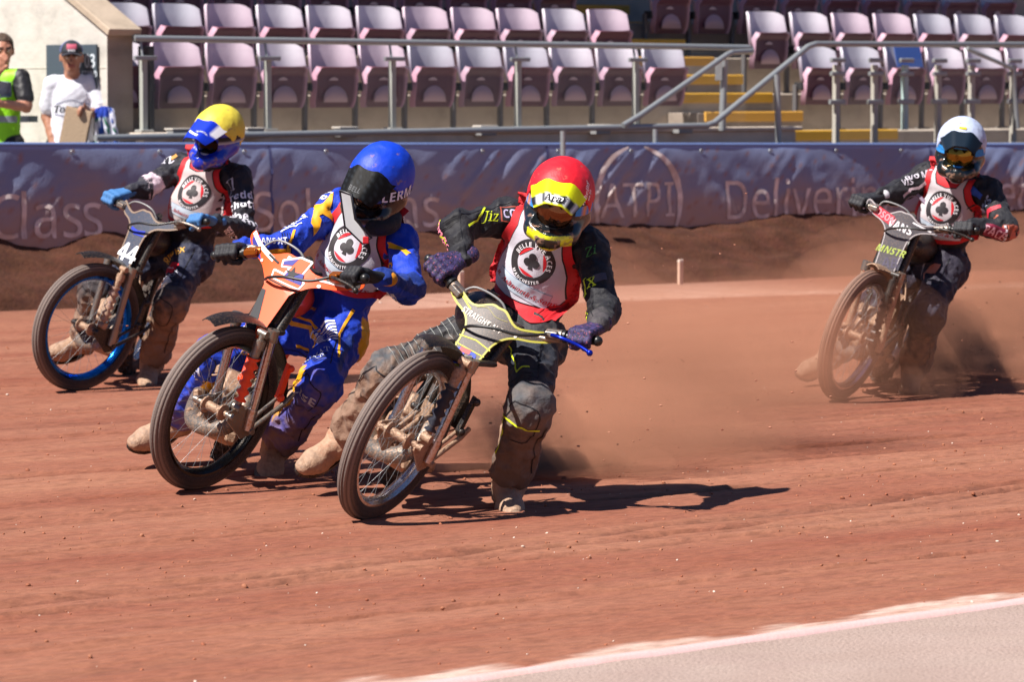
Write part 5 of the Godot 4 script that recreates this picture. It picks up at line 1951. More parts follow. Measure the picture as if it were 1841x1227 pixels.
func team() -> void:
	make_gloves()
	make_boots()
	make_helmets()
	red_rider()
	blue_rider()
	yellow_rider()
	white_rider()

func red_rider() -> void:
	var lime := hx("cfe32a")
	var b := bike({"name": "speedway_bike", "label": "yellow edged speedway bike muddy all over, ridden by the red-capped rider", "hub": Vector2(717, 785), "depth": 14.5, "tilt": 27.0, "swing": 25.5,
		"rear": Vector3(-0.50, 0, -15.75), "lean": 29.0, "hand_l": Vector3(1048, 610, 14.63), "hand_r": Vector3(790, 486, 14.93), "rim": M.dirty_chrome, "gaiter": plain(Color(0.10, 0.11, 0.17), 0.6),
		"plate": hx("3d3230"), "edge": hx("aaa636"), "edge_width": 0.008, "lever": plain(Color(0.05, 0.16, 0.7), 0.25, 0.7), "tank": M.black, "links": M.mud_metal, "shock": M.mud_metal, "shield": Vector3(0.483, -0.32, -0.51), "shield_low": -0.188, "rake": 6.0,
		"marks": [[moved2d(text2d("STRAIGHT-N-P", 0.021), Vector2(-0.03, -0.004), -0.03), hx("cfc6bd"), 0.002], [line([Vector2(-0.19, 0.045), Vector2(-0.10, 0.012)], 0.006), hx("c8c43a"), 0.002],
			[line([Vector2(-0.07, -0.085), Vector2(0.0, -0.075), Vector2(0.07, -0.085)], 0.005), hx("c8c43a"), 0.002], [line([Vector2(-0.065, -0.115), Vector2(0.065, -0.115)], 0.004), hx("c8c43a"), 0.002],
			[curve2lines(PackedVector2Array([Vector2(-0.08, 0.028), Vector2(-0.04, 0.045), Vector2(0.01, 0.03), Vector2(0.06, 0.034)]), 0.0022), hx("8f8a4c"), 0.002],
			[moved2d(text2d("32", 0.06), Vector2(0.0, -0.152), 0.06), hx("2a44b8"), 0.002], [moved2d(box2d(0.045, 0.018), Vector2(-0.012, -0.125), 0.1), hx("c05050"), 0.0026],
			[oval2d(0.012, 0.012), hx("b9b4a8"), 0.004, "bolt"], [moved2d(oval2d(0.012, 0.012), Vector2(0.045, -0.175)), hx("c9c4b8"), 0.004, "bolt"], [moved2d(oval2d(0.012, 0.012), Vector2(0.12, 0.0)), hx("c9c4b8"), 0.004, "bolt"]]})
	var r := rider({"label": "rider with red helmet cover and black and neon suit, left boot trailing on the shale", "seed": 101,
		"joints": {"head": Vector3(1005, 362, 15.02), "shoulder_r": Vector3(908, 390, 15.24), "shoulder_l": Vector3(1062, 447, 15.14), "elbow_r": Vector3(820, 408, 15.13), "elbow_l": Vector3(1086, 562, 14.95),
			"chest": Vector3(972, 478, 15.26), "pelvis": Vector3(935, 598, 15.32), "hip_l": Vector3(962, 618, 15.15), "hip_r": Vector3(893, 580, 15.34), "knee_l": Vector3(953, 733, 14.77), "ankle_l": Vector3(915, 868, 14.99), "toe_l": Vector3(921, 922, 14.8),
			"knee_r": Vector3(700, 672, 15.2), "ankle_r": Vector3(622, 788, 15.5), "toe_r": Vector3(558, 832, 15.40)},
		"bib_px": Vector2(957, 464),
		"suit": func(w: String, t: float, a: float, p: Vector3, q: FastNoiseLite) -> Color:
			if w.begins_with("upper") or w == "yoke" or w == "chest" or w == "neck" or w == "belly" or w == "head": return hx("0f1116")
			if w == "forearm_l": return hx("0f1116").lerp(hx("4a4648"), clampf(t * 1.2 - 0.3 + q.get_noise_3dv(p * 2.0), 0.0, 0.8))
			if w == "forearm_r": return hx("121419")
			var col := hx("2b2d31")
			if w == "thigh_l": col = hx("1a1f2b")
			if w.begins_with("knee"): col = hx("42454a")
			return dust(col, p.y, 0.12, 0.62, 0.55, q, p) if w.ends_with("_l") else dust(col, p.y, 0.38, 0.68, 0.92, q, p),
		"glove": func(p: Vector3, q: FastNoiseLite) -> Color: return [hx("2a2348"), hx("3b3060"), hx("191830"), hx("8a5068")][clampi(int((q.get_noise_3dv(p * 9.0) + 0.62) * 3.0), 0, 3)],
		"boots": [hx("b59f8e"), hx("70726f"), hx("c07a63")], "peak_drop": 0.062, "look": Vector3(-0.16, -0.25, 1.0), "crown": Vector3(0.20, 1, 0.1), "cap": hx("cf1c2a"),
		"shell": func(p: Vector3) -> Color:
			if p.z > 0.015 and p.y < -0.088:
				if absf(p.x) < 0.05 and p.y < -0.103 and p.y > -0.14: return hx("15161a")
				return hx("d8e01c") if p.y > -0.152 and absf(p.x) < 0.09 else hx("33353a")
			return hx("1c1d22"),
		"peak": func(u: float, v: float) -> Color: return hx("dbe61c") if v < 0.55 or v > 0.95 else (hx("c9cdd2") if int(floor(u * 5.0 + 20.0)) % 2 == 0 else hx("23262c")),
		"peak_marks": [[on_peak(oval2d(1.9, 0.72), Vector2(0.0, 0.72), 0.42), hx("eceef0")], [on_peak(oval2d(1.75, 0.62), Vector2(0.0, 0.72), 0.42), hx("15161a")], [on_peak(oval2d(1.68, 0.56), Vector2(0.0, 0.72), 0.42), hx("f0f2f4")], [on_peak(text2d("Arai", 0.5, true, "Droid Serif", 0.2), Vector2(0.0, 0.73), 0.5), hx("101114")]],
		"cap_marks": [[moved2d(text2d("Whelby", 0.13, true, "Droid Serif", 0.3), Vector2(0.98, 0.35), 1.1), hx("f0e2e2"), Vector2(0.98, 0.35)], [moved2d(text2d("no 32", 0.085), Vector2(1.12, 0.28), 1.1), hx("f0e2e2"), Vector2(1.12, 0.28)]],
		"strap": func(u: float, v: float) -> Color: return hx("2d7fd0") if fmod(absf(u) * 9.0, 1.0) < 0.6 else hx("d4823a"),
		"lens": M.lens}, b)
	# neon piping and sleeve prints
	for q in [["forearm_r", 0.30, 0.2, [Vector2(-0.045, -0.05), Vector2(-0.03, 0.0), Vector2(-0.045, 0.04), Vector2(-0.01, 0.075)]], ["upper_arm_r", 0.80, 0.2, [Vector2(-0.05, 0.07), Vector2(-0.01, 0.02), Vector2(0.0, -0.03)]], ["forearm_l", 0.25, 0.3, [Vector2(-0.03, 0.08), Vector2(-0.035, 0.0), Vector2(-0.04, -0.06)]],
			["forearm_l", 0.25, 0.0, [Vector2(-0.03, 0.08), Vector2(-0.05, 0.02), Vector2(-0.045, -0.03)]], ["forearm_l", 0.4, -0.4, [Vector2(0.0, 0.08), Vector2(-0.02, 0.0), Vector2(0.0, -0.05)]], ["thigh_l", 0.5, 0.1, [Vector2(-0.02, 0.16), Vector2(0.0, 0.02), Vector2(0.02, -0.08), Vector2(0.07, -0.06)]],
			["belly", 0.4, 0.95, [Vector2(0.0, 0.14), Vector2(0.02, 0.02), Vector2(-0.02, -0.1)]], ["shin_l", 0.12, 0.1, [Vector2(-0.09, 0.0), Vector2(0.02, 0.012), Vector2(0.08, 0.0)]], ["shin_l", 0.35, 0.9, [Vector2(-0.02, 0.1), Vector2(0.0, 0.0), Vector2(0.01, -0.12)]], ["thigh_r", 0.32, 0.2, [Vector2(-0.09, 0.01), Vector2(0.0, -0.02), Vector2(0.09, 0.02)]]]:
		mark(r, q[0], q[1], q[2], 0.0, line(q[3], 0.007), lime, 0.003, "neon_piping")
	for k in 12: mark(r, "thigh_r", 0.34 + 0.055 * k, 0.5, 0.0, line([Vector2(-0.11, 0.012), Vector2(0.0, 0.0), Vector2(0.11, 0.012)], 0.0022), hx("8d8f8c"), 0.0025, "pinstripe")
	mark(r, "upper_arm_r", 0.42, 0.45, 1.35, text2d("Jiz", 0.036, false, "Droid Serif", 0.3), lime)
	mark(r, "upper_arm_r", 0.12, 0.35, 1.35, box2d(0.062, 0.05), hx("a24a38"))
	mark(r, "upper_arm_r", 0.12, 0.35, 1.35, box2d(0.054, 0.042), hx("0f1116"), 0.0045)
	mark(r, "upper_arm_r", 0.12, 0.35, 1.35, text2d("CO", 0.026), hx("b9b6d8"), 0.006)
	mark(r, "forearm_r", 0.45, 1.0, 1.45, text2d("readybull's", 0.036, true, "Droid Serif", 0.3), hx("e88aa0"))
	mark(r, "upper_arm_l", 0.62, 0.1, 0.1, text2d("Jx", 0.05, false, "Droid Serif", 0.3), lime)
	mark(r, "upper_arm_l", 0.60, -0.7, 0.1, box2d(0.05, 0.03), hx("3b3d4c"))
	mark(r, "upper_arm_l", 0.20, -0.5, 0.1, text2d("Zi", 0.035, false, "Droid Serif", 0.3), hx("3f7a3c"))

func curve2lines(pts: PackedVector2Array, w: float) -> PackedVector2Array:
	return line2d(curve2d(pts, false, 5), w)

func blue_rider() -> void:
	var blue := hx("0036b2")
	var gold := hx("e5a412")
	var one := PackedVector2Array([Vector2(-0.06, -0.045), Vector2(0.05, -0.045), Vector2(0.055, -0.022), Vector2(0.03, -0.022), Vector2(0.045, 0.06), Vector2(0.005, 0.06), Vector2(-0.05, 0.025), Vector2(-0.045, 0.008), Vector2(-0.01, 0.02), Vector2(-0.02, -0.022), Vector2(-0.065, -0.022)])
	var big := Geometry2D.offset_polygon(one, 0.007)
	var b := bike({"name": "speedway_bike", "label": "orange speedway bike with star number shield and orange gaiter, ridden by the blue-capped rider", "hub": Vector2(386, 732), "depth": 15.58, "tilt": 22.8, "swing": 35.0,
		"rear": Vector3(-1.27, 0, -16.8), "lean": 25.0, "hand_l": Vector3(640, 500, 15.45), "hand_r": Vector3(412, 458, 15.86), "rim": M.black_rim, "gaiter": M.orange, "link_colour": M.orange, "dirty": false,
		"plate": hx("ef5a24"), "edge": hx("ef5a24"), "edge_width": 0.0, "lever": M.black, "tank": M.orange, "links": M.alloy, "shock": M.alloy, "frame": M.black, "control": M.gold, "shield": Vector3(0.576, -0.223, -0.46), "rake": 1.0, "shield_wide": 1.25, "shield_foot": 0.042, "shield_low": -0.29, "guard_from": 66.0,
		"marks": [[poly2d(PackedVector2Array([Vector2(-0.235, 0.062), Vector2(-0.18, 0.045), Vector2(-0.125, -0.005), Vector2(-0.16, 0.0), Vector2(-0.225, 0.035)])), hx("2c2f86"), 0.0014], [line([Vector2(-0.23, 0.063), Vector2(-0.17, 0.042), Vector2(-0.08, 0.022)], 0.018), hx("ecebf0"), 0.0018],
			[line([Vector2(-0.10, 0.03), Vector2(-0.05, 0.02)], 0.009), hx("15161a"), 0.003], [line([Vector2(-0.02, 0.055), Vector2(0.04, 0.045)], 0.011), hx("ecebf0"), 0.0018], [line([Vector2(0.15, 0.036), Vector2(0.23, 0.05)], 0.026), hx("3a3432"), 0.0018], [line([Vector2(0.11, 0.02), Vector2(0.2, 0.03)], 0.008), hx("ecebf0"), 0.003],
			[poly2d(PackedVector2Array([Vector2(-0.066, -0.09), Vector2(-0.045, -0.09), Vector2(0.03, -0.286), Vector2(-0.04, -0.286)])), hx("1b1c20"), 0.0016],
			[moved2d(poly2d(big[0]), Vector2(0.02, 0.01), 0.0), hx("f0eef0"), 0.002], [moved2d(poly2d(one), Vector2(0.02, 0.01)), hx("ee5d2a"), 0.0034], [moved2d(poly2d(PackedVector2Array([Vector2(-0.02, -0.022), Vector2(0.055, -0.022), Vector2(0.045, 0.02), Vector2(-0.012, 0.012)])), Vector2(0.02, 0.0)), hx("2c3390"), 0.0046],
			[moved2d(poly2d(PackedVector2Array([Vector2(-0.045, 0.012), Vector2(-0.01, 0.024), Vector2(0.0, 0.055), Vector2(-0.048, 0.026)])), Vector2(0.02, 0.01)), hx("2c3390"), 0.0046], [moved2d(star2d(0.03), Vector2(0.025, 0.005), 0.1), hx("121216"), 0.006], [line([Vector2(-0.05, -0.048), Vector2(0.075, -0.05)], 0.005), hx("15161a"), 0.003],
			[moved2d(oval2d(0.014, 0.014), Vector2(0.13, 0.0)), hx("e8e4e0"), 0.004, "bolt"], [moved2d(oval2d(0.012, 0.012), Vector2(-0.12, -0.002)), hx("e8e4e0"), 0.004, "bolt"]]})
	var r := rider({"label": "rider with blue helmet cover and blue and yellow suit, between the other two leaders", "seed": 202,
		"joints": {"head": Vector3(680, 330, 16.0), "shoulder_r": Vector3(606, 372, 16.22), "shoulder_l": Vector3(722, 436, 16.06), "elbow_r": Vector3(520, 440, 16.05), "elbow_l": Vector3(735, 520, 15.78),
			"chest": Vector3(640, 470, 16.18), "pelvis": Vector3(585, 590, 16.3), "hip_l": Vector3(608, 605, 16.2), "hip_r": Vector3(548, 582, 16.35), "knee_l": Vector3(577, 690, 15.92), "ankle_l": Vector3(500, 798, 16.32), "toe_l": Vector3(487, 852, 16.15),
			"knee_r": Vector3(392, 640, 16.2), "ankle_r": Vector3(322, 755, 16.55), "toe_r": Vector3(256, 790, 16.46)},
		"bib_px": Vector2(628, 438),
		"suit": func(w: String, t: float, a: float, p: Vector3, q: FastNoiseLite) -> Color:
			var col := blue
			if w == "belly" and t < 0.35 and fmod(t * 7.0 + absf(a) * 0.9, 1.0) < 0.35: col = gold
			if w.begins_with("forearm") and (a > 1.6 or a < -2.2): col = hx("0a2c7c")
			if w.begins_with("thigh") and absf(absf(a) - 1.7) < 0.22: col = hx("0a2c7c")
			if w == "chest" and absf(a) > 1.0: col = gold if q.get_noise_3dv(p * 1.3) > 0.0 else blue
			if w == "hips" and t > 0.95 and absf(a) > 1.9: col = gold
			if w == "head": col = hx("111114")
			if w.begins_with("shin") and absf(a + (0.9 if w.ends_with("_r") else -0.9)) < 0.35: col = gold
			return dust(col, p.y, 0.02, 0.52, 0.9, q, p) if w.ends_with("_l") else dust(col, p.y, 0.05, 0.42, 0.75, q, p),
		"glove": func(p: Vector3, q: FastNoiseLite) -> Color: return hx("1a1b1f").lerp(hx("3a3b40"), clampf(q.get_noise_3dv(p * 14.0), 0.0, 0.5)) if p.z > -0.128 else hx("d98f20"),
		"boots": [hx("b39c88"), hx("6f7274"), hx("93806f")], "look": Vector3(-0.55, -0.40, 1.0), "crown": Vector3(0.30, 1, 0.15), "cap": hx("003cc4"),
		"shell": func(p: Vector3) -> Color: return hx("121316"),
		"peak": func(u: float, v: float) -> Color: return hx("0e0f11") if int(floor(u * 31.0) * 7.0 + floor(v * 23.0) * 13.0) % 5 != 0 else hx("26272b"),
		"peak_marks": [[on_peak(oval2d(1.3, 0.6), Vector2(-0.1, 0.74), 0.34), hx("8d8f94")], [on_peak(text2d("BELL", 0.42), Vector2(-0.1, 0.75), 0.40), hx("3a3b40")]],
		"vents": [Vector2(-0.35, 0.25), Vector2(0.02, 0.3), Vector2(0.38, 0.3), Vector2(0.68, 0.35)], "peak_len": 0.11, "peak_drop": 0.08,
		"cap_marks": [], "strap": func(u: float, v: float) -> Color: return hx("15161a"), "lens": M.lens}, b)
	# letters on the strap, neck cloth and the plate that deflects the breath
	var h: Node3D = r.root.get_node("helmet")
	var mb := MB.new()
	lay(mb, text2d("LERM", 0.042), func(p: Vector2) -> Vector3:
		var a := 1.18 + p.x / 0.14
		return Vector3(sin(a) * 0.1315, 0.004 + p.y, -0.02 + cos(a) * 0.1615), hx("e8e8ee"), Vector3(1, 0, 0.3), 0.01)
	put("lettering", mb, M.print, h)
	mb = MB.new()
	mb.ball(Vector3(0.035, -0.125, 0.055), Vector3(0.112, 0.062, 0.115), hx("0d1018"), 20, 12)
	for k in mb.v.size(): mb.v[k] *= 1.0 + 0.05 * n_patch.get_noise_3dv(mb.v[k] * 60.0)
	mb.smooth()
	put("neck_cloth", mb, M.cloth, h)
	var inv := Transform3D(h.transform.basis, h.position + r.o).affine_inverse()
	var edge := []
	for q in [Vector3(612, 343, 15.83), Vector3(632, 350, 15.79), Vector3(639, 394, 15.77), Vector3(668, 428, 15.80), Vector3(652, 438, 15.82), Vector3(621, 408, 15.82)]: edge.append(inv * W(q.x, q.y, q.z))
	mb = MB.new()
	prism(mb, edge, inv.basis * Vector3(0, 0, 0.008), hx("c3c7ca"))
	put("breath_deflector", mb, M.plastic, h)
	mb = MB.new()
	edge.append(edge[0])
	mb.tube(edge, 0.006, hx("1b1c20"), 6)
	mb.box(Transform3D(inv.basis.orthonormalized(), inv * W(658, 432, 15.80)), Vector3(0.025, 0.03, 0.015), hx("c2242c"), 0.004)
	put("deflector_edge", mb, M.plastic, h)
	# sleeve and leg prints
	for q in [["upper_arm_r", 0.30, 0.1, [Vector2(-0.05, 0.02), Vector2(0.0, 0.015), Vector2(0.02, 0.08), Vector2(0.035, 0.01), Vector2(0.075, -0.03), Vector2(0.02, -0.035), Vector2(-0.01, -0.08), Vector2(-0.02, -0.03)]], ["upper_arm_r", 0.55, -0.4, [Vector2(-0.03, 0.05), Vector2(0.02, 0.02), Vector2(0.04, -0.06), Vector2(-0.01, -0.02)]]]:
		mark(r, q[0], q[1], q[2], 0.3, poly2d(PackedVector2Array(q[3])), gold, 0.003, "yellow_flash")
	for q in [["hips", 0.55, -0.2, [Vector2(-0.16, 0.05), Vector2(-0.06, -0.01), Vector2(0.05, 0.0), Vector2(0.14, -0.03)], 0.018], ["hips", 0.75, -0.2, [Vector2(-0.10, 0.0), Vector2(0.0, -0.035), Vector2(0.12, -0.03)], 0.010], ["thigh_l", 0.35, 1.1, [Vector2(0.0, 0.12), Vector2(0.012, 0.0), Vector2(-0.01, -0.12)], 0.010], ["thigh_l", 0.4, -1.25, [Vector2(0.0, 0.14), Vector2(-0.012, 0.02), Vector2(0.02, -0.10)], 0.009],
			["shin_l", 0.4, 0.9, [Vector2(0.0, 0.1), Vector2(0.014, 0.0), Vector2(0.0, -0.12)], 0.022], ["upper_arm_l", 0.35, -0.6, [Vector2(-0.04, 0.05), Vector2(0.0, 0.0), Vector2(0.035, -0.05)], 0.024], ["upper_arm_l", 0.55, 0.3, [Vector2(-0.03, 0.04), Vector2(0.01, 0.0), Vector2(-0.01, -0.05)], 0.008], ["forearm_l", 0.3, -0.9, [Vector2(0.0, 0.09), Vector2(0.006, 0.0), Vector2(0.0, -0.09)], 0.009], ["knee_l", 0.5, 0.9, [Vector2(0.0, 0.06), Vector2(0.01, -0.06)], 0.014]]:
		mark(r, q[0], q[1], q[2], 1.57 if q[0] == "hips" else 0.0, line(q[3], q[4]), gold, 0.0026, "yellow_piping")
	for q in [["upper_arm_r", 0.9, 0.2], ["forearm_r", 0.8, 0.1], ["thigh_r", 0.6, 0.7], ["shin_l", 0.2, 0.3]]:
		mark(r, q[0], q[1], q[2], 1.4, line([Vector2(-0.05, 0.0), Vector2(0.0, 0.012), Vector2(0.05, 0.0)], 0.005), hx("d8dcec"), 0.0026, "white_piping")
	mark(r, "forearm_r", 0.55, -0.35, 0.0, line([Vector2(0.0, 0.09), Vector2(0.004, 0.0), Vector2(0.0, -0.11)], 0.022), gold, 0.003, "yellow_flash")
	mark(r, "forearm_r", 0.08, 0.0, 0.0, line([Vector2(-0.06, 0.03), Vector2(0.0, -0.01), Vector2(0.06, -0.02)], 0.010), gold, 0.003, "yellow_flash")
	mark(r, "upper_arm_r", 0.75, 0.5, 1.45, text2d("TAKCAR", 0.022), hx("d8dcec"))
	mark(r, "upper_arm_r", 0.1, 0.5, 1.3, text2d("BT", 0.04), hx("d8dcec"))
	mark(r, "forearm_r", 0.45, 0.5, 1.45, text2d("HANS XT", 0.022), hx("d8dcec"))
	mark(r, "forearm_l", 0.35, 0.1, 1.3, text2d("WRIGHT", 0.026), hx("e6e8f2"))
	mark(r, "forearm_l", 0.5, -0.2, 1.3, curve2lines(PackedVector2Array([Vector2(-0.07, -0.02), Vector2(-0.05, 0.03), Vector2(0.0, 0.02), Vector2(0.03, -0.02), Vector2(0.07, 0.0)]), 0.006), hx("e6e8f2"))
	mark(r, "forearm_l", 0.62, 0.25, 1.3, text2d("JT", 0.05), hx("e6e8f2"))
	for k in 7: mark(r, "thigh_l", 0.36, -0.45, 0.35, moved2d(line([Vector2(-0.055 + 0.004 * k, 0), Vector2(0.05, 0.004)], 0.009), Vector2(0, 0.045 - 0.015 * k)), hx("d8dae6"))
	mark(r, "thigh_l", 0.36, -0.45, -0.9, text2d("TURBO", 0.026), blue, 0.0045)
	mark(r, "thigh_l", 0.70, -0.15, 0.3, text2d("ROMAT", 0.028, false, "Droid Serif"), hx("c3c8dc"))
	mark(r, "thigh_l", 0.77, -0.15, 0.3, text2d("TRUCK", 0.022, false, "Droid Serif"), hx("c3c8dc"))
	mark(r, "knee_l", 0.5, -0.25, 0.1, text2d("ISE", 0.04), hx("b9bfd2"))
	mark(r, "thigh_r", 0.42, 0.3, 1.4, text2d("208COAT", 0.026), hx("c3c8dc"))
	mark(r, "thigh_r", 0.78, 0.2, 0.4, text2d("XR", 0.045), hx("d8dcec"))
	mark(r, "shin_r", 0.12, 0.1, 0.5, text2d("SH", 0.04), hx("c3c8dc"))
	mark(r, "shin_r", 0.24, 0.1, 0.5, text2d("HJ", 0.035), hx("c3c8dc"))

func yellow_rider() -> void:
	var navy := hx("191a26")
	var pinkish := hx("cdb9c4")
	var b := bike({"name": "speedway_bike", "label": "speedway bike numbered 44 with bright blue front rim, ridden by the yellow-capped rider", "hub": Vector2(155, 584), "depth": 20.6, "tilt": 18.5, "swing": 43.0,
		"rear": Vector3(-2.165, 0, -21.8), "lean": 20.0, "hand_l": Vector3(357, 400, 20.5), "hand_r": Vector3(203, 360, 21.0), "rim": M.blue_rim, "gaiter": muddy(triplanar(plain(Color(0.45, 0.42, 0.55), 0.6), 5.0), M.mud_metal.detail_albedo),
		"plate": hx("3a4356"), "edge": hx("8a7768"), "edge_width": 0.009, "lever": M.alloy, "tank": M.black, "links": M.black, "shock": M.mud_metal, "fork": M.alloy, "shield": Vector3(0.607, -0.175, -0.2), "rake": 10.0, "shield_low": -0.25,
		"marks": [[moved2d(text2d("44", 0.095), Vector2(0.0, -0.175), 0.0), hx("eef0f4"), 0.002], [line([Vector2(-0.05, -0.045), Vector2(0.0, -0.055), Vector2(0.05, -0.045)], 0.016), hx("2238b8"), 0.002], [line([Vector2(-0.02, -0.07), Vector2(0.06, -0.065)], 0.006), hx("2238b8"), 0.002]]})
	var r := rider({"label": "rider with yellow helmet cover, blue peak and blue gloves, furthest left in the bend", "seed": 303,
		"joints": {"head": Vector3(390, 245, 20.98), "shoulder_r": Vector3(322, 300, 21.28), "shoulder_l": Vector3(432, 322, 21.05), "elbow_r": Vector3(266, 338, 21.12), "elbow_l": Vector3(441, 415, 20.88),
			"chest": Vector3(358, 370, 21.2), "pelvis": Vector3(330, 455, 21.35), "hip_l": Vector3(345, 468, 21.25), "hip_r": Vector3(300, 452, 21.4), "knee_l": Vector3(309, 545, 20.92), "ankle_l": Vector3(274, 652, 21.2), "toe_l": Vector3(263, 690, 21.02),
			"knee_r": Vector3(174, 525, 21.25), "ankle_r": Vector3(152, 612, 21.6), "toe_r": Vector3(102, 632, 21.5)},
		"bib_px": Vector2(348, 340), "bib_tone": hx("bcb0b0"),
		"suit": func(w: String, t: float, a: float, p: Vector3, q: FastNoiseLite) -> Color:
			if w == "upper_arm_r" and t > 0.72 or w == "forearm_r" and t < 0.22: return pinkish
			if w == "forearm_r": return hx("232430")
			if w.begins_with("upper") or w.begins_with("fore") or w == "yoke" or w == "chest" or w == "neck" or w == "belly" or w == "head": return navy
			var col := hx("1a1e38") if w.begins_with("thigh") or w == "hips" else hx("3a3436")
			return dust(col, p.y, 0.22, 0.60, 0.95, q, p),
		"glove": func(p: Vector3, q: FastNoiseLite) -> Color: return hx("3f74ac").lerp(hx("2c4f80"), clampf(q.get_noise_3dv(p * 12.0), 0.0, 0.6)),
		"boots": [hx("b9aeb0"), hx("4a3f3a"), hx("8d705c")], "look": Vector3(-0.62, -0.22, 1.0), "crown": Vector3(0.10, 1, 0.12), "cap": hx("d8c743"),
		"shell": func(p: Vector3) -> Color:
			return hx("1231b4"),
		"peak": func(u: float, v: float) -> Color: return hx("1433bd") if not (u > 0.72 and v < 0.6) else hx("dfe2ea"),
		"peak_marks": [[on_peak(star2d(0.9), Vector2(-0.08, 0.74), 0.20), hx("e6e8ee")], [on_peak(line([Vector2(-1.4, 0.3), Vector2(1.4, -0.3)], 0.5), Vector2(-0.08, 0.74), 0.20), hx("e6e8ee")], [on_peak(text2d("alpinestars", 0.5), Vector2(0.42, 0.6), 0.17), hx("cfd4e2")]],
		"vents": [Vector2(-0.4, 0.3), Vector2(-0.05, 0.35), Vector2(0.3, 0.32), Vector2(0.6, 0.36)], "peak_len": 0.125, "peak_drop": 0.07,
		"strap": func(u: float, v: float) -> Color: return hx("17181d") if v > 0.3 else hx("b9bcc4"), "lens": plain(Color(0.11, 0.085, 0.075), 0.06, 0.9), "goggle_frame": hx("b9bac4")}, b)
	var white := hx("e2dfe8")
	mark(r, "upper_arm_l", 0.42, -0.45, 0.0, text2d("Fredd", 0.045), white)
	mark(r, "upper_arm_l", 0.60, -0.45, 0.0, text2d("Schott", 0.043), white)
	mark(r, "upper_arm_l", 0.82, -0.3, 0.05, text2d("The", 0.05), white)
	mark(r, "upper_arm_l", 0.97, -0.45, 0.05, text2d("Racing", 0.046), white)
	mark(r, "upper_arm_l", 0.2, 0.1, 0.1, text2d("Jl", 0.06, false, "Droid Serif", 0.3), hx("aab0c0"))
	mark(r, "forearm_l", 0.42, 0.5, 1.25, text2d("BEN COOK", 0.04), white)
	mark(r, "forearm_l", 0.5, -0.2, 1.25, text2d("VIBE", 0.045), hx("6a6578"))
	mark(r, "forearm_l", 0.1, -0.3, 0.3, line([Vector2(-0.06, 0.02), Vector2(0.06, -0.04)], 0.02), pinkish)
	mark(r, "upper_arm_r", 0.25, 0.5, 1.0, text2d("YZ", 0.045), hx("c9c6d2"))
	mark(r, "upper_arm_r", 0.1, 0.2, 1.0, box2d(0.03, 0.022), hx("c98a3c"))
	mark(r, "thigh_l", 0.18, -0.1, 0.1, text2d("RIDEX", 0.032), hx("d9a63c"))
	mark(r, "thigh_l", 0.46, -0.15, 0.1, oval2d(0.10, 0.085), hx("c42434"))
	mark(r, "thigh_l", 0.46, -0.15, -0.7, line([Vector2(-0.03, 0), Vector2(0.03, 0)], 0.007), hx("f0d6d6"), 0.0045)
	mark(r, "thigh_l", 0.62, -0.1, 0.2, text2d("ASTOR", 0.03, false), hx("c3c6d2"))

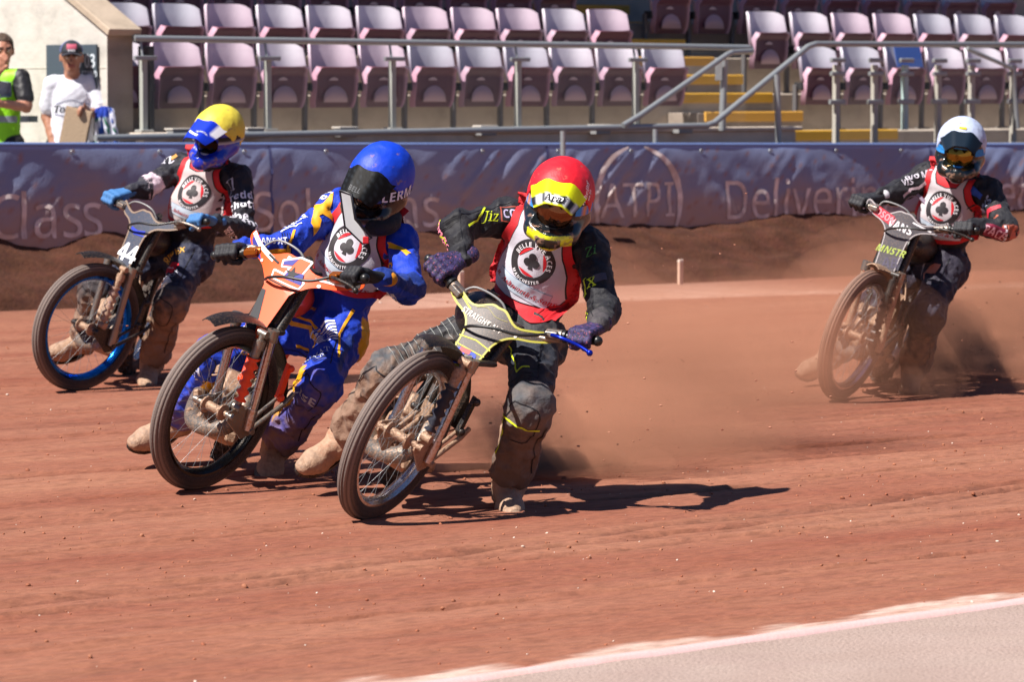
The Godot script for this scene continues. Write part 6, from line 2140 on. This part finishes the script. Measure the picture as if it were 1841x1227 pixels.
func white_rider() -> void:
	var black := hx("17171f")
	var b := bike({"name": "speedway_bike", "label": "dusty dark speedway bike with red patch on its shield, ridden by the white-capped rider", "hub": Vector2(1537, 602), "depth": 20.0, "tilt": 18.6, "swing": 29.0,
		"rear": Vector3(2.0, 0, -21.2), "lean": 22.0, "hand_l": Vector3(1733, 414, 20.0), "hand_r": Vector3(1547, 366, 20.31), "rim": M.dirty_chrome, "gaiter": M.black, "tread": hx("8f6f5f"),
		"plate": hx("3d3a40"), "edge": hx("a5a0a2"), "edge_width": 0.006, "lever": M.black, "tank": M.black, "links": M.black, "shock": M.black, "fork": M.mud_metal, "shield": Vector3(0.597, -0.165, -0.2), "rake": 3.0, "shield_low": -0.25, "guard_from": 88.0, "guard_flare": 0.385, "guard": M.mud_metal,
		"marks": [[moved2d(box2d(0.13, 0.05), Vector2(-0.115, 0.02), -0.22), hx("b31f33"), 0.002], [moved2d(text2d("ROSON", 0.034), Vector2(-0.115, 0.02), -0.22), hx("e8909a"), 0.0034], [moved2d(text2d("VANS", 0.04), Vector2(0.0, -0.01), -0.1), hx("e6e4e8"), 0.002],
			[moved2d(text2d("MNSTR", 0.035, true, "Droid Sans", 0.3), Vector2(0.0, -0.14), 0.05), hx("9fb04c"), 0.002], [moved2d(text2d("AB", 0.05), Vector2(0.02, -0.2), 0.2), hx("4a4358"), 0.002], [line([Vector2(0.06, 0.03), Vector2(0.16, 0.012)], 0.008), hx("d9d7da"), 0.002]]})
	var r := rider({"label": "rider with white helmet cover trailing behind on the right, dust flying from the back wheel", "seed": 404,
		"joints": {"head": Vector3(1727, 268, 20.38), "shoulder_r": Vector3(1664, 318, 20.6), "shoulder_l": Vector3(1778, 345, 20.42), "elbow_r": Vector3(1610, 348, 20.5), "elbow_l": Vector3(1808, 412, 20.22),
			"chest": Vector3(1700, 390, 20.58), "pelvis": Vector3(1682, 470, 20.72), "hip_l": Vector3(1700, 482, 20.6), "hip_r": Vector3(1655, 470, 20.75), "knee_l": Vector3(1668, 565, 20.25), "ankle_l": Vector3(1642, 664, 20.6), "toe_l": Vector3(1634, 698, 20.42),
			"knee_r": Vector3(1580, 545, 20.6), "ankle_r": Vector3(1496, 640, 20.95), "toe_r": Vector3(1452, 664, 20.85)},
		"bib_px": Vector2(1694, 370), "bib_tone": hx("c0b8bc"),
		"suit": func(w: String, t: float, a: float, p: Vector3, q: FastNoiseLite) -> Color:
			if w == "forearm_l" and t < 0.25 or w == "upper_arm_l" and t > 0.8: return hx("c46a52") if a > -0.6 and a < 1.0 and q.get_noise_3dv(p * 3.0) > -0.15 else black
			if w.begins_with("upper") or w.begins_with("fore") or w == "yoke" or w == "chest" or w == "neck" or w == "belly" or w == "head": return black
			var col := hx("2a2533") if w.begins_with("thigh") or w.begins_with("hips") else hx("1b1b2b")
			return dust(col, p.y, 0.1, 0.35, 0.8, q, p),
		"glove": func(p: Vector3, q: FastNoiseLite) -> Color: return hx("1f2024").lerp(hx("4a4b50"), clampf(q.get_noise_3dv(p * 14.0), 0.0, 0.6)) if p.z > -0.128 else hx("cfccd2"),
		"boots": [hx("a5826c"), hx("7d6a5c"), hx("8f705c")], "peak_drop": 0.058, "look": Vector3(-0.16, -0.16, 1.0), "crown": Vector3(0.10, 1, 0.1), "cap": hx("b2bed8"),
		"shell": func(p: Vector3) -> Color: return hx("15171c") if p.z > 0.0 or p.y < -0.06 else hx("b05a48"),
		"peak": func(u: float, v: float) -> Color: return hx("14202c") if absf(u) < 0.9 else hx("2a2f38"), "vents": [Vector2(-0.5, 0.6), Vector2(0.45, 0.6)],
		"peak_marks": [[on_peak(text2d("TLD", 0.5, true, "Droid Sans", 0.2), Vector2(0.0, 0.84), 0.24), hx("77838f")]],
		"cap_marks": [[moved2d(box2d(0.42, 0.10), Vector2(0.0, 0.80)), hx("d8c21c"), Vector2(0.0, 0.8)]],
		"strap": func(u: float, v: float) -> Color: return hx("1d80c8"), "lens": M.gold_lens, "goggle_frame": hx("1d8bd8")}, b)
	for q in [["upper_arm_r", 0.5, -0.3], ["forearm_r", 0.45, -0.3]]:
		mark(r, q[0], q[1], q[2], 0.0, line([Vector2(0.01, 0.11), Vector2(-0.006, 0.05), Vector2(0.008, 0.0), Vector2(-0.006, -0.05), Vector2(0.004, -0.11)], 0.014), hx("c2aab2"), 0.003, "sleeve_stripe")
		mark(r, q[0], q[1], q[2] - 0.75, 0.0, line([Vector2(0.0, 0.11), Vector2(0.004, -0.11)], 0.009), hx("8d7d90"), 0.003, "sleeve_stripe")
	mark(r, "upper_arm_r", 0.35, 0.5, 1.2, text2d("G/O MP", 0.03), hx("cfcad6"))
	mark(r, "upper_arm_r", 0.7, 0.5, 1.2, text2d("VIS", 0.03), hx("cfcad6"))
	mark(r, "upper_arm_l", 0.35, 0.0, 0.1, text2d("KS", 0.05), hx("9aa3b8"))
	mark(r, "upper_arm_l", 0.62, 0.0, 0.1, line([Vector2(-0.06, 0.0), Vector2(0.0, 0.012), Vector2(0.06, 0.0)], 0.024), hx("b8243a"))
	mark(r, "forearm_l", 0.45, 0.2, 1.3, box2d(0.12, 0.07), hx("7d1f38"))
	mark(r, "forearm_l", 0.45, 0.2, 1.3, text2d("PACE", 0.04), hx("d9a8b4"), 0.0045)
	for k in 6: mark(r, "forearm_l", 0.10 + 0.02 * k, -0.9 + 0.35 * k, 0.0, box2d(0.012, 0.012), hx("dcdae4"), 0.0035, "dot")
	mark(r, "upper_arm_l", 0.08, 0.1, 0.1, box2d(0.03, 0.07), hx("1d4fae"))
	mark(r, "thigh_l", 0.35, -0.3, 0.2, poly2d(PackedVector2Array([Vector2(-0.05, 0.03), Vector2(0.0, 0.045), Vector2(0.06, 0.02), Vector2(0.045, -0.02), Vector2(0.03, -0.05), Vector2(-0.02, -0.02), Vector2(-0.06, -0.02)])), hx("d98a70"), 0.003, "patch")
	mark(r, "hips", 0.8, 0.3, 0.0, line([Vector2(-0.10, 0.02), Vector2(0.10, -0.02)], 0.010), hx("b9b4bc"), 0.003, "piping")
# ---------------------------------------------------------------- two people by the fence, and the flying dust
func onlooker(c: Dictionary) -> Dictionary:
	var j := {}
	for k in c.joints: j[k] = W(c.joints[k].x, c.joints[k].y, c.joints[k].z)
	var ground_y := 0.2
	var right: Vector3 = (j.shoulder_l - j.shoulder_r).normalized()
	var front := right.cross(Vector3.UP).normalized()
	var neck: Vector3 = (j.shoulder_l + j.shoulder_r) / 2
	var pelvis := Vector3(neck.x, neck.y - 0.52, neck.z)
	var o := Vector3(neck.x, ground_y, neck.z)
	var root := thing("person", c.label, "person", o, "onlookers behind the fence")
	var fl := Flesh.new()
	fl.blend = 0.02
	fl.folds = noise(9.0, c.seed); fl.fold_size = 0.006
	fl.limb("shirt", pelvis + Vector3.UP * 0.05, neck - Vector3.UP * 0.10, 0.16, 0.17, front, 0.68)
	fl.limb("shirt", j.shoulder_r + right * 0.03, j.shoulder_l - right * 0.03, 0.07, 0.07)
	fl.limb("shirt", neck - Vector3.UP * 0.09, neck + Vector3.UP * 0.0, 0.13, 0.06, front, 0.8)
	fl.limb("skin", neck - Vector3.UP * 0.02, j.head - Vector3.UP * 0.06, 0.056, 0.058)
	# head: skull, jaw, nose, ears, brows
	var f: Vector3 = (c.look as Vector3).normalized()
	var hr := Vector3.UP.cross(f).normalized()
	var hu := f.cross(hr)
	var hp := func(x: float, y: float, z: float) -> Vector3: return j.head + hr * x + hu * y + f * z
	fl.limb("skin", hp.call(0, 0.03, -0.02), hp.call(0, 0.02, 0.01), 0.092, 0.085, hr, 0.86)
	fl.limb("skin", hp.call(0, -0.04, 0.02), hp.call(0, -0.085, 0.055), 0.062, 0.038, hr, 1.0)
	fl.limb("skin", hp.call(0, 0.01, 0.092), hp.call(0, -0.025, 0.108), 0.010, 0.015)
	for s in [-1.0, 1.0]: fl.limb("skin", hp.call(s * 0.08, 0.01, -0.005), hp.call(s * 0.085, -0.03, 0.0), 0.014, 0.011)
	fl.limb("lips", hp.call(-0.018, -0.055, 0.088), hp.call(0.018, -0.055, 0.088), 0.009, 0.009)
	for s in [-1.0, 1.0]: fl.limb("brow", hp.call(s * 0.018, 0.026, 0.088), hp.call(s * 0.045, 0.028, 0.075), 0.010, 0.008)
	for s in ["l", "r"]:
		var mid: Vector3 = (j["shoulder_" + s] as Vector3).lerp(j["elbow_" + s], 0.68)
		fl.limb("sleeve", j["shoulder_" + s], mid, 0.072, 0.072)
		fl.limb("skin", mid, j["elbow_" + s], 0.046, 0.043)
		fl.limb("skin", j["elbow_" + s], j["hand_" + s], 0.045, 0.028)
		var d: Vector3 = (j["hand_" + s] - j["elbow_" + s]).normalized()
		var across := d.cross(front).normalized()
		var palm: Vector3 = j["hand_" + s]
		fl.limb("skin", palm, palm + d * 0.06, 0.032, 0.036, front, 0.55)
		for k in 4:
			var base := palm + d * 0.075 + across * (-0.030 + 0.020 * k)
			var lnth: float = [0.055, 0.066, 0.062, 0.048][k]
			fl.limb("skin", base, base + d * lnth * 0.6 + front * 0.008, 0.0095, 0.009)
			fl.limb("skin", base + d * lnth * 0.6 + front * 0.008, base + d * lnth - front * 0.02, 0.009, 0.008)
		fl.limb("skin", palm + d * 0.02 + across * 0.03, palm + d * 0.07 + across * 0.058 + front * 0.01, 0.013, 0.010)
		var sg := 1.0 if s == "l" else -1.0
		var hip := pelvis + right * 0.10 * sg
		var knee := Vector3(hip.x, lerpf(ground_y + 0.08, hip.y, 0.52), hip.z) + right * 0.02 * sg + front * 0.02
		var ank := Vector3(hip.x, ground_y + 0.085, hip.z) + right * 0.03 * sg
		fl.limb("trousers", hip, knee, 0.10, 0.075)
		fl.limb("trousers", knee, ank, 0.072, 0.062)
		fl.limb("shoe", ank - Vector3.UP * 0.045, ank - Vector3.UP * 0.05 + front * 0.15, 0.042, 0.034)
	var mb := fl.mesh(0.009)
	for k in mb.v.size():
		mb.c[k] = c.tones.get(fl.part[fl.nearest(mb.v[k])], hx("a5745c"))
	put("body", mb, M.skin, root, o)
	mb = MB.new()
	for s in [-1.0, 1.0]:
		mb.ball(hp.call(s * 0.031, 0.008, 0.082) - o, Vector3.ONE * 0.0115, hx("ded8d0"), 10, 8)
		mb.ball(hp.call(s * 0.031, 0.008, 0.089) - o, Vector3.ONE * 0.006, hx("2a1d16"), 8, 6)
	put("eyes", mb, M.skin, root)
	return {"root": root, "o": o, "hp": hp, "j": j, "front": front, "right": right, "neck": neck, "pelvis": pelvis, "hr": hr, "hu": hu, "f": f, "flesh": fl}

func onlookers() -> void:
	# the man in the cap
	var r := onlooker({"label": "man in white T-shirt and dark cap behind the fence holding a brown folder", "seed": 501, "look": Vector3(0.12, -0.12, 1.0),
		"joints": {"head": Vector3(129, 103, 30.0), "shoulder_r": Vector3(95, 152, 30.05), "shoulder_l": Vector3(168, 150, 30.05), "elbow_r": Vector3(85, 208, 30.1), "hand_r": Vector3(97, 262, 30.0), "elbow_l": Vector3(186, 205, 30.0), "hand_l": Vector3(158, 202, 29.78)},
		"tones": {"shirt": hx("d4d6e0"), "sleeve": hx("d4d6e0"), "trousers": hx("2c3342"), "shoe": hx("c8c6c2"), "lips": hx("9a5c50"), "brow": hx("3b2a20")}})
	var o: Vector3 = r.o
	var mb := MB.new()
	var hp: Callable = r.hp
	seat_plate(mb, func(u: float, v: float) -> Vector3:
		var a := u * PI
		var y := PI / 2 * v
		return hp.call(sin(a) * 0.09 * cos(y), 0.045 + 0.088 * sin(y), -0.005 + cos(a) * 0.108 * cos(y)), 24, 8, 0.004, func(u: float, _v: float) -> Color: return hx("20222c") if absf(u) < 0.36 else hx("5d6294"))
	var cap := put("cap", mb, M.cloth, r.root, o)
	mb = MB.new()
	seat_plate(mb, func(u: float, v: float) -> Vector3: return hp.call(u * 0.082 * (1.0 - 0.12 * v), 0.048 - 0.022 * u * u - 0.006 * v, 0.075 - 0.04 * u * u * (1.0 - v) + 0.078 * v - 0.02 * u * u * v), 10, 5, 0.004, func(_u: float, _v: float) -> Color: return hx("242630"))
	put("cap_brim", mb, M.cloth, cap, o)
	mb = MB.new()
	lay(mb, box2d(0.075, 0.04), func(p: Vector2) -> Vector3: return hp.call(p.x, 0.092 + p.y, 0.102 - 12.0 * p.y * p.y - 4.0 * p.x * p.x - 0.35 * p.y), hx("c05a72"), r.f, 0.02)
	lay(mb, moved2d(text2d("SPEED", 0.014), Vector2(0, -0.026)), func(p: Vector2) -> Vector3: return hp.call(p.x, 0.092 + p.y, 0.108 - 4.0 * p.x * p.x - 0.35 * p.y), hx("e4e4ea"), r.f, 0.02)
	put("cap_badge", mb, M.print, cap, o)
	# print on the shirt
	mb = MB.new()
	var fl: Flesh = r.flesh
	var mid: Vector3 = r.neck - Vector3.UP * 0.19
	for t in [[text2d("Tooney", 0.055, true, "Droid Serif", 0.3), hx("2a2c34")], [moved2d(line([Vector2(-0.12, 0.04), Vector2(0.0, 0.07), Vector2(0.13, 0.03)], 0.006), Vector2.ZERO), hx("6c708a")], [line([Vector2(-0.13, -0.04), Vector2(0.0, -0.065), Vector2(0.12, -0.045)], 0.006), hx("6c708a")]]:
		lay(mb, t[0], func(p: Vector2) -> Vector3: return fl.hit(mid + r.right * p.x + Vector3.UP * p.y + r.front * 0.3, -r.front, 0.4) + r.front * 0.004, t[1], r.front, 0.02)
	put("shirt_print", mb, M.print, r.root, o)
	# what he holds
	mb = MB.new()
	var fb := Basis(Vector3(0.97, -0.22, 0.1).normalized(), Vector3(0.25, 0.96, 0.1).normalized(), Vector3(0, 0, 1)).orthonormalized()
	mb.box(Transform3D(fb, W(137, 230, 29.72)), Vector3(0.21, 0.30, 0.02), hx("a08a72"), 0.004)
	mb.box(Transform3D(fb, W(137, 230, 29.705)), Vector3(0.19, 0.28, 0.01), hx("b39c82"), 0.002)
	var fo := put("folder", mb, M.paint, null, W(137, 230, 29.72))
	fo.position = W(137, 230, 29.72)
	tag(fo, "brown card folder held by the man in the white T-shirt", "folder")
	mb = MB.new()
	var at := W(190, 196, 29.9)
	var n3 := noise(7.0, 90)
	seat_plate(mb, func(u: float, v: float) -> Vector3:
		var fold := 0.022 * sin(u * 9.0 + v * 2.0) * v + 0.012 * n3.get_noise_2d(u * 0.3, v * 0.4)
		return Vector3(u * (0.07 + 0.035 * v) + 0.02 * v, 0.02 - 0.36 * v - 0.02 * u * u, 0.07 * (1.0 - pow(v * 2.0 - 0.3, 2.0) * 0.4) + fold), 26, 20, 0.008,
		func(u: float, v: float) -> Color:
			var q := n3.get_noise_2d(u * 0.16 + 3.0, v * 0.28)
			if v < 0.22 and u < 0.4: return hx("1c3fb0")
			return hx("1f4fa8") if q > 0.22 else (hx("2c7a5c") if q < -0.28 else hx("d0d2e4")))
	var ja := put("jacket", mb, M.cloth)
	ja.position = at
	tag(ja, "white, blue and green jacket draped over the capped man's arm", "jacket")
	# the man in the vest
	r = onlooker({"label": "dark-haired steward in neon green vest behind the fence, hand at mouth", "seed": 502, "look": Vector3(0.25, -0.15, 1.0),
		"joints": {"head": Vector3(5, 90, 30.3), "shoulder_r": Vector3(-38, 140, 30.35), "shoulder_l": Vector3(38, 140, 30.25), "elbow_r": Vector3(-30, 195, 30.0), "hand_r": Vector3(-3, 128, 29.95), "elbow_l": Vector3(48, 192, 30.15), "hand_l": Vector3(-2, 186, 29.98)},
		"tones": {"shirt": hx("8fdc1e"), "sleeve": hx("1b1a1e"), "trousers": hx("1a1a1f"), "shoe": hx("17171a"), "lips": hx("a05a50"), "brow": hx("35261d"), "skin": hx("b07a62")}})
	o = r.o
	hp = r.hp
	mb = MB.new()
	var n4 := noise(30.0, 91)
	seat_plate(mb, func(u: float, v: float) -> Vector3:
		var a := u * PI
		var y := PI / 2 * v
		y = lerpf(lerpf(0.55, -0.35, smoothstep(0.22, 0.42, absf(u))), PI / 2, v)
		var bump := 1.0 + 0.06 * n4.get_noise_2d(u * 2.0, v * 1.5)
		return hp.call(sin(a) * 0.090 * cos(y) * bump, 0.03 + 0.102 * sin(y) * bump, -0.012 + cos(a) * 0.104 * cos(y) * bump), 30, 10, 0.006, func(u: float, v: float) -> Color: return hx("3c2c22").lerp(hx("54402f"), clampf(n4.get_noise_2d(u * 5.0, v * 1.0) + 0.4, 0.0, 1.0)))
	put("hair", mb, M.cloth, r.root, o)
	mb = MB.new()
	var f2: Flesh = r.flesh
	for t in [[moved2d(box2d(0.5, 0.05), Vector2(0, -0.34)), hx("8f98a8")], [moved2d(box2d(0.045, 0.2), Vector2(0.11, -0.14)), hx("8f98a8")], [moved2d(box2d(0.045, 0.2), Vector2(-0.11, -0.14)), hx("8f98a8")], [moved2d(box2d(0.05, 0.055), Vector2(0.055, -0.12)), hx("e0b020")]]:
		lay(mb, t[0], func(p: Vector2) -> Vector3: return f2.hit(r.neck + r.right * p.x + Vector3.UP * (p.y + 0.02) + r.front * 0.34, -r.front, 0.5) + r.front * 0.005, t[1], r.front, 0.025)
	put("reflective_strips", mb, M.print, r.root, o)

func dust_clouds() -> void:
	var rng := RandomNumberGenerator.new()
	rng.seed = 900
	var shale := Color(1.0, 0.70, 0.56)
	# each bank: pixel, depth, spread of the puffs, number, size of a puff, thickness
	var banks := [["dust_behind_red_rider", 1060, 780, 16.4, Vector3(0.55, 0.14, 0.4), 18, 0.32, 0.5], ["dust_behind_red_rider", 1230, 705, 17.6, Vector3(0.75, 0.32, 0.7), 22, 0.50, 0.30], ["dust_behind_red_rider", 1000, 740, 16.6, Vector3(0.45, 0.20, 0.3), 26, 0.13, 1.1], ["dust_over_the_track", 1350, 660, 19.6, Vector3(0.8, 0.28, 0.6), 14, 0.6, 0.12],
		["dust_behind_blue_rider", 640, 770, 17.4, Vector3(0.5, 0.25, 0.4), 8, 0.34, 0.18], ["dust_behind_white_rider", 1730, 650, 21.2, Vector3(0.5, 0.20, 0.4), 18, 0.34, 0.55], ["dust_behind_white_rider", 1810, 560, 21.9, Vector3(0.6, 0.40, 0.5), 16, 0.5, 0.45], ["dust_behind_white_rider", 1750, 660, 21.3, Vector3(0.42, 0.18, 0.22), 24, 0.13, 1.6], ["spray_behind_red_rider", 1005, 832, 16.1, Vector3(0.26, 0.05, 0.12), 14, 0.10, 3.0], ["dust_behind_white_rider", 1660, 705, 20.3, Vector3(0.25, 0.05, 0.2), 7, 0.16, 0.6]]
	for b in banks:
		for k in b[5]:
			var v := FogVolume.new()
			v.name = numbered(b[0])
			v.shape = RenderingServer.FOG_VOLUME_SHAPE_ELLIPSOID
			var m := FogMaterial.new()
			m.albedo = shale
			m.density = b[7] * lerpf(0.5, 1.3, rng.randf())
			v.material = m
			var g := Vector3(rng.randfn(0.0, 0.6), rng.randfn(0.0, 0.6), rng.randfn(0.0, 0.6))
			var q: float = b[6] * lerpf(0.6, 1.5, rng.randf())
			v.size = Vector3(q * 1.7, q, q * 1.3)
			v.position = W(b[1], b[2], b[3]) + g * (b[4] as Vector3)
			v.position.y = maxf(v.position.y, 0.06)
			v.set_meta("kind", "stuff")
			add_child(v)
	# clods and grit in the air
	var mb := MB.new()
	mb.ball(Vector3.ZERO, Vector3(1, 0.7, 0.8), Color.WHITE, 6, 4)
	var mm := MultiMesh.new()
	mm.transform_format = MultiMesh.TRANSFORM_3D
	mm.use_colors = true
	mm.mesh = mb.commit()
	mm.instance_count = 1000
	for k in 1000:
		var c := W(1740, 640, 20.9) if k < 560 else (W(1290, 560, 19.5) if k < 640 else W(1010, 770, 16.2))
		var sp := Vector3(0.55, 0.22, 0.4)
		var p := c + Vector3(rng.randfn(0.0, sp.x), rng.randfn(0.0, sp.y), rng.randfn(0.0, sp.z))
		p.y = maxf(p.y, 0.02)
		var r := 0.0013 + 0.0042 * pow(rng.randf(), 3.0)
		mm.set_instance_transform(k, Transform3D(Basis.from_euler(Vector3(rng.randf() * 6.0, rng.randf() * 6.0, 0)).scaled(Vector3(r * 1.6, r, r)), p))
		mm.set_instance_color(k, hx("8a4a32").lerp(hx("c48d72"), rng.randf()))
	var o := MultiMeshInstance3D.new()
	o.name = "flying_grit"
	o.multimesh = mm
	o.material_override = M.stone
	o.set_meta("kind", "stuff")
	o.set_meta("label", "grit and clods of shale thrown up by the rear wheels")
	add_child(o)
func _ready() -> void:
	var cam := Camera3D.new()
	cam.name = "camera"
	var lens := CameraAttributesPhysical.new()
	lens.frustum_focal_length = 136.9
	lens.frustum_focus_distance = 15.2
	lens.exposure_aperture = 7.0
	cam.attributes = lens
	cam.near = 0.1; cam.far = 400.0
	cam.position = EYE
	cam.rotation.x = -atan(470.5 / FOCAL)
	add_child(cam)
	cam.current = true
	var we := WorldEnvironment.new()
	we.name = "world"
	var env := Environment.new()
	env.background_mode = Environment.BG_SKY
	var sky := Sky.new()
	var sm := ProceduralSkyMaterial.new()
	sm.sky_top_color = Color(0.30, 0.45, 0.70)
	sm.sky_horizon_color = Color(0.72, 0.78, 0.86)
	sm.sky_curve = 0.12
	sm.ground_bottom_color = Color(0.35, 0.25, 0.2)
	sm.ground_horizon_color = Color(0.55, 0.55, 0.55)
	sm.sky_energy_multiplier = 0.62
	sky.sky_material = sm
	env.sky = sky
	env.tonemap_mode = Environment.TONE_MAPPER_LINEAR
	env.tonemap_exposure = 1.72
	env.volumetric_fog_enabled = true; env.volumetric_fog_density = 0.0
	env.sdfgi_enabled = true; env.ssao_enabled = true; env.ssil_enabled = true
	we.environment = env
	add_child(we)
	var sun := DirectionalLight3D.new()
	sun.name = "sun"
	sun.light_energy = 1.6
	sun.light_color = Color(1.0, 0.97, 0.94)
	sun.light_angular_distance = 0.5
	sun.shadow_enabled = true
	add_child(sun)
	sun.look_at_from_position(Vector3.ZERO, Vector3(0.87, -1.37, -0.60), Vector3.UP)
	make_materials()
	ground()
	berm()
	fence()
	stand()
	pebbles()
	var t0 := Time.get_ticks_msec()
	team()
	onlookers()
	dust_clouds()
	print("team ms ", Time.get_ticks_msec() - t0)
